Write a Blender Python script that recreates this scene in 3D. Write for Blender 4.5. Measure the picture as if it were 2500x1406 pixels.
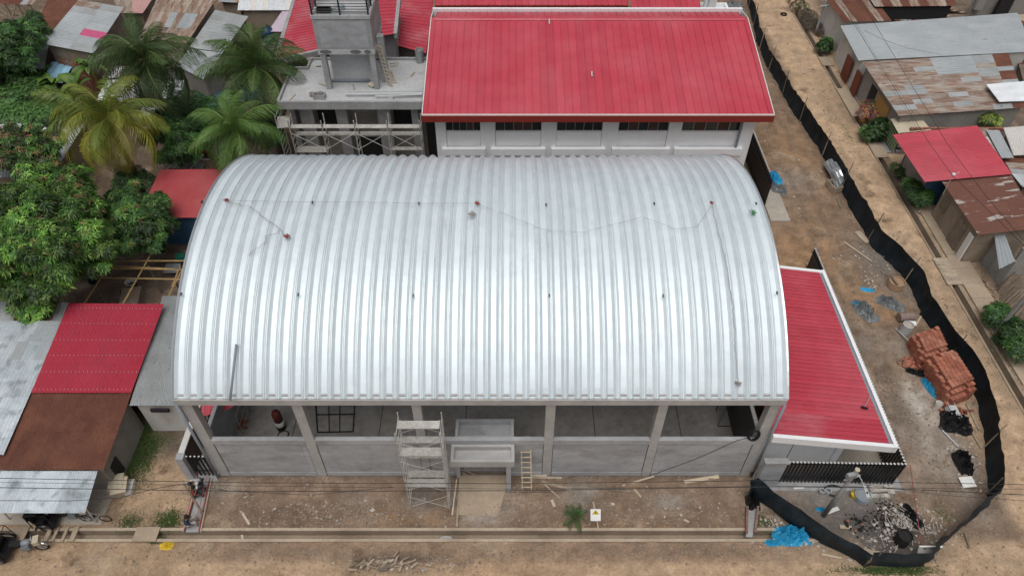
import bpy, math, random
import numpy as np
from mathutils import Vector, Matrix, noise

# ------------------------------------------------------------------ scene, camera, light
for o in list(bpy.data.objects):
    bpy.data.objects.remove(o)
SC = bpy.context.scene
COL = SC.collection
RAD = math.radians
FPX, CX, CY, PITCH, CAMH = 1773.0, 1250.0, 703.0, RAD(46.3), 35.7   # measured from the photograph
cam_data = bpy.data.cameras.new('camera')
cam = bpy.data.objects.new('camera', cam_data)
COL.objects.link(cam)
cam.location = (0, 0, CAMH)
cam.rotation_euler = (RAD(90) - PITCH, 0, 0)
cam_data.sensor_width = 36.0
cam_data.lens = FPX / 2500.0 * 36.0
cam_data.clip_end = 1500
SC.camera = cam

SUN_EL, SUN_AZ = RAD(71), RAD(190)       # high, hazy sun behind an even cloud cover
world = bpy.data.worlds.new('World')
SC.world = world
world.use_nodes = True
wn, wl = world.node_tree.nodes, world.node_tree.links
bg = wn['Background']
sky = wn.new('ShaderNodeTexSky')
sky.sky_type = 'NISHITA'
sky.sun_disc = False
sky.sun_elevation = SUN_EL
sky.sun_rotation = SUN_AZ
sky.air_density = 1.0
sky.dust_density = 8.0
sky.ozone_density = 1.0
hs = wn.new('ShaderNodeHueSaturation')   # overcast: the blue is veiled by cloud
hs.inputs['Saturation'].default_value = 0.22
wl.new(sky.outputs[0], hs.inputs['Color'])
wl.new(hs.outputs[0], bg.inputs['Color'])
bg.inputs['Strength'].default_value = 0.098

sun_data = bpy.data.lights.new('sun', 'SUN')
sun_data.energy = 1.15
sun_data.angle = RAD(50)
sun_data.color = (1.0, 0.97, 0.93)
sun = bpy.data.objects.new('sun', sun_data)
COL.objects.link(sun)
sd = Vector((math.sin(SUN_AZ) * math.cos(SUN_EL), math.cos(SUN_AZ) * math.cos(SUN_EL), math.sin(SUN_EL)))
sun.rotation_euler = (-sd).to_track_quat('-Z', 'Y').to_euler()
vs = SC.view_settings
vs.view_transform = 'Standard'
vs.look = 'None'
vs.gamma = 1.0
vs.exposure = -0.18
vs.use_curve_mapping = False

# ------------------------------------------------------------------ measuring
SP, CP = math.sin(PITCH), math.cos(PITCH)
def ray(u, v):
    a, b = (u - CX) / FPX, (v - CY) / FPX
    return Vector((a, CP - b * SP, -SP - b * CP))
def at(u, v, z=0.0):
    """where the sight line through a point of the photograph meets the height z"""
    d = ray(u, v)
    return d * ((z - CAMH) / d.z) + Vector((0, 0, CAMH))
def atY(u, v, y):
    d = ray(u, v)
    return d * (y / d.y) + Vector((0, 0, CAMH))
def xy(u, v, z=0.0):
    p = at(u, v, z)
    return p.x, p.y
def lerp(a, b, t):
    return a + (b - a) * t
V = Vector

# ------------------------------------------------------------------ materials
def pmat(name, col, rough=.7, metal=0.0, col2=None, lo=.4, hi=.65, scale=.6, stretch=(1, 1, 1), var=.12, vscale=6.0,
         rnd=.05, bump=0.0, bscale=12.0, col3=None, lo3=.6, hi3=.7, scale3=2.0, attr=None, spec=.4, rough2=None, stretch3=None, var2=0.0, vscale2=14.0, bdist=.03):
    m = bpy.data.materials.new(name)
    m.use_nodes = True
    n, l = m.node_tree.nodes, m.node_tree.links
    b = n['Principled BSDF']
    b.inputs['Roughness'].default_value = rough
    b.inputs['Metallic'].default_value = metal
    b.inputs['Specular IOR Level'].default_value = spec
    geo = n.new('ShaderNodeNewGeometry')
    def noise_tex(sc, st, detail=5.0):
        mp = n.new('ShaderNodeMapping')
        mp.inputs['Scale'].default_value = (sc * st[0], sc * st[1], sc * st[2])
        l.new(geo.outputs['Position'], mp.inputs['Vector'])
        t = n.new('ShaderNodeTexNoise')
        t.inputs['Scale'].default_value = 1.0
        t.inputs['Detail'].default_value = detail
        t.inputs['Roughness'].default_value = .6
        l.new(mp.outputs[0], t.inputs['Vector'])
        return t.outputs['Fac']
    def ramp(sock, a, c):
        r = n.new('ShaderNodeMapRange')
        r.inputs['From Min'].default_value = a
        r.inputs['From Max'].default_value = c
        l.new(sock, r.inputs['Value'])
        return r.outputs[0]
    def mix(f, a, c, mode='MIX'):
        x = n.new('ShaderNodeMixRGB')
        x.blend_type = mode
        if isinstance(f, float): x.inputs[0].default_value = f
        else: l.new(f, x.inputs[0])
        for i, s in ((1, a), (2, c)):
            if isinstance(s, tuple): x.inputs[i].default_value = (*s, 1)
            else: l.new(s, x.inputs[i])
        return x.outputs[0]
    c = tuple(col)
    if attr:
        at_ = n.new('ShaderNodeAttribute')
        at_.attribute_name = attr
        c = at_.outputs['Color']
    fac = None
    if col2:
        fac = ramp(noise_tex(scale, stretch), lo, hi)
        c = mix(fac, c, tuple(col2))
        if rough2 is not None:
            r = n.new('ShaderNodeMapRange')
            r.inputs['To Min'].default_value = rough
            r.inputs['To Max'].default_value = rough2
            l.new(fac, r.inputs['Value'])
            l.new(r.outputs[0], b.inputs['Roughness'])
    if col3:
        c = mix(ramp(noise_tex(scale3, stretch3 or (1, 1, 1), 7.0), lo3, hi3), c, tuple(col3))
    if var:
        r = n.new('ShaderNodeMapRange')
        r.inputs['From Min'].default_value = .25
        r.inputs['From Max'].default_value = .75
        r.inputs['To Min'].default_value = 1 - var
        r.inputs['To Max'].default_value = 1 + var
        l.new(noise_tex(vscale, (1, 1, 1)), r.inputs['Value'])
        c = mix(1.0, c, r.outputs[0], 'MULTIPLY')
    if var2:
        r = n.new('ShaderNodeMapRange')
        r.inputs['From Min'].default_value = .3
        r.inputs['From Max'].default_value = .7
        r.inputs['To Min'].default_value = 1 - var2
        r.inputs['To Max'].default_value = 1 + var2
        l.new(noise_tex(vscale2, (1, 1, 1), 6.0), r.inputs['Value'])
        c = mix(1.0, c, r.outputs[0], 'MULTIPLY')
    if rnd:
        oi = n.new('ShaderNodeObjectInfo')
        r = n.new('ShaderNodeMapRange')
        r.inputs['To Min'].default_value = 1 - rnd
        r.inputs['To Max'].default_value = 1 + rnd
        l.new(oi.outputs['Random'], r.inputs['Value'])
        c = mix(1.0, c, r.outputs[0], 'MULTIPLY')
    if isinstance(c, tuple): b.inputs['Base Color'].default_value = (*c, 1)
    else: l.new(c, b.inputs['Base Color'])
    if bump:
        bp = n.new('ShaderNodeBump')
        bp.inputs['Strength'].default_value = bump
        bp.inputs['Distance'].default_value = bdist
        l.new(noise_tex(bscale, (1, 1, 1), 8.0), bp.inputs['Height'])
        l.new(bp.outputs[0], b.inputs['Normal'])
    return m

M = {}
M['galv'] = pmat('galvanised_arch', (.69, .765, .80), .48, .24, col2=(.63, .705, .745), lo=.35, hi=.75, scale=.3, var=.06, vscale=1.5, rnd=.06, rough2=.40, bump=.12, bscale=2.5, col3=(.52, .57, .60), lo3=.62, hi3=.82, scale3=.8, stretch3=(2.5, .5, .5))
M['galv_cut'] = pmat('galvanised_edge', (.66, .70, .73), .35, .8, var=.05)
M['red'] = pmat('red_painted_steel', (.45, .045, .070), .42, 0, col2=(.50, .10, .125), lo=.42, hi=.8, scale=.22, var=.07, vscale=1.5, rnd=.07, spec=.5, bump=.10, bscale=2.5, col3=(.48, .20, .20), lo3=.68, hi3=.85, scale3=2.5)
M['red_dusty'] = pmat('dusty_red_steel', (.43, .045, .07), .42, 0, col2=(.50, .20, .22), lo=.48, hi=.85, scale=.35, var=.08, rnd=.05, spec=.5)
M['red_dull'] = pmat('faded_red_steel', (.37, .055, .062), .55, 0, col2=(.40, .085, .09), scale=.5, var=.07, rnd=.02)
M['red_dark'] = pmat('crimson_sheet', (.37, .022, .045), .36, 0, col2=(.36, .03, .055), scale=.4, var=.06, rnd=.04, spec=.5)
M['fascia'] = pmat('brick_red_fascia', (.23, .030, .022), .5, 0, var=.06, rnd=0)
M['white'] = pmat('white_paint', (.84, .855, .875), .55, 0, col2=(.79, .80, .82), scale=.7, var=.04, rnd=.02)
M['trim'] = pmat('pale_trim', (.66, .64, .61), .6, 0, var=.08, rnd=.02)
M['concrete'] = pmat('raw_concrete', (.27, .27, .27), .85, 0, col2=(.36, .365, .37), lo=.35, hi=.7, scale=.7, var=.13, vscale=4, rnd=.02, bump=.15, col3=(.19, .185, .18), lo3=.62, hi3=.8, scale3=.9)
M['concrete_pale'] = pmat('pale_concrete', (.38, .385, .39), .85, 0, col2=(.48, .485, .50), lo=.35, hi=.7, scale=.45, var=.12, vscale=4, rnd=.02, bump=.15, col3=(.27, .265, .255), lo3=.62, hi3=.8, scale3=.8)
M['plaster'] = pmat('cement_render', (.31, .315, .325), .85, 0, col2=(.41, .42, .435), lo=.38, hi=.62, scale=.7, stretch=(.45, .45, 1.5), var=.12, vscale=2.2, rnd=.03, bump=.2, col3=(.225, .22, .215), lo3=.56, hi3=.78, scale3=.9, stretch3=(.5, .5, 1.3), var2=.06, vscale2=9)
M['beamc'] = pmat('beam_concrete', (.37, .365, .36), .85, 0, col2=(.44, .435, .43), scale=.7, var=.10, vscale=3, rnd=.0, bump=.1)
M['groove'] = pmat('dark_groove_joint', (.10, .10, .10), .9, 0, var=0, rnd=0)  # plain dark colour of the wall and floor joints
M['hall_floor'] = pmat('polished_slab', (.29, .275, .26), .7, 0, col2=(.39, .375, .36), lo=.35, hi=.7, scale=.5, var=.2, vscale=2.5, rnd=0, col3=(.17, .16, .15), lo3=.55, hi3=.8, scale3=.7)
M['slab'] = pmat('cement_pavement', (.36, .32, .27), .9, 0, col2=(.42, .38, .33), scale=.6, var=.12, rnd=.04, bump=.1)
M['slab_dirt'] = pmat('dusty_pavement', (.40, .32, .235), .9, 0, col2=(.33, .26, .19), scale=.6, var=.12, rnd=.04, bump=.1)
M['lip'] = pmat('drain_lip', (.45, .37, .285), .9, 0, col2=(.34, .27, .20), scale=.5, var=.15, rnd=0, bump=.1)
M['drain'] = pmat('drain_concrete', (.34, .27, .20), .9, 0, col2=(.22, .165, .12), lo=.4, hi=.7, scale=.5, var=.15, rnd=0, bump=.15)
M['black'] = pmat('black_steel', (.010, .010, .012), .35, .0, var=0, rnd=.1, spec=.5)
M['capwhite'] = pmat('white_tube_cap', (.55, .55, .55), .6, 0, var=.05)
M['net'] = pmat('black_shade_net', (.010, .0165, .022), .62, 0, col2=(.030, .042, .052), lo=.42, hi=.8, scale=1.1, stretch=(1, 1, .3), var=.25, rnd=0, bump=.9, bscale=2.2, spec=.2)
M['plastic_black'] = pmat('black_plastic', (.012, .012, .014), .35, 0, var=.1, rnd=.1)
M['galv_tube'] = pmat('scaffold_tube', (.50, .49, .465), .55, .3, var=.15, rnd=.08)
M['plank'] = pmat('scaffold_plank', (.37, .36, .33), .85, 0, col2=(.47, .46, .43), scale=1.5, var=.18, rnd=.08, bump=.1)
M['wood'] = pmat('weathered_wood', (.33, .27, .20), .85, 0, col2=(.42, .35, .27), scale=1.5, var=.15, rnd=.15, bump=.1)
M['wood_dark'] = pmat('old_wood', (.16, .13, .10), .9, 0, col2=(.21, .17, .13), scale=1.5, var=.15, rnd=.15, bump=.1)
M['bamboo'] = pmat('bamboo', (.42, .29, .13), .7, 0, col2=(.34, .22, .10), scale=2, var=.12, rnd=.1)
M['wood_new'] = pmat('new_wood', (.50, .42, .31), .8, 0, var=.12, rnd=.1)
M['rust'] = pmat('rusted_sheet', (.125, .047, .030), .8, .1, col2=(.165, .066, .040), lo=.4, hi=.6, scale=.8, var=.15, rnd=.12)
M['rust_pale'] = pmat('pale_rusted_sheet', (.25, .165, .125), .8, .1, col2=(.36, .32, .28), lo=.42, hi=.6, scale=1.4, stretch=(.45, 1.6, 1), var=.12, rnd=.12, col3=(.16, .075, .05), lo3=.55, hi3=.68, scale3=2.2, stretch3=(.4, 2, 1))
M['rust_v'] = pmat('streaked_rusted_sheet', (.26, .165, .12), .8, .1, col2=(.37, .32, .27), lo=.42, hi=.6, scale=1.2, stretch=(2.2, .35, 1), var=.12, rnd=.15, col3=(.14, .06, .04), lo3=.56, hi3=.68, scale3=1.6, stretch3=(2.2, .35, 1))
M['rust_patch'] = pmat('flaking_rusted_sheet', (.165, .072, .052), .8, .1, col2=(.43, .40, .37), lo=.60, hi=.63, scale=.9, stretch=(.55, 2.2, 1), var=.12, rnd=.08)
M['zinc'] = pmat('dull_zinc_sheet', (.36, .39, .41), .5, .25, col2=(.42, .45, .465), scale=.5, var=.07, rnd=.05, col3=(.27, .28, .28), lo3=.6, hi3=.75, scale3=1.0)
M['zinc_dirty'] = pmat('stained_zinc_sheet', (.31, .325, .33), .6, .2, col2=(.38, .40, .41), scale=.6, var=.10, rnd=.07, col3=(.18, .17, .16), lo3=.62, hi3=.72, scale3=2.0)
M['zinc_bright'] = pmat('bright_zinc_sheet', (.58, .64, .68), .42, .3, col2=(.48, .54, .58), scale=.9, var=.10, rnd=.14, col3=(.30, .34, .36), lo3=.52, hi3=.66, scale3=1.5)
M['zinc_white'] = pmat('white_zinc_sheet', (.76, .79, .82), .45, .2, col2=(.68, .71, .74), scale=.9, var=.05, rnd=.06)
M['pink'] = pmat('pink_sheet', (.50, .09, .20), .5, 0, var=.05)
M['pink_pale'] = pmat('pale_pink_sheet', (.46, .27, .26), .7, 0, var=.08)
M['lilac'] = pmat('lilac_sheet', (.55, .47, .55), .6, 0, var=.06)
M['skyblue'] = pmat('light_blue_sheet', (.25, .48, .66), .5, 0, col2=(.38, .60, .76), scale=1, stretch=(3, .3, 1), var=.08)
M['teal'] = pmat('green_tarp', (.02, .22, .15), .6, 0, var=.15, bump=.3, bscale=3)
M['teal_blue'] = pmat('blue_grey_tarp', (.06, .15, .18), .6, 0, var=.15, bump=.3, bscale=3)
M['tarp'] = pmat('blue_tarp', (.02, .27, .50), .40, 0, col2=(.03, .34, .58), scale=2, var=.15, rnd=.05, bump=.5, bscale=5)
M['tarp_grey'] = pmat('grey_plastic_sheet', (.12, .13, .135), .3, 0, col2=(.22, .23, .235), scale=2, var=.2, bump=.5, bscale=5)
M['adobe'] = pmat('adobe_wall', (.30, .245, .19), .9, 0, col2=(.21, .17, .135), scale=.6, var=.12, rnd=.03, bump=.1, col3=(.25, .15, .08), lo3=.58, hi3=.8, scale3=.5)
M['greywall'] = pmat('grey_cement_wall', (.25, .235, .215), .9, 0, col2=(.32, .305, .28), scale=.5, var=.14, rnd=.03, bump=.1, col3=(.17, .14, .11), lo3=.58, hi3=.8, scale3=.6)
M['whitewall'] = pmat('stained_white_wall', (.58, .57, .55), .85, 0, col2=(.48, .46, .43), scale=.6, var=.08, rnd=.03, col3=(.36, .27, .18), lo3=.6, hi3=.8, scale3=.6)
M['bluewall'] = pmat('blue_wall', (.035, .105, .19), .8, 0, col2=(.05, .14, .24), scale=.8, var=.12, rnd=.03)
M['ochre'] = pmat('ochre_wall', (.38, .22, .07), .8, 0, var=.12, rnd=.03)
M['brick'] = pmat('clay_brick', (.30, .098, .06), .85, 0, col2=(.37, .165, .11), scale=1, var=.12, vscale=9, rnd=.25, bump=.1)
M['brickwall'] = pmat('old_brick_wall', (.27, .105, .07), .9, 0, col2=(.33, .25, .19), lo=.5, hi=.7, scale=.8, var=.15, rnd=.15)
M['mortar'] = pmat('mortar', (.30, .27, .24), .9, 0, var=.12, rnd=0)
M['brownpanel'] = pmat('brown_panel', (.085, .05, .038), .7, 0, var=.12, rnd=0)
M['doorred'] = pmat('red_brown_door', (.16, .04, .025), .6, 0, var=.1)
M['dark'] = pmat('dark_interior', (.022, .021, .022), .9, 0, var=.2, rnd=0)  # near-black colour stands in for the shade inside openings
M['glass'] = pmat('window_glass', (.03, .035, .035), .08, 0, var=0, rnd=.3, spec=.6)
M['alu'] = pmat('aluminium_frame', (.45, .46, .47), .4, .5, var=.03)
M['pvc'] = pmat('grey_pipe', (.20, .235, .27), .45, 0, col2=(.25, .28, .31), var=.08, rnd=.05)
M['pvc_light'] = pmat('pale_pipe', (.50, .52, .53), .5, .2, var=.08, rnd=.08)
M['rubber'] = pmat('rubber', (.013, .013, .013), .8, 0, var=.1)
M['chrome'] = pmat('bright_metal', (.6, .6, .6), .25, .9, var=.05)
M['yellow'] = pmat('yellow_plastic', (.55, .38, .03), .6, 0, var=.12, rnd=.1)
M['orange'] = pmat('orange_cloth', (.62, .12, .02), .8, 0, var=.1)
M['redpaint'] = pmat('red_paint', (.42, .03, .035), .6, 0, var=.15, rnd=.1)
M['red_old'] = pmat('old_red_paint', (.17, .028, .026), .6, 0, col2=(.10, .03, .028), scale=2, var=.2)
M['redrope'] = pmat('red_rope', (.30, .07, .07), .8, 0, var=.2, rnd=.1)
M['rope'] = pmat('grey_rope', (.34, .33, .32), .8, 0, var=.2, rnd=.1)
M['cable'] = pmat('black_cable', (.02, .02, .022), .6, 0, var=0)
M['tank_blue'] = pmat('blue_water_tank', (.012, .045, .13), .4, 0, var=.1)
M['paper'] = pmat('white_board', (.72, .72, .70), .7, 0, var=.08, rnd=.06)
M['sack'] = pmat('paper_sack', (.50, .44, .33), .85, 0, var=.15, rnd=.1)
M['tan'] = pmat('tan_disc', (.42, .28, .18), .8, 0, col2=(.34, .22, .14), var=.12)
M['dirtdrum'] = pmat('dusty_drum', (.27, .20, .175), .7, .1, var=.15, rnd=.1)
M['char'] = pmat('charred_wood', (.018, .017, .017), .95, 0, var=.3)
M['stone'] = pmat('rubble_stone', (.245, .185, .14), .9, 0, col2=(.36, .29, .225), lo=.45, hi=.62, scale=4, var=.2, rnd=0)
M['rubble_white'] = pmat('white_rubble', (.46, .43, .39), .85, 0, col2=(.27, .235, .20), lo=.45, hi=.62, scale=4, var=.2, rnd=.1)
M['leaf'] = pmat('tree_leaf', (.1, .1, .1), .5, 0, attr='Col', var=.25, vscale=1.2, rnd=.05, spec=.35)
M['palm'] = pmat('palm_leaf', (.1, .1, .1), .5, 0, attr='Col', var=.1, rnd=.18, spec=.35)
M['bark'] = pmat('bark', (.15, .125, .10), .95, 0, col2=(.21, .18, .15), scale=2, var=.2, bump=.3)
M['rachis'] = pmat('frond_stem', (.33, .30, .06), .6, 0, var=.1, rnd=.1)
M['skin'] = pmat('skin', (.22, .115, .07), .6, 0, var=.03, rnd=0)
M['hair'] = pmat('black_hair', (.010, .009, .009), .5, 0, var=0, rnd=0)
M['shirt_white'] = pmat('white_shirt', (.55, .55, .57), .85, 0, var=.08)
M['shirt_navy'] = pmat('navy_shirt', (.018, .028, .06), .85, 0, var=.08)
M['shirt_red'] = pmat('red_shirt', (.22, .03, .04), .85, 0, var=.08)
M['trousers'] = pmat('dark_trousers', (.035, .035, .045), .9, 0, var=.08)
M['trousers_pale'] = pmat('pale_trousers', (.36, .34, .31), .9, 0, var=.08)

# ------------------------------------------------------------------ object helpers
ORG = {}
def tag(o, label, cat, group=None):
    o['label'] = label
    o['category'] = cat
    if group: o['group'] = group
    return o
def thing(name, label, cat, loc=(0, 0, 0), group=None):
    o = bpy.data.objects.new(name, None)
    o.empty_display_size = .3
    COL.objects.link(o)
    o.location = loc
    ORG[o.name] = Vector(loc)
    return tag(o, label, cat, group)
def link_mesh(name, me, m, parent=None, label=None, loc=None):
    o = bpy.data.objects.new(name, me)
    COL.objects.link(o)
    if m and not me.materials: me.materials.append(M[m] if isinstance(m, str) else m)
    if parent:
        o.parent = parent
        ORG[o.name] = ORG[parent.name].copy()
    else:
        ORG[o.name] = Vector((0, 0, 0))
    if loc is not None:
        o.location = loc
        ORG[o.name] = Vector(loc)
    if label: o['label'] = label
    return o

class MB:
    def __init__(s):
        s.v, s.f = [], []
    def add(s, vs, fs):
        k = len(s.v)
        s.v += [tuple(p) for p in vs]
        s.f += [tuple(i + k for i in f) for f in fs]
        return s
    def quad(s, a, b, c, d):
        return s.add([a, b, c, d], [(0, 1, 2, 3)])
    def box(s, x0, x1, y0, y1, z0, z1):
        if x0 > x1: x0, x1 = x1, x0
        if y0 > y1: y0, y1 = y1, y0
        return s.hexa([(x0, y0, z0), (x1, y0, z0), (x1, y1, z0), (x0, y1, z0)], [(x0, y0, z1), (x1, y0, z1), (x1, y1, z1), (x0, y1, z1)])
    def hexa(s, lo, hi):
        n = len(lo)
        fs = [tuple(range(n - 1, -1, -1)), tuple(range(n, 2 * n))]
        fs += [(i, (i + 1) % n, n + (i + 1) % n, n + i) for i in range(n)]
        return s.add(list(lo) + list(hi), fs)
    def obox(s, c, size, rz=0.0, tilt=0.0, roll=0.0):
        R = Matrix.Rotation(rz, 3, 'Z') @ Matrix.Rotation(tilt, 3, 'X') @ Matrix.Rotation(roll, 3, 'Y')
        hx, hy, hz = size[0] / 2, size[1] / 2, size[2] / 2
        p = [V(c) + R @ V(q) for q in [(-hx, -hy, -hz), (hx, -hy, -hz), (hx, hy, -hz), (-hx, hy, -hz), (-hx, -hy, hz), (hx, -hy, hz), (hx, hy, hz), (-hx, hy, hz)]]
        return s.hexa(p[:4], p[4:])
    def beam(s, p0, p1, w, h, up=(0, 0, 1)):
        p0, p1 = V(p0), V(p1)
        d = (p1 - p0).normalized()
        u = V(up)
        if abs(d.dot(u)) > .98: u = V((0, 1, 0))
        sd_ = d.cross(u).normalized() * (w / 2)
        u = sd_.cross(d).normalized() * (h / 2)
        a = [-sd_ - u, sd_ - u, sd_ + u, -sd_ + u]
        return s.hexa([p0 + q for q in a], [p1 + q for q in a])
    def tube(s, p0, p1, r, n=6, r2=None):
        return s.path([p0, p1], [r, r if r2 is None else r2], n)
    def path(s, pts, r, n=6, closed=False):
        pts = [V(p) for p in pts]
        rs = r if isinstance(r, (list, tuple)) else [r] * len(pts)
        k0 = len(s.v)
        m = len(pts)
        prev = None
        for i, p in enumerate(pts):
            a = pts[i - 1] if (i > 0 or closed) else pts[i]
            b = pts[(i + 1) % m] if (i < m - 1 or closed) else pts[i]
            d = (b - a).normalized()
            if prev is None:
                u = V((0, 0, 1)) if abs(d.z) < .9 else V((1, 0, 0))
            else: u = prev
            x = d.cross(u)
            if x.length < 1e-6: x = d.orthogonal()
            x.normalize()
            y = x.cross(d).normalized()
            prev = y
            for j in range(n):
                t = 2 * math.pi * j / n
                s.v.append(tuple(p + (x * math.cos(t) + y * math.sin(t)) * rs[i]))
        for i in range(m if closed else m - 1):
            i2 = (i + 1) % m
            for j in range(n):
                j2 = (j + 1) % n
                s.f.append((k0 + i * n + j, k0 + i * n + j2, k0 + i2 * n + j2, k0 + i2 * n + j))
        if not closed:
            s.f.append(tuple(k0 + j for j in range(n - 1, -1, -1)))
            s.f.append(tuple(k0 + (m - 1) * n + j for j in range(n)))
        return s
    def lathe(s, c, prof, n=16, axis=(0, 0, 1)):
        c = V(c)
        q = V((0, 0, 1)).rotation_difference(V(axis).normalized())
        k0 = len(s.v)
        for r, z in prof:
            for j in range(n):
                t = 2 * math.pi * j / n
                s.v.append(tuple(c + q @ V((r * math.cos(t), r * math.sin(t), z))))
        for i in range(len(prof) - 1):
            for j in range(n):
                j2 = (j + 1) % n
                s.f.append((k0 + i * n + j, k0 + i * n + j2, k0 + (i + 1) * n + j2, k0 + (i + 1) * n + j))
        s.f.append(tuple(k0 + j for j in range(n - 1, -1, -1)))
        s.f.append(tuple(k0 + (len(prof) - 1) * n + j for j in range(n)))
        return s
    def stone(s, c, r, rng, flat=.7):
        R = Matrix.Rotation(rng.random() * 6.28, 3, 'Z')
        p = []
        for q in [(1, 0, 0), (0, 1, 0), (-1, 0, 0), (0, -1, 0), (0, 0, 1), (0, 0, -1)]:
            k = r * rng.uniform(.6, 1.15)
            p.append(V(c) + R @ V((q[0] * k + rng.uniform(-.25, .25) * r, q[1] * k * .8 + rng.uniform(-.25, .25) * r, q[2] * k * flat)))
        return s.add(p, [(0, 1, 4), (1, 2, 4), (2, 3, 4), (3, 0, 4), (1, 0, 5), (2, 1, 5), (3, 2, 5), (0, 3, 5)])
    def mesh(s, name, org=(0, 0, 0), smooth=False):
        me = bpy.data.meshes.new(name)
        o = V(org)
        me.from_pydata([tuple(V(p) - o) for p in s.v], [], s.f)
        if smooth:
            me.polygons.foreach_set('use_smooth', [True] * len(me.polygons))
        me.update()
        return me
    def build(s, name, m, parent=None, smooth=False, label=None):
        org = ORG[parent.name] if parent else V((0, 0, 0))
        return link_mesh(name, s.mesh(name, org, smooth), m, parent, label)
    def solo(s, name, m, label, cat, group=None, smooth=False):
        """a thing that is one mesh, with its origin at its base"""
        xs, ys, zs = zip(*s.v)
        loc = V(((min(xs) + max(xs)) / 2, (min(ys) + max(ys)) / 2, min(zs)))
        o = link_mesh(name, s.mesh(name, loc, smooth), m, None, None, loc)
        return tag(o, label, cat, group)
def struct(name, mb, m, smooth=False):
    o = mb.build(name, m, None, smooth)
    o['kind'] = 'structure'
    return o
def copy_tree(o, parent=None, loc=None, rz=None, label=None):
    c = o.copy()
    COL.objects.link(c)
    c.parent = parent
    ORG[c.name] = ORG.get(o.name, V((0, 0, 0))).copy()
    if loc is not None:
        c.location = loc
        ORG[c.name] = V(loc)
    if rz is not None: c.rotation_euler.z = rz
    if label: c['label'] = label
    for ch in list(o.children):
        copy_tree(ch, c)
    return c

def strips(parent, c, n, prof, m, along='v', name='sheet', nv=1, lap=0.03, rng=None, jitter=0.0, lift=.014, scale=1.0):
    """a pitched roof laid from single sheets: c = far-left, far-right, near-right, near-left corners in the world.
    along='v': the ribs run from the far edge to the near edge; prof = [(0..1 across, height)]"""
    FL, FR, NR, NL = [V(p) for p in c]
    if along == 'u': FL, FR, NR, NL = FL, NL, NR, FR
    nrm = (FR - FL).cross(NL - FL)
    if nrm.z < 0: nrm = -nrm
    nrm.normalize()
    rng = rng or random.Random(3)
    out = []
    for j in range(nv):
        for i in range(n):
            b = MB()
            t0, t1 = j / nv, (j + 1) / nv + (lap if j < nv - 1 else 0) + rng.uniform(0, jitter)
            a = []
            for s_, h in prof:
                x = (i + s_) / n
                p = lerp(lerp(FL, FR, x), lerp(NL, NR, x), t0) + nrm * (h * scale)
                q = lerp(lerp(FL, FR, x), lerp(NL, NR, x), t1) + nrm * (h * scale + (lift if nv > 1 else 0))
                a.append((p, q))
            k = len(a)
            b.add([p for p, q in a] + [q for p, q in a], [(i_, i_ + 1, k + i_ + 1, k + i_) for i_ in range(k - 1)])
            mm = m(i, j, rng) if callable(m) else m
            out.append(b.build(name, mm, parent))
    return out
SEAM = [(0, .045), (.06, .045), (.09, 0), (.5, .004), (.94, 0), (.97, .045), (1.0, .047)]
def corr(w, a=.018):
    return [(-.5 / w + i / (2.0 * w) * (1 + .5 / w), a * (1 if i % 2 else -1)) for i in range(2 * w + 1)]
def walls(parent, c, m, inset=.35, thick=.15, z0=0.0, sides=(0, 1, 2, 3), drop=.06, name='wall'):
    """the walls that carry a roof, one part for each side"""
    cc = sum((V(p) for p in c), V((0, 0, 0))) / 4
    pts = []
    for p in c:
        p = V(p)
        d = V((p.x - cc.x, p.y - cc.y, 0))
        L = d.length
        q = p - d / L * min(inset * 1.4, L * .4)
        pts.append(V((q.x, q.y, p.z - drop)))
    for i in sides:
        a, b = pts[i], pts[(i + 1) % 4]
        d = (b - a)
        dn = V((d.x, d.y, 0)).normalized()
        nn = V((-dn.y, dn.x, 0))
        if nn.dot(V((cc.x - a.x, cc.y - a.y, 0))) < 0: nn = -nn
        a2, b2 = a + nn * thick, b + nn * thick
        mb = MB()
        if i % 2:   # butt the end walls between the others
            a, b, a2, b2 = a + dn * (thick + .004), b - dn * (thick + .004), a2 + dn * (thick + .004), b2 - dn * (thick + .004)
        lo = [V((p.x, p.y, z0)) for p in (a, b, b2, a2)]
        mb.hexa(lo, [a, b, b2, a2])
        mb.build(name, m, parent)
    return pts
# ------------------------------------------------------------------ ground
DRY0, DRY1 = 16.37, 16.80          # front drain, inside
DRX0, DRX1 = 29.98, 30.40          # drain of the side street, inside
FD_L, FD_R = -33.0, 16.2           # front drain runs this far
SD_N, SD_F = 13.0, 75.0
def axis(lo, hi, step, flo, fhi, extra):
    a = list(np.arange(lo, hi + 1e-6, step))
    k, x = step * 2, hi
    while x < fhi:
        x += k; k *= 1.5; a.append(min(x, fhi))
    k, x = step * 2, lo
    while x > flo:
        x -= k; k *= 1.5; a.append(max(x, flo))
    for e in extra:
        a = [q for q in a if abs(q - e) > .07]
    return np.array(sorted(set(a + extra)))
gx = axis(-40, 44, .28, -160, 160, [FD_R, FD_R + .01, DRX0 - .01, DRX0, DRX1, DRX1 + .01])
gy = axis(8, 78, .28, -60, 240, [DRY0 - .01, DRY0, DRY1, DRY1 + .01, SD_N, SD_N - .01])
GX, GY = np.meshgrid(gx, gy)
def vnoise(x, y, sc, seed=0.0):
    return np.array([noise.noise((a * sc + seed, b * sc - seed, seed * 1.7)) for a, b in zip(x.ravel(), y.ravel())]).reshape(x.shape)
N1, N2, N3 = vnoise(GX, GY, .35, 3.1), vnoise(GX, GY, 1.1, 7.7), vnoise(GX, GY, 2.9, 1.3)
GZ = .025 * N2 + .012 * N3
in_f = (GY >= DRY0 - .001) & (GY <= DRY1 + .001) & (GX < FD_R + .001)
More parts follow.
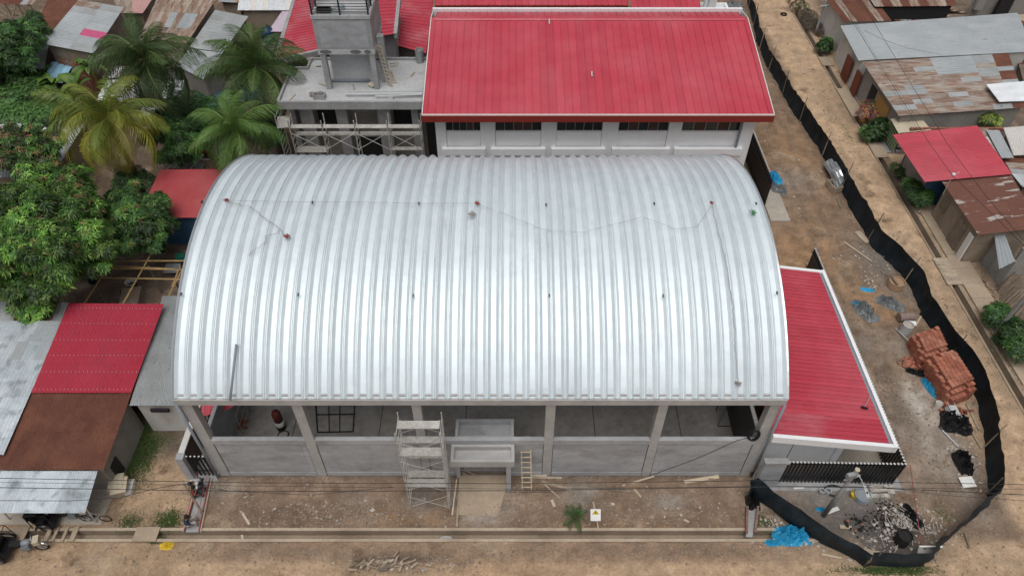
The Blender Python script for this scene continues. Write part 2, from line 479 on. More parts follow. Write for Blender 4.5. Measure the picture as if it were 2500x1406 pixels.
in_s = (GX >= DRX0 - .001) & (GX <= DRX1 + .001) & (GY > SD_N - .001)
def blob(u, v, ru, rv, z=0):
    c = at(u, v, z)
    return np.exp(-(((GX - c.x) / ru) ** 2 + ((GY - c.y) / rv) ** 2))
# low spoil along the new wall and in the road
GZ += .05 * np.maximum(0, N3) * (GY < 19.6) * (GY > 17) * (GX < 13) * (GX > -16)
GZ += .16 * np.clip(blob(800, 1190, 5, .7) + blob(1550, 1175, 5, .5) + 1.3 * blob(960, 1374, 2.0, .4), 0, 1) * (.6 + .8 * N2 + .5 * N3)
for xr in (21.9, 23.3):
    GZ -= .05 * np.exp(-((GX - xr - .5 * N1) / .16) ** 2) * (GY > 22) * (GY < 60)
for xr in (27.7, 28.9):
    GZ -= .04 * np.exp(-((GX - xr - .25 * N1) / .15) ** 2) * (GY > 18)
for yr in (14.2, 15.5):
    GZ -= .035 * np.exp(-((GY - yr - .25 * N1) / .14) ** 2)
flat = ((GX > -16.2) & (GX < 13.2) & (GY > 19.9) & (GY < 39.6)) | ((GX > 12.9) & (GX < 20.9) & (GY > 19.2) & (GY < 36.2))
GZ[flat] = -.06
near_drain = (abs(GY - (DRY0 + DRY1) / 2) < .7) | (abs(GX - (DRX0 + DRX1) / 2) < .7)
GZ[near_drain] = np.minimum(GZ[near_drain], .02)
GZ[in_f | in_s] = -.75
road = np.array((.43, .305, .20)); site = np.array((.215, .152, .108)); dark = np.array((.135, .10, .078))
grey = np.array((.29, .265, .235)); ash = np.array((.06, .056, .054)); soil = np.array((.175, .135, .105)); orange = np.array((.33, .205, .115))
C = np.empty(GX.shape + (3,)); C[:] = soil
def sm(x, a, b):
    return np.clip((x - a) / (b - a), 0, 1) ** 2 * (3 - 2 * np.clip((x - a) / (b - a), 0, 1))
def paint(w, col):
    w = np.clip(w, 0, 1)[..., None]
    C[:] = C * (1 - w) + col * w
jx = .5 * N2 + .9 * N1
paint((sm(GX, 12, 13) * sm(-GX, -27.5, -26.5)), site)
paint(sm(-GY + jx * .3, -16.6, -16.2), road)
paint(sm(GX + jx * .3, 25.6, 26.6) * sm(-GX, -34, -31), road * 1.12)
paint(sm(-GX + jx * .4, 16.2, 17.2) * sm(-GY, -21.6, -20.5), road * .88)
paint(sm(GX + jx * .2, -17.0, -16.6) * sm(-GX, -12.9, -12.5) * sm(GY, 16.5, 16.9) * sm(-GY, -20, -19.6), site * 1.02)
paint(sm(-GX + .6 * N1, 16.4, 17.4) * sm(GY, 22, 24), dark * 1.1)
paint(.78 * sm(GX, -17.5, -14.5) * sm(-GX, -17, -12) * sm(GY + .25 * N1 + .15 * N2, 14.95, 15.35) * sm(-GY, -16.3, -16.15), site * 1.2)
for u, v, a, b, w, c in [(440, 500, 4, 3, .8, site), (250, 440, 3, 3, .7, site), (430, 690, 4, 3, .7, soil * 1.2),
        (1930, 390, 2, 6, .7, orange), (1960, 620, 3, 4, .75, orange), (1945, 440, 1.4, 2.0, .6, grey * .8), (1880, 500, 2, 3, .2, grey * .8),
        (2150, 640, 1.8, 2.2, .7, grey * .7), (2190, 690, 2, 3, .6, grey * .6), (2230, 760, 1.6, 1.6, .7, ash * 1.6), (2130, 820, 1.6, 2.4, .55, grey * .8), (2180, 850, 1.0, 1.4, .6, grey * .9), (2200, 920, .8, 2.4, .5, orange * .9), (2290, 1100, 1, 2.5, .5, orange),
        (2230, 980, 1.2, 1.8, .8, grey * 1.6), (2270, 1080, 1.6, 2, .6, grey * 1.3), (2180, 960, .5, 3.5, .7, dark), (2120, 740, 1.4, 2.5, .7, orange), (2185, 760, 1.5, 1.2, .7, orange * .9),
        (2060, 1210, 3.6, 1.2, .85, grey * .85), (2000, 1250, 2.2, 1.6, .6, grey * .7), (2120, 1290, 2.4, 1.6, .9, ash * 1.8), (2210, 1290, 1.4, 1.2, .85, ash), (2190, 1340, 1.6, .6, .8, ash * 1.5),
        (2350, 1180, 1.6, 3, .5, grey * .8), (2300, 1270, 1.5, 1, .5, site * 1.2), (1030, 1220, .8, .8, .75, grey), (1180, 1220, 1.3, 1.5, .9, grey * 1.1), (1420, 1210, 1.0, .8, .7, grey * .95),
        (1630, 1225, 1.2, .5, .6, grey), (860, 1240, .9, .9, .5, grey * .9), (530, 1195, 1.5, .4, .8, grey), (700, 1250, 3, .6, .4, dark), (950, 1265, 3, .5, .45, orange * .85), (1500, 1290, 3, .4, .5, orange * .8),
        (960, 1375, 2.2, .45, .95, dark * .85), (1000, 1372, 1.6, .35, .8, dark), (1250, 1390, 3, .4, .35, orange), (600, 1345, 5, .5, .35, site), (1700, 1345, 5, .35, .55, site), (1450, 1345, 4, .3, .45, site), (320, 1280, 2, .7, .5, site * 1.1),
        (2010, 250, 1.2, 4, .25, dark), (1900, 60, 1.5, 6, .2, site), (2060, 260, 1.2, 5, .45, dark), (2080, 420, .6, 4, .4, dark * 1.2), (2370, 760, 1.2, 6, .3, site), (2450, 860, 2, 6, .45, soil), (2300, 560, .9, 4, .4, soil)]:
    paint(blob(u, v, a, b) * w * (1.0 + .55 * N2 + .5 * N3) * 1.15, c)
paint(.5 * (np.exp(-((GX - 21.9 - .5 * N1) / .2) ** 2) + np.exp(-((GX - 23.3 - .5 * N1) / .2) ** 2)) * (GY > 22) * (GY < 60), dark * 1.1)
# wheel tracks worn into the road
paint(.35 * np.exp(-((GX - 27.6 - .25 * N1) / .22) ** 2) * (GY > 18) + .35 * np.exp(-((GX - 28.9 - .25 * N1) / .22) ** 2) * (GY > 18), road * 1.15)
paint(.3 * np.exp(-((GY - 15.0 - .2 * N1) / .2) ** 2), road * 1.18)
C *= (1 + .14 * N1 + .22 * N2 + .18 * N3)[..., None]
gme = bpy.data.meshes.new('ground')
ny, nx = GX.shape
gv = np.stack([GX, GY, GZ], -1).reshape(-1, 3)
ii = (np.arange(ny - 1)[:, None] * nx + np.arange(nx - 1)[None]).ravel()
gf = np.stack([ii, ii + 1, ii + nx + 1, ii + nx], -1)
gme.vertices.add(len(gv)); gme.vertices.foreach_set('co', gv.ravel())
gme.loops.add(gf.size); gme.loops.foreach_set('vertex_index', gf.ravel())
gme.polygons.add(len(gf)); gme.polygons.foreach_set('loop_start', np.arange(0, gf.size, 4)); gme.polygons.foreach_set('loop_total', np.full(len(gf), 4))
gme.update(); gme.validate()
ca = gme.color_attributes.new('Col', 'FLOAT_COLOR', 'POINT')
ca.data.foreach_set('color', np.concatenate([np.clip(C.reshape(-1, 3), .01, .9), np.ones((len(gv), 1))], 1).ravel())
M['dirt'] = pmat('dirt_ground', (.3, .2, .15), .95, 0, attr='Col', var=.26, vscale=1.3, var2=.20, vscale2=7.0, rnd=0, bump=1.0, bscale=5, bdist=.10, col2=(.17, .115, .078), lo=.57, hi=.70, scale=.55, col3=(.37, .285, .205), lo3=.56, hi3=.72, scale3=.42, spec=.1)
go = link_mesh('ground', gme, 'dirt')
go['kind'] = 'structure'

# drains: concrete lips, sides and floors
d = MB()
d.box(FD_L, FD_R, DRY0 - .15, DRY0, -.6, .045); d.box(FD_L, FD_R, DRY1, DRY1 + .15, -.6, .045); d.box(FD_L, FD_R, DRY0 + .002, DRY1 - .002, -.6, -.46)
struct('drain_channel', d, 'drain')
struct('drain_kerb', MB().box(FD_L, FD_R, DRY0 - .155, DRY0 - .004, .046, .075).box(FD_L, FD_R, DRY1 + .004, DRY1 + .155, .046, .075), 'lip')
d = MB()
d.box(DRX0 - .15, DRX0, SD_N, SD_F, -.6, .045); d.box(DRX1, DRX1 + .15, SD_N, SD_F, -.6, .045); d.box(DRX0 + .002, DRX1 - .002, SD_N, SD_F, -.6, -.46)
struct('street_drain', d, 'drain')
def bridge(u0, u1, lab, thick=.07, mat='slab_dirt'):
    a, b = at(u0, 1300), at(u1, 1300)
    MB().box(a.x, b.x, DRY0 - .17, DRY1 + .17, .08, .08 + thick).solo('drain_cover', mat, lab, 'drain cover', 'slabs bridging the front drain')
bridge(333, 390, 'wide concrete slab bridging the front drain near the yellow cloth')
for k, (u0, u1) in enumerate([(118, 128), (137, 144), (160, 167), (180, 192)]):
    bridge(u0, u1, ['narrow slat over the front drain nearest the mototaxi wheel', 'second narrow slat over the drain from the mototaxi', 'third narrow slat over the drain from the mototaxi', 'widest of the narrow slats over the drain by the carport'][k])
bridge(30, 70, 'pale concrete slab over the drain beneath the parked mototaxi')
struct('drain_spill', MB().hexa([(at(1088, 1303).x + .9 * math.cos(t) * .4, 16.585 + .19 * math.sin(t), -.458) for t in np.arange(0, 6.2, .5)], [(at(1088, 1303).x + .9 * math.cos(t) * .36, 16.585 + .16 * math.sin(t), -.40) for t in np.arange(0, 6.2, .5)]), 'concrete_pale')
for k, (v0, v1, lab) in enumerate([(142, 163, 'concrete crossing over the street drain beside the grey roofed house'), (219, 287, 'long dirt covered crossing over the street drain near the red croton'), (350, 387, 'short crossing over the street drain beside the red roofed house')]):
    a, b = at(2002 + (v0 - 142) * .56, v0), at(2002 + (v1 - 142) * .56, v1)
    MB().box(DRX0 - .2, DRX1 + .5, b.y, a.y, .05, .12).solo('drain_crossing', 'slab_dirt', lab, 'drain cover', 'slabs crossing the street drain')
t = thing('plank_crossing', 'crossing of weathered boards over the street drain by the metal gate', 'footbridge', (30.2, 35.0, .05))
for k in range(7):
    y = lerp(at(2295, 632).y, at(2329, 697).y, (k + .5) / 7)
    MB().obox((30.35, y, .09), (1.35, .36, .05), rz=random.Random(k).uniform(-.06, .06)).build('board', 'wood', t)

# pavements
def slab_row(name, x0, x1, y0, y1, n, m, h=.10, gap=.02, xdir=False):
    t = bpy.data.objects.new(name, None); COL.objects.link(t); t.location = ((x0 + x1) / 2, (y0 + y1) / 2, 0); ORG[t.name] = V(t.location); t['kind'] = 'structure'
    for k in range(n):
        if xdir:
            a, b = lerp(x0, x1, k / n), lerp(x0, x1, (k + 1) / n) - gap
            MB().box(a, b, y0, y1, -.03, h).build('pavement_slab', m, t)
        else:
            a, b = lerp(y0, y1, k / n), lerp(y0, y1, (k + 1) / n) - gap
            MB().box(x0, x1, a, b, -.03, h).build('pavement_slab', m, t)
    return t
slab_row('pavement', 19.25, 20.7, 40.9, 58.0, 11, 'slab', .12)
slab_row('side_pavement', 31.05, 32.2, 55.6, 62.5, 5, 'slab', .16)
slab_row('house_pavement', 30.75, 32.15, 26.0, 43.0, 12, 'slab_dirt', .12)
struct('entrance_ramp', MB().hexa([(-2.95, 17.7, -.02), (-.75, 17.6, -.02), (-.1, 19.94, -.02), (-2.85, 19.94, -.02)], [(-2.9, 17.7, .02), (-.95, 17.65, .02), (-.12, 19.94, .13), (-2.85, 19.94, .13)]), 'slab_dirt')
struct('fence_apron', MB().box(13.1, 20.95, 19.05, 20.2, -.05, .05), 'concrete')
struct('yard_slab', MB().box(13.1, 20.6, 20.2, 36.0, -.05, .03), 'slab')
struct('alley_slab', MB().box(-17.3, -16.0, 19.6, 39, -.05, .04), 'concrete')
struct('carport_floor', MB().box(-30, -21.3, 17.15, 20.2, -.05, .045), 'slab')
struct('porch_floor', MB().box(30.75, 33.2, 49.5, 53.6, -.05, .08), 'concrete')

# ------------------------------------------------------------------ sports hall
HX0, HX1, HY0, HY1 = -15.9, 12.9, 19.95, 38.75
ARC_R, ARC_Y, ARC_Z = 12.72, 29.33, -1.46
def arch(y, off=0.0):
    r = ARC_R + off
    return math.sqrt(max(r * r - (y - ARC_Y) ** 2, 0)) + ARC_Z
hall = thing('sports_hall', 'large concrete hall under a ribbed galvanised barrel vault roof', 'hall', (-1.5, 29.7, 0))
HO = ORG[hall.name]
NP = 47
PW = (HX1 - HX0 + .2) / NP
sec = [(0, .145), (.085, .145), (.11, .13), (.30, 0), (.70, 0), (.89, .13), (.915, .145), (.972, .145), (.974, .125), (.984, .125), (.986, .185), (.998, .185)]
pm = MB()
NS = 56
A0 = math.asin((HY0 + .06 - ARC_Y) / ARC_R)
k = len(sec)
for i in range(NS + 1):
    a = lerp(A0, -A0, i / NS)
    for s_, h in sec:
        r = ARC_R + h
        pm.v.append((s_ * PW, r * math.sin(a), r * math.cos(a)))
for i in range(NS):
    for j in range(k - 1):
        pm.f.append((i * k + j, i * k + j + 1, (i + 1) * k + j + 1, (i + 1) * k + j))
panel_me = pm.mesh('roof_panel')
rng = random.Random(5)
for i in range(NP):
    o = link_mesh('roof_panel', panel_me, 'galv', hall, None, (HX0 - .1 + i * PW - HO.x, ARC_Y - HO.y, ARC_Z - HO.z + rng.uniform(-.006, .006)))
# end lips of the vault, gable walls
for x, s_ in ((HX0 - .1, -1), (HX1 + .1, 1)):
    b = MB(); pts = []
    for i in range(33):
        a = lerp(A0, -A0, i / 32)
        pts.append((x + s_ * .02, ARC_Y + (ARC_R + .15) * math.sin(a), ARC_Z + (ARC_R + .15) * math.cos(a)))
    b.path(pts, .07, 5); b.build('roof_edge', 'galv_cut', hall)
for x in (HX0 + .15, HX1 - .3):
    b = MB(); lo, hi = [], []
    ys = np.linspace(HY0 + .35, HY1 - .35, 25)
    poly = [(y, arch(y, -.06)) for y in ys]
    n = len(poly)
    b.add([(x, y, 6.9) for y, z in poly] + [(x, y, z) for y, z in poly] + [(x + .15, y, 6.9) for y, z in poly] + [(x + .15, y, z) for y, z in poly],
          [(i, i + 1, n + i + 1, n + i) for i in range(n - 1)] + [(2 * n + i + 1, 2 * n + i, 3 * n + i, 3 * n + i + 1) for i in range(n - 1)])
    b.build('gable', 'galv_cut', hall)
MB().box(HX0 + .1, HX1 - .1, HY0 + .3, HY1 - .3, -.05, .06).build('floor_slab', 'hall_floor', hall)
for x in (-12.5, -7.6, -2.7, 2.2, 4.7, 9.6):
    MB().box(x, x + .05, HY0 + .4, HY1 - .4, .062, .066).build('floor_joint', 'groove', hall)
CXS = [(-15.9, -15.35), (-10.58, -10.08), (-4.82, -4.38), (1.64, 2.1), (7.05, 7.5), (12.4, 12.9)]
for side, yf in ((1, HY0), (-1, HY1)):
    def Y(o_): return yf + side * o_
    # ring beam that carries the vault, with its gutter ledge
    MB().box(HX0 - .12, HX1 + .12, Y(-.12), Y(.35), 6.88, 7.20).build('ring_beam', 'beamc', hall)
    MB().box(HX0 - .12, HX1 + .12, Y(-.12), Y(-.06), 7.203, 7.28).build('gutter_lip', 'beamc', hall)
    MB().box(HX0 - .12, HX1 + .12, Y(.12), Y(.35), 7.203, 7.36).build('roof_seat', 'beamc', hall)
    for i, (a, b) in enumerate(CXS):
        MB().box(a, b, Y(.02), Y(.45), .0, 6.877).build('column', 'beamc', hall)
        if side > 0:
            for q in (a - .035, b):
                if HX0 < q < HX1 - .1: MB().box(q, q + .035, Y(.045), Y(.06), .3, 3.19).build('joint', 'groove', hall)
    for i in range(5):
        a, b = CXS[i][1] + .035, CXS[i + 1][0] - .035
        if i == 2 and side > 0:
            parts = [(a, -3.0), (-.05, b)]
        else: parts = [(a, b)]
        for (p, q) in parts:
            MB().box(p, q, Y(.06), Y(.30), 0, 3.18).build('infill_wall', 'plaster', hall)
            if side > 0 and q - p > 2:
                MB().box(p + .30, q - .30, Y(.045), Y(.058), .38, 3.1).build('render_panel', 'plaster', hall)
            MB().box(p, q, Y(.03), Y(.058), 0, .33).build('plinth', 'plaster', hall)
        MB().box(CXS[i][1], CXS[i + 1][0], Y(.0), Y(.24), 3.2, 3.58).build('sill_beam', 'plaster', hall)
MB().box(-3.0, -.05, HY0 + .06, HY0 + .30, 2.75, 3.18).build('door_lintel', 'plaster', hall)
for x in (-3.0, -.3):
    MB().box(x, x + .25, HY0 - .9, HY0 + .02, 0, 2.73).build('porch_pier', 'plaster', hall) if x > -1 else MB().box(x, x + .22, HY0 - .16, HY0 + .02, 0, 2.73).build('porch_pier', 'plaster', hall)
# entrance canopy: a shallow concrete tray
def tray(x0, x1, y0, y1, z0, z1, t, m, parent):
    cp = MB().box(x0, x1, y0, y1, z0, z0 + .18).build('canopy', m, parent)
    for b in (MB().box(x0, x1, y0, y0 + t, z0 + .182, z1), MB().box(x0, x1, y1 - t, y1, z0 + .182, z1), MB().box(x0, x0 + t, y0 + t + .002, y1 - t - .002, z0 + .182, z1), MB().box(x1 - t, x1, y0 + t + .002, y1 - t - .002, z0 + .182, z1)):
        b.build('upstand', m, cp)
tray(-3.1, .12, 18.9, 19.925, 2.78, 3.28, .16, 'beamc', hall)
tray(-2.95, .1, 20.3, 21.45, 2.78, 3.28, .16, 'plaster', hall)
# side walls, with openings high up on the left
for x0, x1 in ((HX0 + .1, HX0 + .3), (HX1 - .3, HX1 - .1)):
    MB().box(x0, x1, HY0 + .46, HY1 - .46, 0, 3.6).build('side_wall', 'plaster' if x0 < 0 else 'whitewall', hall)
for y in (24.8, 29.7, 34.6):
    for x0, x1 in ((HX0, HX0 + .4), (HX1 - .4, HX1)):
        MB().box(x0 - .003, x1 + .003, y - .2, y + .2, 0, 6.29).build('column', 'beamc', hall)
for x0, x1 in ((HX0 + .02, HX0 + .38), (HX1 - .38, HX1 - .02)):
    MB().box(x0, x1, HY0 + .46, HY1 - .46, 6.3, 6.876).build('side_beam', 'beamc', hall)
MB().box(HX1 - .34, HX1 - .32, HY0 + .5, 24.5, .1, 3.55).build('steel_door', 'black', hall)
# downpipes
for x, dy in ((HX1 + .08, -.12), (HX0 - .06, -.12)):
    b = MB(); b.tube((x, HY0 + dy, .75 if x > 0 else .1), (x, HY0 + dy, 6.87), .075, 8)
    b.build('downpipe', 'pvc', hall, True)
MB().tube((HX1 + .08, HY0 - .12, .2), (HX1 + .08, HY0 - .12, .75), .055, 8).build('pipe_foot', 'rubber', hall)
# galvanised bracket tubs at the foot of the panels, with their stamped rings
for i in range(27, 39):
    x = HX0 - .1 + (i + .5) * PW
    y = HY0 + .32
    b = MB(); c = V((x, y, arch(y, .008)))
    nrm_ = V((0, y - ARC_Y, c.z - ARC_Z)).normalized()
    tx = V((1, 0, 0)); ty = nrm_.cross(tx)
    b.path([c + (tx * math.cos(a) + ty * math.sin(a)) * .09 + nrm_ * .004 for a in np.arange(0, 6.2, .5)], .012, 4, True)
    b.build('stamped_ring', 'galv_cut', hall)
def on_roof(u, v, off=.25):
    """first meeting of the sight line with the vault"""
    d, o_ = ray(u, v), V((0, 0, CAMH))
    r = ARC_R + off
    oy, oz = o_.y - ARC_Y, o_.z - ARC_Z
    a, b_, c_ = d.y ** 2 + d.z ** 2, oy * d.y + oz * d.z, oy * oy + oz * oz - r * r
    t_ = (-b_ - math.sqrt(max(0.0, b_ * b_ - a * c_))) / a
    return o_ + d * t_

# small black fixings showing on the ribs
for u, v in [(493, 493), (763, 494), (1023, 497), (1333, 500), (1597, 497), (442, 718), (728, 719), (1009, 721), (1341, 721), (1619, 722), (1897, 715), (1846, 497)]:
    c = on_roof(u, v, .24)
    MB().obox(c, (.07, .16, .05), tilt=math.atan2(-(c.y - ARC_Y), c.z - ARC_Z)).build('fixing', 'black', hall)
# things on the vault
def rope(px, lab, m='rope', r=.014, wig=.03, seed=1, cat='rope'):
    rg = random.Random(seed); pts = []
    for (a, b) in zip(px[:-1], px[1:]):
        n = max(3, int(math.hypot(b[0] - a[0], b[1] - a[1]) / 8))
        for i in range(n):
            t_ = i / n
            q = on_roof(lerp(a[0], b[0], t_), lerp(a[1], b[1], t_))
            pts.append(q + V((rg.uniform(-wig, wig), rg.uniform(-wig, wig), .015)))
    pts.append(on_roof(*px[-1]))
    MB().path(pts, r, 4).solo('rope', m, lab, cat)
rope([(555, 490), (700, 493), (880, 494), (1020, 497), (1160, 497)], 'long straight grey line stretched along the vault between two red knots', r=.011, wig=.01)
rope([(1168, 500), (1250, 530), (1330, 562), (1420, 568), (1510, 545), (1570, 530), (1650, 560), (1700, 555), (1735, 505)], 'sagging grey line looping across the right half of the vault', r=.011, wig=.02, seed=2)
rope([(558, 492), (612, 506), (640, 528), (672, 552), (690, 566), (700, 580)], 'knotted grey rope running down the vault from the first red knot', r=.02, wig=.05, seed=3)
rope([(682, 560), (676, 570), (652, 575), (645, 592), (632, 605), (615, 612), (608, 624)], 'loose grey rope tail trailing on the left of the vault', r=.018, wig=.04, seed=4)
rope([(1738, 505), (1752, 560), (1770, 630), (1782, 700), (1792, 770), (1795, 830), (1798, 880), (1801, 935)], 'grey rope hanging down the right side of the vault to the eave', r=.017, wig=.03, seed=5)
def knot(u, v, lab, m, n=26, r=.16, seed=0, loops=0):
    rg = random.Random(seed); c = on_roof(u, v); pts = []
    for i in range(n):
        a = rg.uniform(0, 6.28)
        pts.append(c + V((r * math.cos(a) * rg.uniform(.3, 1), r * math.sin(a) * rg.uniform(.3, 1), rg.uniform(.02, .12))))
    MB().path(pts, .017, 5).solo('rope_knot', m, lab, 'rope', 'rope bundles on the vault')
knot(553, 491, 'red rope bundle at the far left anchor of the vault', 'redrope', seed=1)
knot(1166, 498, 'red rope bundle tied near the middle of the vault', 'redrope', seed=2)
knot(1736, 498, 'red rope bundle tied near the right end of the vault', 'redrope', r=.12, seed=3)
knot(700, 580, 'tangled pinkish rope heap at the end of the knotted line', 'redrope', r=.24, n=34, seed=4)
knot(1152, 525, 'faded rope tangle below the middle red bundle', 'rope', r=.25, n=34, seed=5)
knot(1802, 938, 'grey rope tangle above the eave at the lower right of the vault', 'rope', r=.2, n=30, seed=6)
for u, v, lab, n in [(1838, 519, 'sprig of green leaves lying on the right shoulder of the vault', 26)]:
    c = on_roof(u, v); b = MB(); rg = random.Random(8)
    for i in range(n):
        a = rg.uniform(0, 6.28); e = c + V((rg.uniform(-.15, .15), rg.uniform(-.15, .15), .02)); q = V((math.cos(a), math.sin(a), rg.uniform(-.2, .5))) * .12
        s_ = V((-math.sin(a), math.cos(a), 0)) * .03
        b.quad(e, e + q * .5 + s_, e + q, e + q * .5 - s_)
    M['sprig'] = pmat('fresh_leaf', (.05, .20, .05), .5, var=.2)
    b.solo('leaf_sprig', 'sprig', lab, 'leaves')
p0, p1 = on_roof(578, 842, .27), on_roof(566, 966, .27)
for dx, lab in ((0, 'long grey pipe leaning on the vault by the left eave'),):
    MB().tube(p0 + V((dx, 0, .06)), p1 + V((dx, -.3, .02)), .06, 10).solo('leaning_pipe', 'pvc', lab, 'pipe', smooth=True)

# things inside the hall, seen through the openings
b = MB(); c = at(688, 1045, .06)
t = thing('gas_cylinder', 'tall red and black cylinder standing on the hall floor', 'cylinder', c)
MB().lathe(c, [(.26, 0), (.26, .35)], 14).build('base', 'black', t, True)
MB().lathe(c + V((0, 0, .352)), [(.24, 0), (.25, .06), (.25, .45)], 14).build('band', 'trim', t, True)
MB().lathe(c + V((0, 0, .804)), [(.25, 0), (.25, .7), (.2, .82), (.08, .86)], 14).build('body', 'red_old', t, True)
MB().path([c + V((.2 + .3 * math.cos(a), -.5 + .3 * math.sin(a), .02 + .01 * a)) for a in np.arange(0, 14, .5)], .015, 4).solo('cable_coil', 'cable', 'coil of dark cable beside the red cylinder in the hall', 'cable')
t = thing('steel_frame', 'black steel tube frame lying on the hall floor', 'frame', at(830, 1030, .1))
fr = [at(775, 1055, .12), at(768, 945, .12), at(868, 945, .12), at(862, 1053, .12)]
for a, bb in ((0, 1), (1, 2), (2, 3), (3, 0)):
    MB().beam(fr[a], fr[bb], .055, .055).build('rail', 'black', t)
for s_ in (.33, .62):
    MB().beam(lerp(fr[0], fr[3], s_), lerp(fr[1], fr[2], s_), .035, .035).build('bar', 'black', t)
MB().beam(lerp(fr[0], fr[1], .38), lerp(fr[3], fr[2], .38), .05, .05).build('bar', 'black', t)
t = thing('goal_frame', 'black trapezoid steel frame standing near the right hall wall', 'frame', at(1785, 1040, .06))
g = [at(1752, 1040, .06), at(1775, 1000, .1) + V((0, 0, .9)), at(1795, 1000, .1) + V((.0, 0, .9)), at(1812, 1040, .06)]
for a, bb in ((0, 1), (2, 3), (0, 3)): MB().beam(g[a], g[bb], .05, .05).build('bar', 'black', t)
MB().beam(g[1], g[2], .06, .06).build('top_bar', 'chrome', t)
MB().beam(g[1] + V((-.2, 1, -.5)), g[0] + V((.1, 1, 0)), .05, .05).build('bar', 'black', t)
t = thing('floor_grate', 'small brown wooden grate on the hall floor beside the sill', 'grate', at(910, 1060, .06))
for i in range(14):
    x = lerp(at(878, 1060, .1).x, at(945, 1060, .1).x, i / 13)
    MB().box(x, x + .06, 21.0, 21.35, .08, .12).build('slat', 'wood_dark', t)
MB().box(at(878, 1060).x, at(945, 1060).x, 21.0, 21.05, .125, .16).build('rail', 'wood_dark', t)
t = thing('inner_brick_heap', 'small red brick heap inside the hall by the scaffold', 'bricks', at(585, 1040, .06))
c = at(585, 1040, .06); rg = random.Random(4)
for i in range(40):
    MB().obox(c + V((rg.uniform(-.5, .5), rg.uniform(-.3, .3), .06 + .12 * rg.randrange(4))), (.24, .12, .09), rz=rg.uniform(-.2, .2)).build('brick', 'brick', t)
b = MB(); c = V((HX1 - .75, HY0 + .22, 3.585))
t = thing('hanging_cable', 'coil of black cable hung at the right corner of the hall opening', 'cable', c)
for k_ in range(3):
    MB().path([c + V((.05 * k_ + .24 * math.cos(a), -.2 - .03 * k_, .5 + .46 * math.sin(a))) for a in np.arange(0, 6.28, .4)], .03, 5, True).build('loop', 'rubber', t)
ct = [atY(1850, 1062, 19.9), atY(1800, 1073, 19.9), atY(1730, 1105, 19.9), atY(1690, 1122, 19.88), atY(1640, 1140, 19.88), at(1590, 1160), at(1555, 1175), at(1500, 1188), at(1440, 1192), at(1350, 1200), at(1200, 1203)]
MB().path([p + V((0, 0 if i > 4 else -.04, .02)) for i, p in enumerate(ct)], .018, 4).solo('wall_cable', 'cable', 'black cable trailing from the hall sill down to the yard', 'cable')
# ------------------------------------------------------------------ scaffolds, ladders
def scaffold(label, x0, bays, bw, y0, depth, levels, lh, planks, z0=0, r=.03, ladder_end=True, diag=True, ext=0.0):
    t = thing('scaffold', label, 'scaffold', (x0, y0, z0))
    top = z0 + levels * lh + ext
    for i in range(bays + 1):
        x = x0 + i * bw
        for y in (y0, y0 + depth):
            MB().tube((x, y, z0), (x, y, top), r, 6).build('standard', 'galv_tube', t)
        for L in range(levels):
            zb = z0 + L * lh
            for q in (.35, .95, lh - .05):
                if q <= lh: MB().tube((x, y0 + .02, zb + q), (x, y0 + depth - .02, zb + q), r * .8, 5).build('rung', 'galv_tube', t)
    if diag:
        for i in range(bays):
            xa, xb = x0 + i * bw, x0 + (i + 1) * bw
            for L in range(levels):
                za, zb = z0 + L * lh + .25, z0 + (L + 1) * lh - .3
                for y in ((y0 - .03, y0 + depth + .03) if bays == 1 else (y0 - .03,)):
                    MB().tube((xa, y, za), (xb, y, zb), r * .55, 5).build('brace', 'galv_tube', t)
                    MB().tube((xa, y - .03, zb), (xb, y - .03, za), r * .55, 5).build('brace', 'galv_tube', t)
    for i, fy, w, z in planks:
        xa, xb = x0 + i * bw + .05, x0 + (i + 1) * bw - .05
        y = y0 + fy * depth
        MB().box(xa, xb, y - w / 2, y + w / 2, z, z + .05).build('plank', 'plank', t)
    return t
scaffold('tall narrow tube scaffold with five plank decks beside the entrance', -5.35, 1, 2.05, 18.05, 1.15, 4, 1.72,
         [(0, .55, .42, 6.95), (0, .78, .36, 5.25), (0, .25, .46, 5.15), (0, .95, .36, 3.5), (0, .35, .46, 1.95), (0, .80, .40, 1.95)], ext=.35)
MB().tube((-3.32, 18.1, 1.0), (-3.25, 17.9, .35), .05, 6).path([(-3.35 + .2 * math.cos(a), 18 + .15 * math.sin(a), .5 + .05 * a) for a in np.arange(0, 9, .6)], .02, 4).solo('tie_rope', 'rope', 'pale rope tied round the foot of the narrow scaffold', 'rope')
scaffold('long tube scaffold with plank decks fronting the unfinished concrete block', -15.9, 4, 2.33, 44.1, .9, 3, 2.0,
         [(0, .3, .45, 6.0), (1, .3, .45, 6.0), (2, .3, .45, 6.0), (3, .3, .45, 6.0), (0, 1.1, .5, 4.9), (1, 1.1, .5, 4.9), (2, 1.1, .5, 4.9), (3, 1.1, .5, 4.9), (0, .5, .75, 3.9), (3, .6, .4, 3.9), (1, .5, .3, 2.0), (2, .5, .3, 2.0)], ext=.7, r=.042)
t = thing('side_scaffold', 'tube scaffold frame standing at the palm side of the concrete block', 'scaffold', (-16.6, 45.2, 0))
for y in (44.5, 45.9):
    MB().tube((-16.9, y, 0), (-16.9, y, 7.0), .035, 6).build('standard', 'galv_tube', t)
for k_ in range(14):
    MB().tube((-16.9, 44.5, .4 + k_ * .48), (-16.9, 45.9, .4 + k_ * .48), .025, 5).build('rung', 'galv_tube', t)
MB().obox((-16.5, 44.9, 6.05), (.9, 1.5, .05), rz=.2).build('plank', 'plank', t)
scaffold('small tube scaffold inside the hall by the red awning', at(540, 1060, .06).x, 1, 1.3, at(540, 1060, .06).y, 1.3, 1, 1.8, [], z0=.07, r=.025)

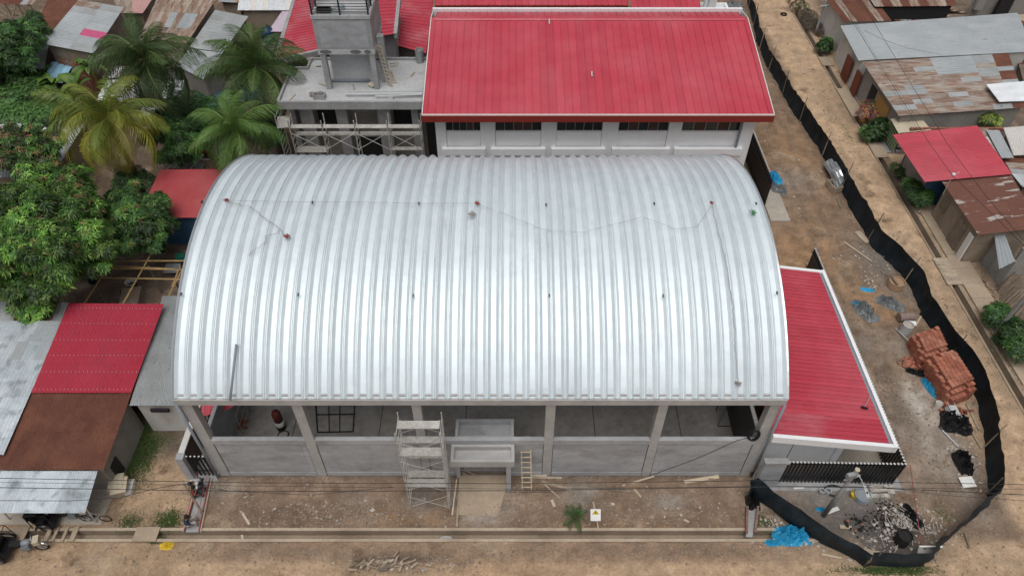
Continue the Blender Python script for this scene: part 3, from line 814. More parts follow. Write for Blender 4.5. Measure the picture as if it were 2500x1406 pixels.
def ladder(label, foot, top, w, rungs, m, r=.035, wide=None):
    foot, top = V(foot), V(top)
    t = thing('ladder', label, 'ladder', foot)
    d = (top - foot); side = V(wide) if wide else d.cross(V((0, 0, 1))).normalized()
    side = side.normalized() * w / 2
    for s_ in (-1, 1):
        MB().beam(foot + side * s_, top + side * s_, r * 1.6, r * 1.6).build('rail', m, t)
    for i in range(rungs):
        p = lerp(foot, top, (i + .6) / rungs)
        MB().beam(p - side * 1.25, p + side * 1.25, r * 1.6, r * 1.3).build('rung', m, t)
    return t
ladder('rough wooden ladder leaning on the hall wall right of the entrance', (.80, 19.1, .02), (.72, 19.9, 2.75), .48, 8, 'wood_new', wide=(1, 0, 0))

# ------------------------------------------------------------------ red roofed school block
sch = thing('school_block', 'long white two storey block under a big red seamed roof', 'building', (6, 48.5, 0))
EY, EZ, RY, RZ = 43.35, 7.66, 53.6, 9.62
RX0, RX1 = -6.25, 18.15
strips(sch, [(RX0 + .35, RY, RZ), (RX1 - .35, RY, RZ), (RX1 - .35, EY, EZ), (RX0 + .35, EY, EZ)], 42, SEAM, 'red', 'v', 'roof_panel')
strips(sch, [(RX0 + .35, RY + 1.7, RZ - .32), (RX1 - .35, RY + 1.7, RZ - .32), (RX1 - .35, RY, RZ), (RX0 + .35, RY, RZ)], 42, SEAM, 'red', 'v', 'back_roof_panel')
MB().hexa([(RX0 + .3, RY - .28, RZ - .01), (RX1 - .3, RY - .28, RZ - .01), (RX1 - .3, RY + .28, RZ - .01), (RX0 + .3, RY + .28, RZ - .01)], [(RX0 + .3, RY - .2, RZ + .06), (RX1 - .3, RY - .2, RZ + .06), (RX1 - .3, RY + .2, RZ + .06), (RX0 + .3, RY + .2, RZ + .06)]).build('ridge_cap', 'red', sch)
for x0, x1, xt0, xt1 in ((RX0 + .06, RX0 + .38, RX0, RX0 + .06), (RX1 - .38, RX1 - .06, RX1 - .06, RX1)):
    MB().hexa([(x0, EY, EZ - .02), (x1, EY, EZ - .02), (x1, RY, RZ - .02), (x0, RY, RZ - .02)], [(x0, EY, EZ + .075), (x1, EY, EZ + .075), (x1, RY, RZ + .075), (x0, RY, RZ + .075)]).build('verge', 'red', sch)
    MB().hexa([(xt0, EY, EZ - .4), (xt1, EY, EZ - .4), (xt1, RY, RZ - .4), (xt0, RY, RZ - .4)], [(xt0, EY, EZ + .09), (xt1, EY, EZ + .09), (xt1, RY, RZ + .09), (xt0, RY, RZ + .09)]).build('verge_trim', 'trim', sch)
    MB().hexa([(xt0, RY + .003, RZ - .4), (xt1, RY + .003, RZ - .4), (xt1, RY + 1.75, RZ - .7), (xt0, RY + 1.75, RZ - .7)], [(xt0, RY + .003, RZ + .09), (xt1, RY + .003, RZ + .09), (xt1, RY + 1.75, RZ - .22), (xt0, RY + 1.75, RZ - .22)]).build('verge_trim', 'trim', sch)
MB().box(RX0, RX1, RY + 1.76, RY + 1.98, RZ - .75, RZ - .08).build('back_parapet', 'white', sch)
MB().box(RX0, RX1, EY - .10, EY - .004, EZ - .30, EZ + .06).build('gutter', 'trim', sch)
MB().box(RX0, RX1, EY - .17, EY - .103, EZ - .50, EZ - .02).build('fascia', 'fascia', sch)
MB().hexa([(RX0 + .4, EY + .05, EZ - .32), (RX1 - .4, EY + .05, EZ - .32), (RX1 - .4, RY + 1.6, EZ - .32), (RX0 + .4, RY + 1.6, EZ - .32)], [(RX0 + .4, EY + .05, EZ - .22), (RX1 - .4, EY + .05, EZ - .22), (RX1 - .4, RY + 1.6, EZ - .22), (RX0 + .4, RY + 1.6, EZ - .22)]).build('soffit', 'white', sch)
for u, v in ((1341, 58), (1445, 186)):
    p = at(u, v, lerp(EZ, RZ, (280 - v) / 235)); MB().tube(p + V((0, -.1, .0)), p + V((0, .3, .18)), .06, 6).build('vent_pipe', 'pvc_light', sch)
WY = 44.1
cols = [(-5.31, -4.75), (-2.27, -1.2), (2.1, 3.2), (6.47, 7.62), (11.2, 12.15), (16.45, 17.15)]
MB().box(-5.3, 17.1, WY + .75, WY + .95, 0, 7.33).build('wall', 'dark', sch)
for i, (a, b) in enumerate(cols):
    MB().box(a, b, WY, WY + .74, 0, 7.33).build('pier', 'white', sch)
MB().box(17.16, 17.32, WY + .02, 54.8, 0, 7.33).build('end_wall', 'white', sch)
MB().box(-5.48, -5.32, WY + .02, 54.8, 0, 7.33).build('end_wall', 'white', sch)
MB().tube((16.3, WY - .1, 0), (16.3, WY - .1, 7.2), .09, 8).build('downpipe', 'pvc', sch)
rg = random.Random(2)
for i in range(5):
    a, b = cols[i][1] + .02, cols[i + 1][0] - .02
    MB().box(a, b, WY + .12, WY + .36, 4.3, 5.66).build('spandrel', 'white', sch)
    MB().box(a + .3, b - .3, WY + .10, WY + .118, 4.45, 5.5).build('spandrel_panel', 'white', sch)
    MB().box(a, b, WY + .10, WY + .2, 5.663, 5.72).build('sill', 'white', sch)
    MB().box(a - .35, b + .35, WY - .32, WY - .01, 3.9, 4.47).build('planter_box', 'white', sch)
    MB().box(a - .35, b + .35, WY - .2, WY - .02, 1.0, 3.89).build('lower_wall', 'white', sch)
    MB().box(a, b, WY + .2, WY + .26, 5.663, 5.74).build('window_frame', 'alu', sch)
    n = 5
    for j in range(n):
        p, q = lerp(a, b, j / n), lerp(a, b, (j + 1) / n)
        MB().box(p + .03, q - .03, WY + .22, WY + .24, 5.745, 7.3).build('pane', ['glass', 'brownpanel', 'glass'][rg.randrange(3)], sch)
        MB().box(p - .02, p + .02, WY + .2, WY + .26, 5.745, 7.32).build('mullion', 'alu', sch)
# black picket fence beside it
def picket_fence(name, label, pts, h, step, parent_loc, lean=0.0, r=.055, cap=True, group=None, rail=True, z0=.05, cam_cap='capwhite'):
    t = thing(name, label, 'fence', parent_loc, group)
    me = MB().tube((0, 0, 0), (0, 0, h), r, 6).mesh('picket')
    mc = MB().lathe((0, 0, h), [(r * .95, .002), (r * .95, .012)], 6).mesh('picket_cap')
    for a, b in zip(pts[:-1], pts[1:]):
        a, b = V(a), V(b)
        n = max(2, int((b - a).length / step))
        for i in range(n):
            p = lerp(a, b, i / n)
            o = link_mesh('picket', me, 'black', t, None, p - ORG[t.name] + V((0, 0, z0)))
            if cap: link_mesh('cap', mc, cam_cap, o, None, (0, 0, 0))
        if rail:
            dn = (b - a).normalized(); nn = V((-dn.y, dn.x, 0)) * (r + .03)
            for z in (.3, h - .35):
                MB().beam(a + nn + V((0, 0, z0 + z)), b + nn + V((0, 0, z0 + z)), .04, .06).build('rail', 'black', t)
    return t
picket_fence('picket_fence', 'black tube fence between the white block and the side yard', [(19.12, 42.6, 0), (19.12, 53.5, 0)], 2.5, .19, (19.12, 47, 0), cap=False, r=.07)
picket_fence('corner_fence', 'black tube fence wrapping round the corner of the low red roofed annex', [(14.3, 19.62, 0), (20.5, 19.5, 0), (20.5, 36.0, 0)], 2.0, .19, (20.5, 19.5, 0), cam_cap='capwhite', r=.07)
# ------------------------------------------------------------------ low red annex right of the hall
anx = thing('annex', 'low white annex with a red single pitch roof beside the hall', 'building', (16, 26, 0))
A = dict(x0=13.02, x1=19.45, y0=19.72, y1=32.35, zl=4.40, zr=3.42)
strips(anx, [(A['x0'], A['y1'] - .1, A['zl']), (A['x1'] - .2, A['y1'] - .1, A['zr'] + .03), (A['x1'] - .2, A['y0'] + .1, A['zr'] + .03), (A['x0'], A['y0'] + .1, A['zl'])], 44, SEAM, lambda i, j, r_: 'red_dusty' if i > 38 else 'red', 'u', 'roof_panel', scale=.8)
for y in (A['y0'], A['y1'] - .1):
    MB().hexa([(A['x0'], y - .12, A['zl'] - .42), (A['x1'], y - .12, A['zr'] - .42), (A['x1'], y + .09, A['zr'] - .42), (A['x0'], y + .09, A['zl'] - .42)], [(A['x0'], y - .12, A['zl'] + .06), (A['x1'], y - .12, A['zr'] + .06), (A['x1'], y + .09, A['zr'] + .06), (A['x0'], y + .09, A['zl'] + .06)]).build('fascia', 'white', anx)
MB().box(A['x1'] - .19, A['x1'] - .03, A['y0'] + .1, A['y1'] - .21, A['zr'] - .15, A['zr'] - .02).build('gutter', 'pvc', anx)
MB().box(A['x1'] - .02, A['x1'] + .16, A['y0'] - .12, A['y1'] - .01, A['zr'] - .42, A['zr'] + .09).build('eave_trim', 'white', anx)
MB().hexa([(13.05, 20.6, 0), (17.6, 20.6, 0), (17.6, 20.8, 0), (13.05, 20.8, 0)], [(13.05, 20.6, 4.25), (17.6, 20.6, 3.56), (17.6, 20.8, 3.56), (13.05, 20.8, 4.25)]).build('front_wall', 'white', anx)
MB().box(14.9, 14.93, 20.58, 20.597, 0, 3.85).build('joint', 'groove', anx)
MB().box(17.25, 17.6, 20.45, 20.598, 0, 3.5).build('corner_pier', 'white', anx)
MB().box(17.4, 17.6, 20.81, 31.9, 0, 3.45).build('side_wall', 'white', anx)
MB().box(17.61, 19.2, 23.2, 23.4, 0, 3.3).build('porch_wall', 'greywall', anx)
MB().box(18.0, 18.9, 23.1, 23.19, 0, 2.2).build('door', 'brownpanel', anx)
MB().box(13.05, 17.39, 31.7, 31.9, 0, 3.5).build('back_wall', 'white', anx)
MB().box(13.1, 14.25, 19.35, 19.55, 0, 2.35).build('wing_wall', 'plaster', anx)
MB().box(13.05, 14.32, 19.28, 19.62, 2.353, 2.45).build('wing_coping', 'concrete', anx)
b = thing('push_broom', 'push broom lying on the red annex roof near the gutter', 'broom', at(2112, 998, 3.6))
zz = lambda x: lerp(A['zl'], A['zr'], (x - A['x0']) / (A['x1'] - A['x0'])) + .06
p0 = at(2125, 966, 3.5); p1 = at(2110, 995, 3.6); p0.z, p1.z = zz(p0.x) + .02, zz(p1.x) + .04
MB().tube(p0, p1, .016, 5).build('handle', 'pvc_light', b)
MB().obox(p1 + V((-.03, -.05, .02)), (.34, .09, .09), rz=-.35).build('head', 'black', b)
# ------------------------------------------------------------------ unfinished concrete block with the tower
blk = thing('concrete_block', 'unfinished grey concrete block with flat roof beside the palms', 'building', (-11.5, 48, 0))
SX0, SX1, SY0, SY1, SZ = -16.6, -6.45, 45.4, 51.4, 7.3
MB().add([(SX0, SY0, SZ - .35), (SX1, SY0, SZ - .35), (SX1, SY1, SZ - .35), (-15.4, SY1, SZ - .35), (-15.4, 50.0, SZ - .35), (SX0, 50.0, SZ - .35),
          (SX0, SY0, SZ), (SX1, SY0, SZ), (SX1, SY1, SZ), (-15.4, SY1, SZ), (-15.4, 50.0, SZ), (SX0, 50.0, SZ)],
         [(6, 7, 8, 9, 10, 11), (5, 4, 3, 2, 1, 0)] + [(i, (i + 1) % 6, 6 + (i + 1) % 6, 6 + i) for i in range(6)]).build('roof_slab', 'concrete_pale', blk)
for x0, x1, y0, y1 in [(SX0 - .03, SX1 + .03, SY0 - .18, SY0 - .003), (SX0 - .18, SX0 - .003, SY0 - .002, 50.0), (SX1 + .003, SX1 + .15, SY0, SY1), (-15.4, SX1, SY1 + .003, SY1 + .15), (SX0 - .15, -15.42, 50.003, 50.15), (-15.56, -15.41, 50.153, SY1 + .15)]:
    MB().box(x0, x1, y0, y1, SZ - .42, SZ + .20).build('parapet', 'concrete', blk)
for x, w in ((-16.3, .35), (-15.6, .95), (-12.95, .8), (-9.9, .95), (-7.4, .5)):
    MB().box(x, x + w, 46.1, 46.6, 0, SZ - .36).build('column', 'concrete', blk)
MB().box(-16.5, -6.5, 47.2, 47.4, 0, SZ - .36).build('wall', 'greywall', blk)
MB().box(-16.3, -6.6, 46.15, 46.55, 3.3, 3.8).build('floor_beam', 'concrete', blk) if False else None
for x0, x1, z0, z1 in ((-14.6, -13.0, 3.9, 6.7), (-8.9, -7.45, 4.3, 6.85), (-12.0, -10.0, .2, 3.2)):
    MB().box(x0, x1, 47.15, 47.19, z0, z1).build('opening', 'dark', blk)  # dark sheet on the solid wall, the opening's shade put into its colour
MB().box(-6.4, -5.6, 46.2, 46.3, 0, 6.5).build('dark_panel', 'black', blk)
t = blk
TX0, TX1, TY0, TY1 = -13.62, -9.62, 47.15, 51.2
tw = thing('tank_tower', 'square raw concrete water tower with a black railed top', 'tower', (-11.6, 49.2, SZ))
for x in (TX0 + .08, TX1 - .45):
    for y in (TY0 + .05, TY1 - .4):
        MB().box(x, x + .37, y, y + .4, SZ + .003, 10.1).build('leg', 'concrete', tw)
MB().box(TX0, TX1, TY0, TY1, 10.103, 10.45).build('ring_beam', 'concrete_pale', tw)
MB().box(TX0 + .02, TX1 - .02, TY0 + .02, TY1 - .02, 10.453, 12.7).build('tank_wall', 'concrete', tw)
MB().box(TX0 + .35, TX1 - .35, TY0 + .012, TY0 + .018, 10.6, 12.5).build('render_panel', 'plaster', tw)
MB().box(TX0 - .02, TX1 + .02, TY0 - .02, TY1 + .02, 12.703, 12.95).build('top_slab', 'concrete_pale', tw)
MB().box(TX0 + .46, TX1 - .46, TY0 + 1.15, TY0 + 1.3, SZ + .003, 10.1).build('back_wall', 'concrete_pale', tw)
MB().box(TX1 + .03, TX1 + .5, TY0 + 1.0, TY0 + 1.5, SZ + .003, 10.9).build('side_column', 'concrete', tw)
for x in (TX0 + .1, (TX0 + TX1) / 2, TX1 - .1):
    MB().box(x - .05, x + .05, TY0 + .05, TY0 + .15, 12.953, 14.6).build('rail_post', 'black', tw)
for y in (TY0 + 1.4, TY0 + 2.8, TY1 - .1):
    for x in (TX0 + .1, TX1 - .1):
        MB().box(x - .05, x + .05, y, y + .1, 12.953, 14.6).build('rail_post', 'black', tw)
for k_ in range(8):
    z = 13.15 + k_ * .19
    MB().tube((TX0 + .05, TY0 + .1, z), (TX1 - .05, TY0 + .1, z), .028, 5).build('rail', 'black', tw)
    for x in (TX0 + .1, TX1 - .1):
        MB().tube((x, TY0 + .12, z), (x, TY1 - .06, z), .028, 5).build('rail', 'black', tw)
M['patch'] = pmat('dark_repair_patch', (.14, .138, .135), .9, var=.2)
for x, w in ((TX0 + .55, .45), (TX1 - 1.35, .42), (TX1 - .5, .26)):
    MB().hexa([(x + w * math.cos(a) * random.Random(int(a * 9)).uniform(.75, 1), TY0 - .006, 10.3 + .16 * math.sin(a)) for a in np.arange(0, 6.2, .5)], [(x + w * .9 * math.cos(a), TY0 - .016, 10.3 + .14 * math.sin(a)) for a in np.arange(0, 6.2, .5)]).build('repair_patch', 'patch', tw)
def basin(label, c, sx, sy, h, m, m2, rz=0.0, name='basin', cat='basin'):
    t = thing(name, label, cat, c)
    c = V(c)
    MB().obox(c + V((0, 0, .02)), (sx, sy, .04), rz).build('floor', m2, t)
    R = Matrix.Rotation(rz, 3, 'Z')
    for dx, dy, wx, wy in ((0, -sy / 2 + .03, sx, .06), (0, sy / 2 - .03, sx, .06), (-sx / 2 + .03, 0, .06, sy - .124), (sx / 2 - .03, 0, .06, sy - .124)):
        MB().obox(c + R @ V((dx, dy, .04 + h / 2)), (wx, wy, h), rz).build('side', m, t)
basin('black mortar tub on the tower top behind the railing', (TX0 + .85, TY0 + .55, 12.953), .95, .5, .25, 'plastic_black', 'plastic_black', name='mortar_tub')
M['hose'] = pmat('teal_hose', (.03, .16, .2), .5)
MB().path([(TX0 + 1.75 + .4 * math.cos(a * 1.0) + .1 * math.sin(3 * a), TY0 + .8 + .35 * math.sin(a), 12.97 + .012 * a) for a in np.arange(0, 20, .35)], .016, 4).solo('hose_coil', 'hose', 'tangled teal hose on the tower top', 'hose')
basin('grey mixing trough on the front edge of the flat roof', at(781, 240, SZ), .85, .5, .32, 'concrete', 'dirtdrum', name='mixing_trough', cat='trough')
ladder('pale wooden ladder leaning against the tower corner', (-8.95, 47.6, SZ), (-9.45, 47.95, 10.4), .4, 11, 'wood_new', .03, wide=(.8, -.6, 0))
ladder('short pale ladder lying on the flat roof under the tower', at(962, 205, SZ + .02), at(948, 172, SZ + .1), .4, 6, 'wood_new', .03, wide=(1, .1, 0))
ladder('small ladder lying behind the tower at the roof edge', at(952, 160, SZ + .03), at(972, 157, SZ + .03), .5, 3, 'wood', .03, wide=(0, 1, 0))
for k_, (q, w, lab) in enumerate([((842, 230, 1035, 228), .07, 'long pale pipe on the flat roof, nearest the tower'), ((850, 224, 1036, 222), .05, 'thin pale pipe on the flat roof beside the longer pipe'), ((916, 235, 1030, 231), .06, 'shorter pale pipe on the flat roof near the parapet')]):
    MB().tube(at(q[0], q[1], SZ + .22) , at(q[2], q[3], SZ + .26), w, 6).solo('loose_pipe', 'pvc_light', lab, 'pipe', 'pipes on the flat roof')
MB().tube(at(804, 197, SZ + .12), at(902, 197, SZ + .12), .11, 10).solo('blue_pipe', 'pvc', 'thick blue grey pipe lying between the tower legs', 'pipe', smooth=True)
def bucket(label, c, r, h, m, mi='dark', name='bucket', n=16, cat='bucket', group=None):
    t = thing(name, label, cat, c, group)
    MB().lathe(c, [(r * .85, 0), (r, h), (r * .93, h), (r * .80, .03)], n).build('body', m, t, False)
    MB().lathe(V(c) + V((0, 0, h * .72)), [(r * .90, 0), (r * .90, .01)], n).build('contents', mi, t)
    return t
bucket('white paint bucket on the flat roof near the parapet', at(955, 243, SZ), .17, .3, 'paper', 'dirtdrum')
bucket('grey bucket behind the mixing trough, nearer the palms', at(762, 236, SZ), .17, .28, 'concrete', 'dirtdrum')
bucket('grey bucket behind the mixing trough, nearer the tower', at(783, 234, SZ), .17, .28, 'concrete', 'dirtdrum')
bucket('small pale drum at the back corner of the flat roof', at(757, 152, SZ), .2, .3, 'concrete_pale', 'dirtdrum')
bucket('tall grey cement drum against the red roof edge', at(1026, 152, SZ), .33, 1.05, 'concrete', 'concrete', name='cement_drum', cat='drum')
c = at(905, 214, SZ); b = MB(); rg = random.Random(6)
for i in range(3): b.stone(c + V((rg.uniform(-.2, .2), rg.uniform(-.15, .15), .16)), .34, rg, .8)
b.solo('cement_sack', 'sack', 'crumpled brown paper sack beside the tower leg', 'sack')
for k_, (u0, v0, u1, v1, lab) in enumerate([(707, 245, 721, 230, 'short board propped at the corner of the flat roof'), (778, 203, 795, 210, 'yellowish board lying left of the tower'), (862, 208, 865, 220, 'short pale board between the tower legs'), (1003, 187, 1012, 176, 'crossed pale board on the right of the flat roof'), (771, 163, 784, 162, 'dark board at the back of the flat roof')]):
    MB().beam(at(u0, v0, SZ + .04), at(u1, v1, SZ + .04), .1, .04).solo('loose_board', 'wood' if k_ != 4 else 'wood_dark', lab, 'board', 'boards on the flat roof')
# red roofs behind the tower
def seam_house(name, label, px, n, along, wm, mat='red', sides=(0, 1, 2, 3), inset=.5, trims=()):
    c = [at(u, v, z) for u, v, z in px]
    cc = sum(c, V((0, 0, 0))) / 4
    t = thing(name, label, 'building', (cc.x, cc.y, 0))
    strips(t, c, n, SEAM, mat, along, 'roof_panel')
    walls(t, c, wm, inset, .2, 0, sides, drop=.12)
    for i in trims:
        a, b = c[i], c[(i + 1) % 4]
        MB().beam(a + V((0, 0, -.14)), b + V((0, 0, -.14)), .30, .42).build('gutter_beam', 'concrete', t)
    return t
seam_house('rear_wing', 'red seamed roof wing behind the tower on the palm side', [(722, -14, 6.2), (905, -40, 7.4), (850, 108, 7.0), (672, 148, 5.9)], 24, 'u', 'greywall', 'red_dusty', trims=(2, 3))
seam_house('gallery_wing', 'narrow red seamed roof with ridge flashing right of the tower', [(922, -12, 7.6), (975, -12, 7.3), (965, 84, 7.2), (915, 92, 7.5)], 12, 'u', 'concrete', 'red_dusty', trims=(1,))
seam_house('lower_wing', 'lower dusty red seamed roof between the gallery and the big roof', [(980, -14, 5.3), (1062, -14, 5.3), (1040, 132, 4.8), (938, 104, 4.8)], 18, 'u', 'greywall', 'red_dusty')
rear = thing('rear_block', 'far red roofed block with dark gallery at the top edge', 'building', (2, 66, 0))
strips(rear, [(-6.7, 70, 8.6), (10.15, 70, 8.6), (10.15, 61.4, 7.0), (-6.7, 61.4, 7.0)], 29, SEAM, 'red', 'v', 'roof_panel')
MB().box(-6.7, 10.1, 61.35, 61.43, 6.8, 6.98).build('eave', 'fascia', rear)
MB().box(-6.5, 10.0, 63.4, 63.6, 0, 6.9).build('gallery_wall', 'doorred', rear)
for x in (-6.4, -1.6, 1.2, 5.2, 9.3):
    MB().box(x, x + (1.3 if x in (-1.6, 5.2) else .6), 62.4, 62.8, 0, 6.9).build('pillar', 'whitewall', rear)
MB().box(-6.4, 10, 62.3, 62.38, 3.4, 4.4).build('balustrade', 'whitewall', rear)
r2 = thing('rear_stair_block', 'far red roofed bay with deep brick red fascia beside the water tank', 'building', (13, 66, 0))
strips(r2, [(10.25, 69, 8.6), (16.2, 69, 8.6), (16.2, 60.4, 7.25), (10.25, 60.4, 7.25)], 11, SEAM, 'red', 'v', 'roof_panel')
MB().box(10.25, 16.2, 60.2, 60.38, 6.6, 7.25).build('fascia', 'fascia', r2)
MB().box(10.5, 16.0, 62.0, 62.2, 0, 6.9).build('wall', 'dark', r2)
for x in (10.4, 13.4, 14.3, 15.3): MB().box(x, x + .35, 61.0, 61.4, 0, 6.9).build('pillar', 'white', r2)
wt = thing('white_tank_base', 'white roofless tank platform with two chimney pillars', 'tank', (17.2, 60, 0))
c0 = at(1745, 36, 4.6)
tx, ty = c0.x, c0.y
MB().box(tx - 1.5, tx + 1.5, ty - .2, ty + 2.2, 0, 4.2).build('base', 'white', wt)
for bx in ((tx - 1.5, tx + 1.5, ty - .2, ty), (tx - 1.5, tx + 1.5, ty + 2.0, ty + 2.2), (tx - 1.5, tx - 1.3, ty + .002, ty + 1.998), (tx + 1.3, tx + 1.5, ty + .002, ty + 1.998)):
    MB().box(*bx, 4.203, 4.7).build('parapet', 'white', wt)
for dx, dy, h in ((-.3, .5, 6.2), (-.5, 1.3, 6.9)):
    MB().box(tx + dx - .35, tx + dx + .35, ty + dy - .2, ty + dy + .2, 4.204, h).build('pillar', 'white', wt)
# ------------------------------------------------------------------ village houses
RR = random.Random(11)
def house(name, label, px, nu, nv, mats, along='v', waves=5, wall='greywall', inset=.3, sides=(0, 1, 2, 3), amp=.018, seed=1, cat='house', jitter=0.0, group=None, z0=0.0):
    c = [at(u, v, z) for u, v, z in px]
    cc = sum(c, V((0, 0, 0))) / 4
    t = thing(name, label, cat, (cc.x, cc.y, 0), group)
    rg = random.Random(seed)
    if callable(mats): mf = mats
    else: mf = lambda i, j, r_: r_.choice(mats)
    if along == 'u': strips(t, c, nv, corr(waves, amp), lambda i, j, r_: mf(j, i, r_), 'u', 'sheet', nu, rng=rg, jitter=jitter)
    else: strips(t, c, nu, corr(waves, amp), mf, 'v', 'sheet', nv, rng=rg, jitter=jitter)
    if wall: walls(t, c, wall, inset, .15, z0, sides, drop=.09)
    return t, c
def brick_courses(t, p0, p1, z0, z1, n, rows, m='brickwall', proud=.02):
    """courses of single bricks laid on the face of a wall"""
    p0, p1 = V(p0), V(p1); d = (p1 - p0); L = d.length; dn = d / L
    nn = V((dn.y, -dn.x, 0))
    for r_ in range(rows):
        for i in range(n):
            x = (i + (.5 if r_ % 2 else 0)) / n
            if x > 1 - .5 / n: continue
            c = p0 + d * (x + .5 / n) + nn * proud + V((0, 0, lerp(z0, z1, (r_ + .5) / rows)))
            MB().obox(c, (L / n * .9, .06, (z1 - z0) / rows * .82), rz=math.atan2(dn.y, dn.x)).build('brick', m, t)

# left, near
RH = house('red_roof_house', 'house with a crimson corrugated roof beside the silver hall', [(170, 740, 4.05), (400, 742, 4.05), (320, 959, 3.22), (78, 959, 3.22)], 8, 3, ['red_dark'], waves=5, wall='adobe', sides=(0, 1, 3), seed=2)
t, c = RH
sb = MB()
for k_ in range(6):
    s_ = (.06, .24, .43, .60, .78, .965)[k_]
    p, q = lerp(c[0], c[3], s_), lerp(c[1], c[2], s_)
    for i in range(24):
        x = lerp(p, q, (i + .5) / 24); sb.lathe(x + V((0, 0, .012)), [(.022, 0), (.018, .018)], 6)
sb.build('screws', 'capwhite', t)['kind'] = 'stuff'
t, c = house('rust_roof_house', 'house with a dark rust brown roof below the crimson one', [(80, 957, 3.12), (322, 957, 3.12), (253, 1146, 2.6), (-24, 1146, 2.6)], 8, 2, ['rust'], waves=6, wall='greywall', seed=3)
p = at(268, 1140, 0)
MB().obox((c[2].x - .28, c[2].y + 1.0, 1.0), (.05, .7, 1.3)).build('window', 'dark', t)
t, c = house('carport', 'open carport roofed with bright zinc sheets over a parked mototaxi', [(-2, 1149, 2.52), (238, 1149, 2.52), (207, 1252, 2.2), (-46, 1252, 2.2)], 7, 1, ['zinc_bright'], waves=6, wall=None, seed=4, cat='carport')
for u, v in ((236, 1276), (128, 1272), (25, 1268)):
    q = at(u, v); MB().tube((q.x, q.y, 0), (q.x + .05, q.y + .1, 2.2), .045, 6).build('post', 'galv_tube', t)
MB().beam(c[3] + V((.1, .1, -.08)), c[2] + V((-.1, .1, -.08)), .08, .1).build('beam', 'wood_dark', t)
house('silver_roof_house', 'house with a patchy silver sheet roof at the lower left edge', [(-10, 783, 3.7), (152, 783, 3.7), (8, 1110, 2.9), (-190, 1110, 2.9)], 6, 7, ['zinc_bright', 'zinc_bright', 'zinc_bright', 'zinc'], waves=4, wall='greywall', seed=5, jitter=.0)
t, c = house('grey_lean_to', 'narrow grey corrugated lean to between crimson roof and hall', [(398, 722, 3.7), (470, 722, 3.55), (432, 990, 2.95), (318, 990, 3.0)], 3, 3, ['zinc_dirty'], waves=9, wall='whitewall', seed=6, inset=.25)
MB().box(c[3].x + .9, c[3].x + 1.9, c[3].y + .0, c[3].y + .12, 2.35, 2.6).build('vent', 'dark', t)
house('stained_shed', 'low shed with stained zinc and rust strips under the mango tree', [(-40, 735, 3.4), (168, 738, 3.4), (150, 783, 3.2), (-60, 783, 3.2)], 9, 1, ['zinc_dirty', 'rust', 'zinc', 'rust_v'], waves=3, wall='adobe', seed=7)
t, c = house('red_canopy', 'pinkish red sheet canopy on a blue wall beside the vault', [(396, 414, 3.2), (545, 413, 3.4), (545, 532, 3.0), (342, 532, 2.9)], 5, 2, ['red_dull'], waves=3, wall=None, seed=8, cat='canopy', amp=.006)
walls(t, c, 'bluewall', .5, .15, 0, (0, 2), drop=.1)
t, c = house('plank_shed', 'small open store of grey boards behind the red canopy', [(415, 398, 1.2), (500, 398, 1.2), (495, 412, 1.1), (405, 412, 1.1)], 5, 1, ['zinc_dirty', 'wood_dark'], waves=1, wall='wood_dark', seed=9, cat='shed', inset=.1)
for (a, b) in (((410, 412), (450, 378)), ((465, 412), (497, 378)), ((437, 388), (512, 390))):
    MB().tube(at(*a, 1.4), at(*b, 1.7), .05, 6).build('pole', 'trim', t)
# left, far
def l1(i, j, r_): return 'pink' if (j == 4 and i >= 1) else ('rust_pale' if (j == 0 and i == 0) else r_.choice(['zinc', 'zinc', 'zinc_dirty']))
t, c = house('pink_sheet_house', 'house whose grey roof carries one bright pink sheet', [(192, 0, 5.0), (302, 20, 4.9), (229, 131, 4.3), (102, 107, 4.5)], 2, 7, l1, along='u', waves=5, wall='adobe', seed=10)
pw0, pw1 = V((at(112, 117, 4.1).x, at(112, 117, 4.1).y, 0)), V((at(222, 137, 4.1).x, at(222, 137, 4.1).y, 0))
brick_courses(t, pw0 + V((.4, .1, 0)), pw1 + V((-.3, .1, 0)), .1, 3.0, 14, 12)
house('brown_rust_house', 'deep brown rusted roof left of the pink sheet house', [(120, -2, 4.4), (192, -2, 4.5), (133, 74, 4.0), (84, 76, 3.9)], 1, 3, ['rust'], along='v', waves=10, wall='greywall', seed=11)
house('pale_lean_to', 'pale grey sheet lean to below the brown rusted roof', [(98, 82, 3.4), (126, 76, 3.5), (108, 168, 2.7), (20, 178, 2.5)], 1, 6, ['zinc', 'zinc_dirty', 'zinc'], along='u', waves=5, wall='wood_dark', seed=12)
t, c = house('open_barn', 'open barn with rust and white striped roof in the top left corner', [(-30, -40, 4.6), (118, -26, 4.6), (77, 12, 4.3), (-50, 10, 4.3)], 9, 1, ['rust', 'rust', 'zinc', 'rust_v'], waves=3, wall=None, seed=13, cat='barn')
for u, v in ((12, 12), (42, 12), (72, 12)):
    a = at(u, v, 4.2); MB().beam((a.x, a.y, 0), (a.x, a.y, 4.2), .14, .14).build('post', 'wood', t); MB().beam((a.x, a.y, 2.9), (a.x + 1.0, a.y, 4.15), .1, .1).build('brace', 'wood', t); MB().beam((a.x, a.y, 2.9), (a.x - 1.0, a.y, 4.15), .1, .1).build('brace', 'wood', t)
a = at(-20, 40, 3.0); b_ = at(92, 36, 3.0); MB().beam(a, b_, .12, .15).build('tie_beam', 'wood', t)
MB().box(at(-40, 20, 2).x, at(75, 20, 2).x, at(0, -20, 0).y + 1, at(0, -20, 0).y + 1.2, 0, 3.5).build('back_wall', 'adobe', t)
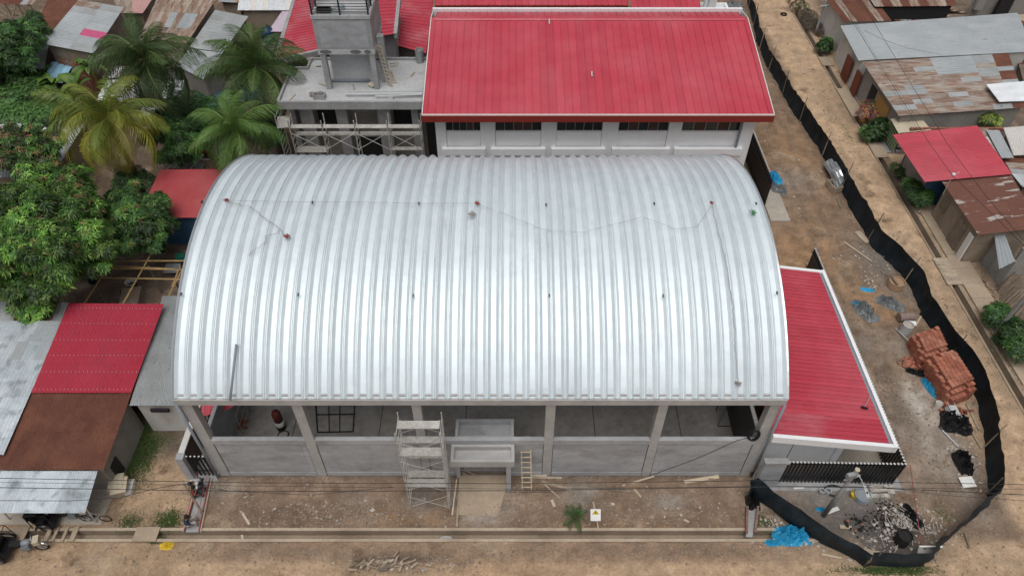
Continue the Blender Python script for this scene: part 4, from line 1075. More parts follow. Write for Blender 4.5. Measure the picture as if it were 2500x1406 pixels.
t, c = house('blue_awning', 'light blue sheet awning behind the banana plants', [(127, 151, 2.6), (183, 150, 2.6), (152, 203, 2.2), (103, 203, 2.2)], 5, 1, ['skyblue'], waves=3, wall=None, seed=14, cat='awning')
for q in c: MB().tube((lerp(q.x, (c[0].x + c[2].x) / 2, .1), lerp(q.y, (c[0].y + c[2].y) / 2, .1), 0), (lerp(q.x, (c[0].x + c[2].x) / 2, .1), lerp(q.y, (c[0].y + c[2].y) / 2, .1), q.z - .03), .05, 6).build('post', 'wood', t)
house('streaked_roof_house', 'broad rust streaked roof behind the tall palm', [(388, -10, 4.2), (527, -2, 4.2), (456, 106, 3.7), (338, 100, 3.7)], 8, 3, lambda i, j, r_: 'zinc' if (j == 1 and i in (3, 5, 6)) else 'rust_v', waves=4, wall='adobe', seed=15)
house('pink_rust_house', 'small roof of rust with a faded pink strip at the top edge', [(268, -20, 3.8), (384, -20, 3.8), (348, 33, 3.5), (298, 33, 3.5)], 4, 1, lambda i, j, r_: 'pink_pale' if i > 1 else 'rust_v', waves=4, wall='adobe', seed=16)
house('slate_grey_house', 'stained grey sheet roof between streaked roof and green tarp', [(523, 27, 3.7), (605, 43, 3.6), (546, 127, 3.25), (462, 117, 3.3)], 3, 4, ['zinc_dirty'], along='u', waves=4, wall='adobe', seed=17)
house('light_grey_annex', 'clean light grey roof below the stained one near the palms', [(461, 121, 3.2), (544, 130, 3.15), (497, 194, 2.8), (430, 160, 2.9)], 2, 2, ['zinc'], along='u', waves=6, wall='greywall', seed=18)
house('patched_rust_annex', 'rust and grey patched roof behind the tall palm crown', [(352, 104, 3.1), (458, 108, 3.1), (428, 168, 2.8), (330, 160, 2.8)], 5, 1, ['rust_v', 'zinc', 'rust_v'], waves=5, wall='greywall', seed=19)
house('strip_rust_annex', 'low rust roof with one white strip in front of the tall palm', [(272, 160, 2.7), (352, 166, 2.7), (322, 192, 2.5), (250, 190, 2.5)], 5, 1, lambda i, j, r_: 'zinc_white' if i == 1 else 'rust_v', waves=4, wall='adobe', seed=20)
house('white_roof_hut', 'hut with a clean white sheet roof between two palms', [(262, 196, 2.5), (347, 193, 2.5), (336, 250, 2.2), (236, 245, 2.2)], 4, 1, ['zinc_white'], waves=5, wall='greywall', seed=21)
house('small_white_roof', 'small white sheet roof right of the tall palm trunk', [(412, 194, 2.4), (450, 197, 2.4), (440, 240, 2.2), (392, 240, 2.2)], 3, 1, ['zinc_white', 'zinc'], waves=4, wall='wood_dark', seed=22)
house('white_shelter', 'tiny white shelter roof under the yellowish palm', [(350, 262, 2.3), (398, 262, 2.3), (390, 284, 2.1), (340, 284, 2.1)], 3, 1, ['zinc_white'], waves=3, wall='wood_dark', seed=23)
house('silver_hut', 'silver sheet roof half covered by creepers at the left edge', [(-70, 308, 3.0), (62, 296, 3.0), (20, 345, 2.7), (-100, 350, 2.7)], 5, 1, ['zinc_white', 'zinc_bright'], waves=4, wall='adobe', seed=24)
house('white_long_roof', 'long white sheet roof below the yellowish palm', [(120, 298, 3.1), (214, 290, 3.1), (142, 406, 2.6), (40, 400, 2.6)], 5, 2, ['zinc_white', 'zinc_bright'], waves=4, wall='adobe', seed=25)
house('grey_edge_roof', 'small grey white roof at the left edge behind the mango', [(-60, 396, 2.9), (34, 392, 2.9), (30, 434, 2.7), (-70, 436, 2.7)], 4, 1, ['zinc_white', 'zinc'], waves=4, wall='adobe', seed=26)
house('lilac_roof', 'pale lilac sheet roof beside the green tarp', [(690, 27, 3.0), (720, 24, 3.0), (692, 78, 2.7), (655, 78, 2.7)], 3, 1, ['lilac'], waves=4, wall='greywall', seed=27)
house('striped_rust_roof', 'rust and white striped roof above the green tarp', [(588, -30, 3.4), (722, -26, 3.4), (712, 26, 3.1), (582, 26, 3.1)], 9, 1, ['rust', 'zinc_white', 'rust_v', 'trim'], waves=3, wall='adobe', seed=28)
house('back_lane_roof', 'dull brown roof behind the streaked roof at the top edge', [(530, -40, 3.4), (592, -40, 3.4), (585, 8, 3.2), (535, 5, 3.2)], 4, 1, ['rust_v', 'zinc_dirty'], waves=4, wall='adobe', seed=29)
# right hand street
def r1(i, j, r_): return r_.choice(['zinc', 'zinc', 'zinc_dirty'])
t, c = house('long_grey_house', 'street house with a broad plain grey sheet roof', [(2052, 64, 3.3), (2484, 33, 4.0), (2525, 126, 4.0), (2096, 148, 3.1)], 6, 9, ['zinc'], along='u', waves=4, wall='whitewall', seed=30)
for y0, y1 in ((57.8, 58.9), (60.2, 61.6)): MB().box(c[3].x + .12, c[3].x + .27, y0, y1, .2, 2.3).build('door', 'doorred', t)
def r2(i, j, r_):
    if i in (3, 4) and j in (0, 1, 2, 3): return 'zinc'
    if i >= 6: return r_.choice(['rust', 'zinc', 'rust'])
    return r_.choice(['rust_pale', 'rust_pale', 'rust_pale', 'zinc_dirty'])
t, c = house('patched_rust_house', 'street house with a rust and grey patchwork roof', [(2106, 153, 3.3), (2462, 132, 3.9), (2510, 262, 3.9), (2194, 283, 3.05)], 7, 12, r2, along='u', waves=3, wall='greywall', seed=31)
MB().box(c[3].x + .1, c[3].x + .28, 52.2, 54.6, .1, 2.5).build('ochre_panel', 'ochre', t); MB().box(c[3].x + .1, c[3].x + .28, 55.0, 56.6, .1, 2.5).build('porch_opening', 'dark', t)  # porch shade is painted as a dark sheet on the wall
house('bright_patch_roof', 'blinding white zinc roof at the right edge behind the patchwork', [(2408, 207, 4.15), (2520, 198, 4.2), (2520, 246, 4.1), (2440, 249, 4.05)], 2, 5, ['zinc_white'], along='u', waves=4, wall=None, seed=32, cat='roof')
house('white_strip_roof', 'thin white sheet strip below the blinding white roof', [(2385, 258, 3.2), (2490, 250, 3.3), (2490, 262, 3.2), (2392, 268, 3.1)], 2, 1, ['zinc_white'], along='u', waves=3, wall=None, seed=33, cat='roof')
t = thing('block_wall', 'grey block wall behind the street red roof', 'wall', (34, 49.6, 0))
for r_ in range(8):
    for i in range(12):
        x = 31.6 + (i + .5 * (r_ % 2)) * .75
        MB().box(x, x + .71, 49.4, 49.6, .02 + r_ * .31, .30 + r_ * .31).build('block', 'brickwall' if r_ == 7 else 'greywall', t)
t, c = house('street_red_roof_house', 'street house under a rose red corrugated roof', [(2180, 330, 3.1), (2386, 308, 3.7), (2471, 425, 3.7), (2257, 444, 3.05)], 2, 9, ['red'], along='u', waves=4, wall=None, seed=34)
walls(t, c, 'bluewall', 1.0, .15, 0, (0, 1, 2), drop=.4)
walls(t, c, 'greywall', 1.0, .15, 0, (3,), drop=.4)
t2, c = house('flaking_rust_house', 'street house with flaking rust roof and cream walls', [(2300, 444, 2.95), (2470, 428, 3.5), (2540, 556, 3.5), (2388, 573, 2.95)], 3, 6, ['rust_patch'], along='u', waves=5, wall='adobe', seed=35)
for y0, y1, m_ in ((40.4, 41.2, 'wood_dark'), (37.7, 38.9, 'wood_dark'), (36.7, 37.2, 'paper')): MB().box(c[3].x + .12, c[3].x + .30, y0, y1, (1.2 if y0 > 40 else .1), 2.3).build('window' if y0 > 40 else 'door', m_, t2)
house('cream_roof_house', 'cream weathered corrugated roof at the right edge', [(2452, 312, 3.3), (2540, 305, 3.6), (2550, 376, 3.6), (2476, 380, 3.2)], 7, 1, ['trim', 'trim', 'whitewall'], waves=3, wall='adobe', seed=36, amp=.03)
house('mossy_strip_roof', 'narrow mossy tile strip beside the rose red roof', [(2388, 314, 3.3), (2412, 314, 3.3), (2462, 390, 3.1), (2446, 388, 3.1)], 2, 4, ['rust_pale', 'trim'], waves=2, wall='adobe', seed=37)
house('grey_strip_roof', 'smooth grey blue sheet strip beside the mossy tiles', [(2415, 318, 3.5), (2440, 318, 3.5), (2476, 386, 3.3), (2452, 386, 3.3)], 1, 1, ['zinc'], waves=2, wall='adobe', seed=38)
house('brown_back_roof', 'low brown roof with a pale scrap behind the flaking rust house', [(2445, 382, 2.9), (2540, 385, 3.0), (2560, 440, 3.0), (2474, 428, 2.8)], 2, 3, ['rust_pale', 'rust', 'zinc_dirty'], along='u', waves=4, wall='adobe', seed=39)
house('grey_patch_roof', 'small light grey sheet at the right edge beside the flaking rust', [(2470, 424, 3.3), (2540, 430, 3.4), (2540, 470, 3.4), (2495, 455, 3.2)], 1, 2, ['zinc'], along='u', waves=4, wall='adobe', seed=40)
t, c = house('gate_shelter', 'grey sheet metal gate shelter at the end of the cream house', [(2428, 560, 2.6), (2452, 568, 2.7), (2478, 638, 2.6), (2444, 655, 2.4)], 1, 3, ['zinc'], along='v', waves=4, wall=None, seed=41, cat='shelter')
g0, g1 = at(2395, 642), at(2440, 700)
for k_ in range(3):
    a, b_ = lerp(g0, g1, k_ / 3), lerp(g0, g1, (k_ + .95) / 3)
    MB().hexa([a, b_, b_ + V((.06, 0, 0)), a + V((.06, 0, 0))], [a + V((0, 0, 2.3)), b_ + V((0, 0, 2.3)), b_ + V((.06, 0, 2.3)), a + V((.06, 0, 2.3))]).build('gate_leaf', 'zinc_dirty', t)
MB().box(34.2, 38, 35.4, 35.6, 0, 2.4).build('side_wall', 'greywall', t)
house('rust_corner_house', 'rusty brown roof with pale streaks at the head of the street', [(2010, -14, 3.6), (2140, 2, 3.7), (2178, 52, 3.4), (2062, 54, 3.3)], 7, 1, ['rust', 'rust_v', 'rust', 'zinc'], waves=3, wall='whitewall', seed=42)
house('long_brown_roof', 'long brown rust roof along the top right edge', [(2110, -30, 4.0), (2320, -34, 4.1), (2336, 15, 3.9), (2140, 17, 3.8)], 9, 1, ['rust', 'rust', 'rust_v'], waves=3, wall='dark', seed=43)
t, c = house('jumble_roof', 'jumble of torn rusty sheets between the grey and brown roofs', [(2165, 30, 2.6), (2290, 28, 2.6), (2300, 48, 2.4), (2190, 52, 2.4)], 9, 1, ['rust', 'zinc_dirty', 'rust_v', 'wood'], waves=2, wall='adobe', seed=44)
for k_ in range(5):
    a = at(2300 + k_ * 9, 25 + k_ * 2, 1.6); MB().obox(a, (.5, 2.2, .04), rz=.5, tilt=-.4).build('leaning_board', 'wood' if k_ % 2 else 'rust', t)
t = thing('far_concrete_house', 'grey concrete house with a black doorway in the top right corner', 'house', at(2420, 10))
a, b_ = at(2360, 40), at(2540, 30)
MB().hexa([a, b_, b_ + V((0, .2, 0)), a + V((0, .2, 0))], [a + V((0, 0, 3.4)), b_ + V((0, 0, 3.4)), b_ + V((0, .2, 3.4)), a + V((0, .2, 3.4))]).build('wall', 'greywall', t)
MB().box(lerp(a.x, b_.x, .30), lerp(a.x, b_.x, .46), a.y - .6, a.y - .08, .02, 2.2).build('doorway', 'dark', t)  # doorway shade put in as a near-black box before the wall
MB().box(lerp(a.x, b_.x, .02), lerp(a.x, b_.x, .12), a.y - .5, a.y - .08, .9, 2.0).build('barred_window', 'alu', t)
house('brown_strip_house', 'striped brown roof end at the right edge of the grey roof', [(2470, 36, 3.4), (2540, 40, 3.4), (2560, 90, 3.3), (2508, 95, 3.3)], 2, 7, ['rust', 'wood', 'rust'], along='u', waves=2, wall='dark', seed=45)
house('dark_rear_house', 'low dull roof in shade at the right edge below the grey roof', [(2482, 138, 2.8), (2570, 134, 2.8), (2590, 200, 2.6), (2500, 205, 2.6)], 3, 3, ['wood_dark', 'rust'], along='u', waves=3, wall='adobe', seed=46)
t, c = house('cream_gate', 'cream sloping sheet over a green barred gate below the patchwork house', [(2180, 290, 2.3), (2245, 283, 2.5), (2275, 318, 2.4), (2200, 325, 2.1)], 3, 1, ['trim', 'sack'], waves=2, wall=None, seed=47, cat='gate')
M['gategreen'] = pmat('pale_green_bars', (.20, .25, .13), .7, var=.1)
for k_ in range(7):
    MB().box(c[3].x - .05, c[3].x + .02, c[3].y - .1, c[3].y + 2.2, .3 + k_ * .26, .42 + k_ * .26).build('bar', 'gategreen', t)

# ------------------------------------------------------------------ narrow gate and alley left of the hall
t = thing('alley_wall', 'pale boundary wall beside the narrow black gate', 'wall', (-17.4, 24, 0))
MB().box(-17.5, -17.3, 20.15, 30, 0, 2.05).build('wall', 'brownpanel', t)
MB().box(-17.56, -17.24, 20.1, 30, 2.053, 2.14).build('coping', 'whitewall', t)
MB().box(-17.6, -17.2, 19.7, 20.09, 0, 2.14).build('pier', 'plaster', t)
picket_fence('narrow_gate', 'narrow black tube gate between boundary wall and hall corner', [(-17.15, 20.0, 0), (-16.05, 20.0, 0)], 1.9, .185, (-16.6, 20, 0), rail=True)
t = thing('inner_wall', 'brown panel wall with white frame along the inner alley', 'wall', (-15.3, 23, 0))
for y in (21.4, 24.2): MB().box(-16.6, -16.45, y, y + .35, 0, 2.6).build('post', 'whitewall', t)
MB().box(-16.58, -16.47, 21.76, 24.18, 0, 2.4).build('panel', 'brownpanel', t)
t, c = house('red_awning', 'small red sheet awning seen inside the hall opening', [(498, 986, 3.0), (575, 986, 2.9), (560, 998, 2.8), (497, 1016, 2.8)], 3, 1, ['red'], waves=2, wall=None, seed=48, cat='awning')
MB().tube(c[3] + V((.1, .1, 0)), (c[3].x + .1, c[3].y + .1, 0.06), .04, 6).build('post', 'galv_tube', t)
# ------------------------------------------------------------------ vegetation
def colour_mesh(me, cols):
    a = me.color_attributes.new('Col', 'FLOAT_COLOR', 'POINT')
    a.data.foreach_set('color', np.asarray(cols, dtype=np.float32).ravel())
def raw_mesh(name, v, f):
    me = bpy.data.meshes.new(name)
    v = np.asarray(v, dtype=np.float32); f = np.asarray(f, dtype=np.int32)
    me.vertices.add(len(v)); me.vertices.foreach_set('co', v.ravel())
    me.loops.add(f.size); me.loops.foreach_set('vertex_index', f.ravel())
    me.polygons.add(len(f)); me.polygons.foreach_set('loop_start', np.arange(0, f.size, f.shape[1])); me.polygons.foreach_set('loop_total', np.full(len(f), f.shape[1]))
    me.update(); me.validate()
    return me
MANGO = [((.042, .11, .017), 5), ((.078, .17, .026), 4), ((.14, .235, .045), 2.6), ((.15, .09, .04), .8), ((.024, .062, .012), 4)]
MANGO_RED = [((.04, .09, .018), 4), ((.065, .135, .026), 3), ((.17, .09, .048), 2.0), ((.20, .12, .06), .8), ((.025, .06, .014), 3)]
DARKG = [((.032, .085, .022), 4), ((.05, .12, .028), 3), ((.075, .15, .035), 1.2), ((.022, .055, .015), 3)]
MIDG = [((.036, .085, .021), 4), ((.052, .112, .027), 3), ((.07, .135, .036), 1.2), ((.024, .058, .014), 3)]
CROTON = [((.22, .04, .05), 3), ((.10, .03, .05), 3), ((.35, .18, .03), 1.5), ((.05, .10, .03), 2)]
def crown_mesh(name, lobes, n, leaf, wid, nl, pal, seed, org, droop=.35, inner=.25, upmin=-.35):
    rg = np.random.default_rng(seed)
    L = np.array(lobes, float)
    area = (L[:, 3] * L[:, 4] + L[:, 4] * L[:, 5] + L[:, 3] * L[:, 5]); area /= area.sum()
    P, Nn, LI = [], [], []
    while len(P) < n:
        i = rg.choice(len(L), p=area)
        d = rg.normal(size=3); d /= np.linalg.norm(d)
        if d[2] < upmin and rg.random() < .85: continue
        q = rg.uniform(.30, .8) if rg.random() < inner else rg.uniform(.84, 1.08)
        p = L[i, :3] + d * q * L[i, 3:6]
        q_ = (((p - L[:, :3]) / L[:, 3:6]) ** 2).sum(1); q_[i] = 9
        if q_.min() < .55 and rg.random() < .92: continue
        if p[2] < .15: continue
        P.append(p); LI.append(i); nn = d / L[i, 3:6]; nn /= np.linalg.norm(nn); Nn.append(nn)
    P, Nn, LI = np.array(P), np.array(Nn), np.array(LI)
    ax = Nn * .75 + np.array([0, 0, .6]); ax /= np.linalg.norm(ax, axis=1)[:, None]
    t1 = np.cross(ax, [0.3, .9, .1]); t1 /= np.linalg.norm(t1, axis=1)[:, None]; t2 = np.cross(ax, t1)
    cols = np.array([c for c, w in pal]); w = np.array([w for c, w in pal], float); w /= w.sum()
    tone = rg.choice([.5, .65, .85, 1.0, 1.25, 1.6, 1.9], len(L))[LI][:, None]  # random clump tones put highlight and shadow contrast into the leaf colour
    ci = cols[rg.choice(len(cols), size=n, p=w)] * tone
    vs, cs = [], []
    ph = rg.uniform(0, 6.28, n)
    for k_ in range(nl):
        a = ph + 2 * np.pi * k_ / nl + rg.normal(0, .25, n)
        rad = np.cos(a)[:, None] * t1 + np.sin(a)[:, None] * t2
        lift = rg.uniform(-.25, .75, n)[:, None]
        dr = rad + ax * lift; dr /= np.linalg.norm(dr, axis=1)[:, None]
        ll = (leaf * rg.uniform(.7, 1.25, n))[:, None]
        sd_ = np.cross(dr, ax); sd_ /= np.linalg.norm(sd_, axis=1)[:, None] + 1e-6
        b0 = P + dr * .02
        mid = P + dr * ll * .5
        tip = P + dr * ll - np.array([0, 0, 1]) * ll * droop
        ww = wid * rg.uniform(.8, 1.2, n)[:, None]
        q = np.stack([b0, mid + sd_ * ww / 2, tip, mid - sd_ * ww / 2], 1)
        vs.append(q.reshape(-1, 3))
        c = ci * rg.uniform(.75, 1.25, n)[:, None]
        cs.append(np.repeat(c, 4, 0))
    v = np.concatenate(vs) - np.array(org); c = np.concatenate(cs)
    f = np.arange(len(v)).reshape(-1, 4)
    me = raw_mesh(name, v, f)
    colour_mesh(me, np.concatenate([np.clip(c, .005, 1), np.ones((len(c), 1))], 1))
    return me
def trunk_mb(base, top, r, limbs, rg):
    b = MB()
    mid = lerp(V(base), V(top), .5) + V((rg.uniform(-.15, .15), rg.uniform(-.15, .15), 0))
    b.path([base, mid, top], [r * 1.25, r, r * .75], 8)
    for p in limbs:
        st = lerp(V(base), V(top), rg.uniform(.6, 1))
        m_ = lerp(st, V(p), .5) + V((0, 0, .15 * (V(p) - st).length))
        b.path([st, m_, V(p)], [r * .55, r * .4, r * .12], 6)
    return b
def clumps(lobes, k, f, seed):
    rg = np.random.default_rng(seed + 900); out = []
    for l in lobes:
        out.append((*l[:3], l[3] * .62, l[4] * .62, l[5] * .62))
        m = max(3, int(k * l[3]))
        while m:
            d = rg.normal(size=3); d /= np.linalg.norm(d)
            if d[2] < -.3: continue
            r = f * rg.uniform(.6, 1.2)
            out.append((l[0] + d[0] * l[3] * .70, l[1] + d[1] * l[4] * .70, l[2] + d[2] * l[5] * .70, r, r, r * .75)); m -= 1
    return out
def tree(label, lobes, n, leaf, wid, nl, pal, seed, name='tree', cat='tree', r=.2, base=None, group=None, droop=.35, inner=.25, upmin=-.35, clump=0.0):
    rg = random.Random(seed)
    c = np.array(lobes)[:, :3].mean(0)
    base = V(base) if base else V((c[0], c[1], 0))
    t = thing(name, label, cat, (base.x, base.y, 0), group)
    top = V((c[0], c[1], max(.3, c[2] * .75)))
    trunk_mb((base.x, base.y, 0), top, r, [l[:3] for l in lobes], rg).build('trunk' if cat == 'tree' else 'stem', 'bark', t)
    me = crown_mesh('crown', clumps(lobes, 6, clump, seed) if clump else lobes, n, leaf, wid, nl, pal, seed, ORG[t.name], droop, inner, upmin)
    link_mesh('crown' if cat == 'tree' else 'foliage', me, 'leaf', t)
    return t
def lb(u, v, z, rx, ry=None, rz=None):
    p = at(u, v, z); return (p.x, p.y, z, rx, ry or rx, rz or rx * .8)
# the large mango: many lobes
tree('big mango tree with bright and reddish leaf tufts at the left edge',
     [lb(95, 462, 7.0, 2.0), lb(180, 455, 6.2, 1.6), lb(40, 525, 7.2, 2.2), lb(120, 535, 7.4, 2.3), lb(190, 525, 6.2, 1.7), lb(15, 610, 6.6, 2.1), lb(100, 610, 7.0, 2.3), lb(190, 600, 6.2, 2.1), lb(225, 585, 5.0, 1.2),
      lb(130, 675, 5.6, 1.9), lb(215, 650, 5.0, 1.4), lb(50, 690, 4.9, 1.8), lb(95, 735, 3.8, 1.3), lb(-40, 560, 6.6, 2.2), lb(-30, 660, 5.4, 2.0), lb(160, 480, 7.0, 1.8)], 7500, .33, .085, 9, MANGO, 21, 'mango_tree', r=.35, base=at(110, 640, 0), inner=.2, clump=.62)
tree('mango tree with many reddish brown shoots behind the big one',
     [lb(60, 345, 5.2, 1.7), lb(20, 350, 5.0, 1.6), lb(110, 350, 4.8, 1.5), lb(45, 390, 4.6, 1.6), lb(100, 385, 4.3, 1.3), lb(-20, 380, 4.8, 1.7)], 2200, .31, .08, 9, MANGO_RED, 22, 'mango_tree', r=.22, clump=.5)
tree('darker mango tree between the big mango and the red canopy',
     [lb(310, 495, 4.6, 1.5), lb(360, 505, 4.2, 1.3), lb(290, 545, 4.6, 1.6), lb(350, 550, 4.4, 1.5), lb(385, 545, 3.6, 1.0), lb(310, 590, 3.8, 1.4), lb(360, 585, 3.5, 1.2), lb(310, 455, 3.4, 1.0)], 3000, .31, .08, 9, DARKG + [((.09, .16, .03), 2), ((.16, .10, .05), .4)], 23, 'mango_tree', r=.22, clump=.5)
tree('sparse small tree above the darker mango', [lb(325, 430, 3.0, .9), lb(350, 445, 2.8, .8), lb(305, 425, 2.8, .7)], 330, .3, .07, 7, DARKG, 24, 'sapling', r=.07)
tree('dense dark tree in the upper left corner', [lb(40, 100, 5.2, 2.4), lb(0, 110, 5.4, 2.4), lb(60, 75, 5.2, 2.0), lb(25, 145, 4.6, 2.2), lb(-30, 160, 4.6, 2.4), lb(70, 115, 4.4, 1.5), lb(10, 170, 3.6, 1.8)], 3800, .30, .09, 7, DARKG, 25, 'dark_tree', r=.3, inner=.3, clump=.7)
tree('glossy dark tree between the palms near the concrete block', [lb(410, 315, 4.4, 1.5), lb(440, 350, 4.0, 1.6), lb(385, 330, 3.8, 1.3), lb(430, 375, 3.2, 1.5), lb(400, 300, 3.6, 1.2)], 2000, .32, .09, 8, DARKG, 26, 'dark_tree', r=.18, inner=.3, clump=.5)
tree('dark tree in the gap beneath the two far palms', [lb(520, 280, 2.6, 1.8, 1.5), lb(470, 285, 2.4, 1.5), lb(650, 290, 3.0, 1.3, 1.3), lb(660, 330, 3.0, 1.2), lb(480, 330, 2.2, 1.5), lb(460, 255, 2.6, 1.4)], 1800, .3, .09, 7, DARKG, 27, 'dark_tree', r=.15, inner=.3)
tree('vine covered mound left of the banana plants', [lb(50, 215, 2.2, 2.6, 2.2, 1.5), lb(25, 250, 2.0, 2.4, 2.0, 1.4), lb(75, 235, 2.0, 2.0, 1.8, 1.3), lb(-20, 230, 2.2, 2.6, 2.2, 1.5)], 3600, .18, .09, 6, MIDG, 28, 'creeper_mound', 'shrub', r=.1, inner=.15, upmin=0)
tree('low creeper spreading over the silver hut', [lb(60, 280, 2.9, 2.6, 1.3, .8), lb(120, 285, 3.0, 2.2, 1.4, .8), lb(150, 295, 3.1, 1.6, 1.0, .6), lb(10, 290, 2.8, 2.0, 1.2, .8), lb(100, 265, 2.6, 2.4, 1.3, .9)], 3400, .18, .09, 6, MIDG, 29, 'creeper_mound', 'shrub', r=.1, inner=.15, upmin=0)
# palms
def frond_mesh(name, length, arc, hang, seed, tint, width=.62, n=46):
    rg = random.Random(seed); b = MB(); cols = []
    pts = []
    for i in range(n + 1):
        t_ = i / n
        x = length * (t_ - .20 * arc * t_ ** 3)
        z = arc * length * (.40 * t_ - .72 * t_ ** 2.4)
        pts.append(V((x, .06 * length * math.sin(t_ * 2.0) * rg.uniform(.9, 1.1) * (seed % 3 - 1), z)))
    k0 = len(b.v)
    b.path(pts[::3] + [pts[-1]] if n % 3 else pts[::3], [lerp(.011 * length, .0015 * length, i / max(1, len(pts[::3]) - (0 if n % 3 else 1))) for i in range(len(pts[::3]) + (1 if n % 3 else 0))], 4)
    cols += [(max(.12, tint[0] * 1.7), max(.13, tint[1] * 1.35), .05, 1)] * (len(b.v) - k0)
    for i in range(4, n + 1):
        t_ = i / n
        p = pts[i]; d = (pts[i] - pts[i - 1]).normalized()
        ll = width * length * .42 * (math.sin(math.pi * min(1, .12 + t_ * .86)) ** .6) * rg.uniform(.85, 1.1)
        for s_ in (-1, 1):
            for off in (0.0, rg.uniform(.35, .65)):
                q = p - d * (length / n) * off
                side = V((0, 1, 0)) * s_
                dr = (side * 1.0 + d * rg.uniform(.55, .85) + V((0, 0, rg.uniform(-.15, .12)))).normalized()
                m_ = q + dr * ll * .5 - V((0, 0, 1)) * ll * hang * .18
                e = q + dr * ll * rg.uniform(.75, 1.0) - V((0, 0, 1)) * ll * hang * rg.uniform(.5, 1.3)
                w_ = d * (.0044 * length)
                k1 = len(b.v)
                b.add([q - w_ * .6, m_ - w_, e, m_ + w_, q + w_ * .6], [(0, 1, 3, 4), (1, 2, 3)])
                f_ = rg.uniform(.75, 1.25)
                cols += [(tint[0] * f_, tint[1] * f_, tint[2] * f_, 1)] * (len(b.v) - k1)
    me = b.mesh(name)
    colour_mesh(me, cols)
    return me
def palm(label, top, length, nf, seed, tints, hang=.55, nut=True, name='palm_tree', z_base=0.0, lean=(0, 0), el0=1.45, el1=-.85, trunk_r=.17):
    rg = random.Random(seed)
    top = V(top); base = V((top.x + lean[0], top.y + lean[1], z_base))
    t = thing(name, label, 'palm', base)
    if top.z - z_base > 1.2:
        n = 8; pts = [lerp(base, top, i / n) + V((.12 * math.sin(i * .6), 0, 0)) for i in range(n + 1)]
        MB().path(pts, [lerp(trunk_r * 1.3, trunk_r * .8, i / n) for i in range(n + 1)], 8).build('trunk', 'bark', t, True)
    mes = []
    for k_, (tint, arc) in enumerate([(tints[0], .95), (tints[1], .7), (tints[min(2, len(tints) - 1)], 1.25)]):
        mes.append(frond_mesh('frond', length, arc, hang, seed * 10 + k_, tint))
    for i in range(nf):
        a = i * 2.39996 + rg.uniform(-.2, .2)
        el = lerp(el0, el1, (i / (nf - 1)) ** .85) + rg.uniform(-.12, .12)
        me = mes[(2 if el < -.1 else (0 if i % 2 else 1))]
        o = link_mesh('frond', me, 'palm', t, None, top - base + V((0, 0, rg.uniform(-.1, .15))))
        o.rotation_euler = (rg.uniform(-.6, .6), -el + .1, a)
        s_ = rg.uniform(.85, 1.1) * (.8 if el > .9 else 1)
        o.scale = (s_, s_, s_)
    if nut:
        for i in range(7):
            a = rg.uniform(0, 6.28)
            MB().lathe(top + V((.3 * math.cos(a), .3 * math.sin(a), -.35 - .1 * rg.random())), [(.03, -.13), (.11, -.06), (.12, .03), (.03, .13)], 8).build('coconut', 'orange_nut' if nut == 'orange' else 'bark', t, True)
    return t
M['orange_nut'] = pmat('orange_coconut', (.28, .10, .03), .6, var=.15, rnd=.15)
YG = [(.19, .22, .03), (.12, .17, .028), (.25, .25, .03)]
DG = [(.042, .082, .024), (.06, .105, .028), (.035, .068, .022)]
GG = [(.052, .10, .026), (.075, .13, .034), (.045, .085, .024)]
palm('tall dark green coconut palm with long drooping fronds', at(358, 150, 8.6), 5.0, 30, 31, DG, hang=1.0)
palm('yellowish green coconut palm with orange nuts', at(265, 292, 7.6), 4.7, 26, 32, YG, hang=.85, nut='orange')
palm('dark green coconut palm close to the concrete block', at(625, 165, 8.2), 5.0, 30, 33, GG, hang=1.0)
palm('shorter bright green palm overhanging the vault edge', at(572, 318, 6.6), 3.9, 26, 34, [(.075, .15, .03), (.10, .18, .04), (.06, .11, .03)], hang=.85)
palm('spiky pandanus like palm in the dark garden gap', at(425, 275, 3.0), 1.5, 26, 35, [(.03, .07, .022), (.04, .085, .025), (.03, .065, .02)], hang=.25, nut=False, name='spiky_palm', trunk_r=.1, el1=-.4)
palm('small green palm sapling growing in the front yard', at(1405, 1262, .25), .85, 13, 36, [(.03, .085, .022), (.04, .10, .025), (.03, .08, .02)], hang=.35, nut=False, name='palm_sapling', el0=1.0, el1=.15, trunk_r=.05)
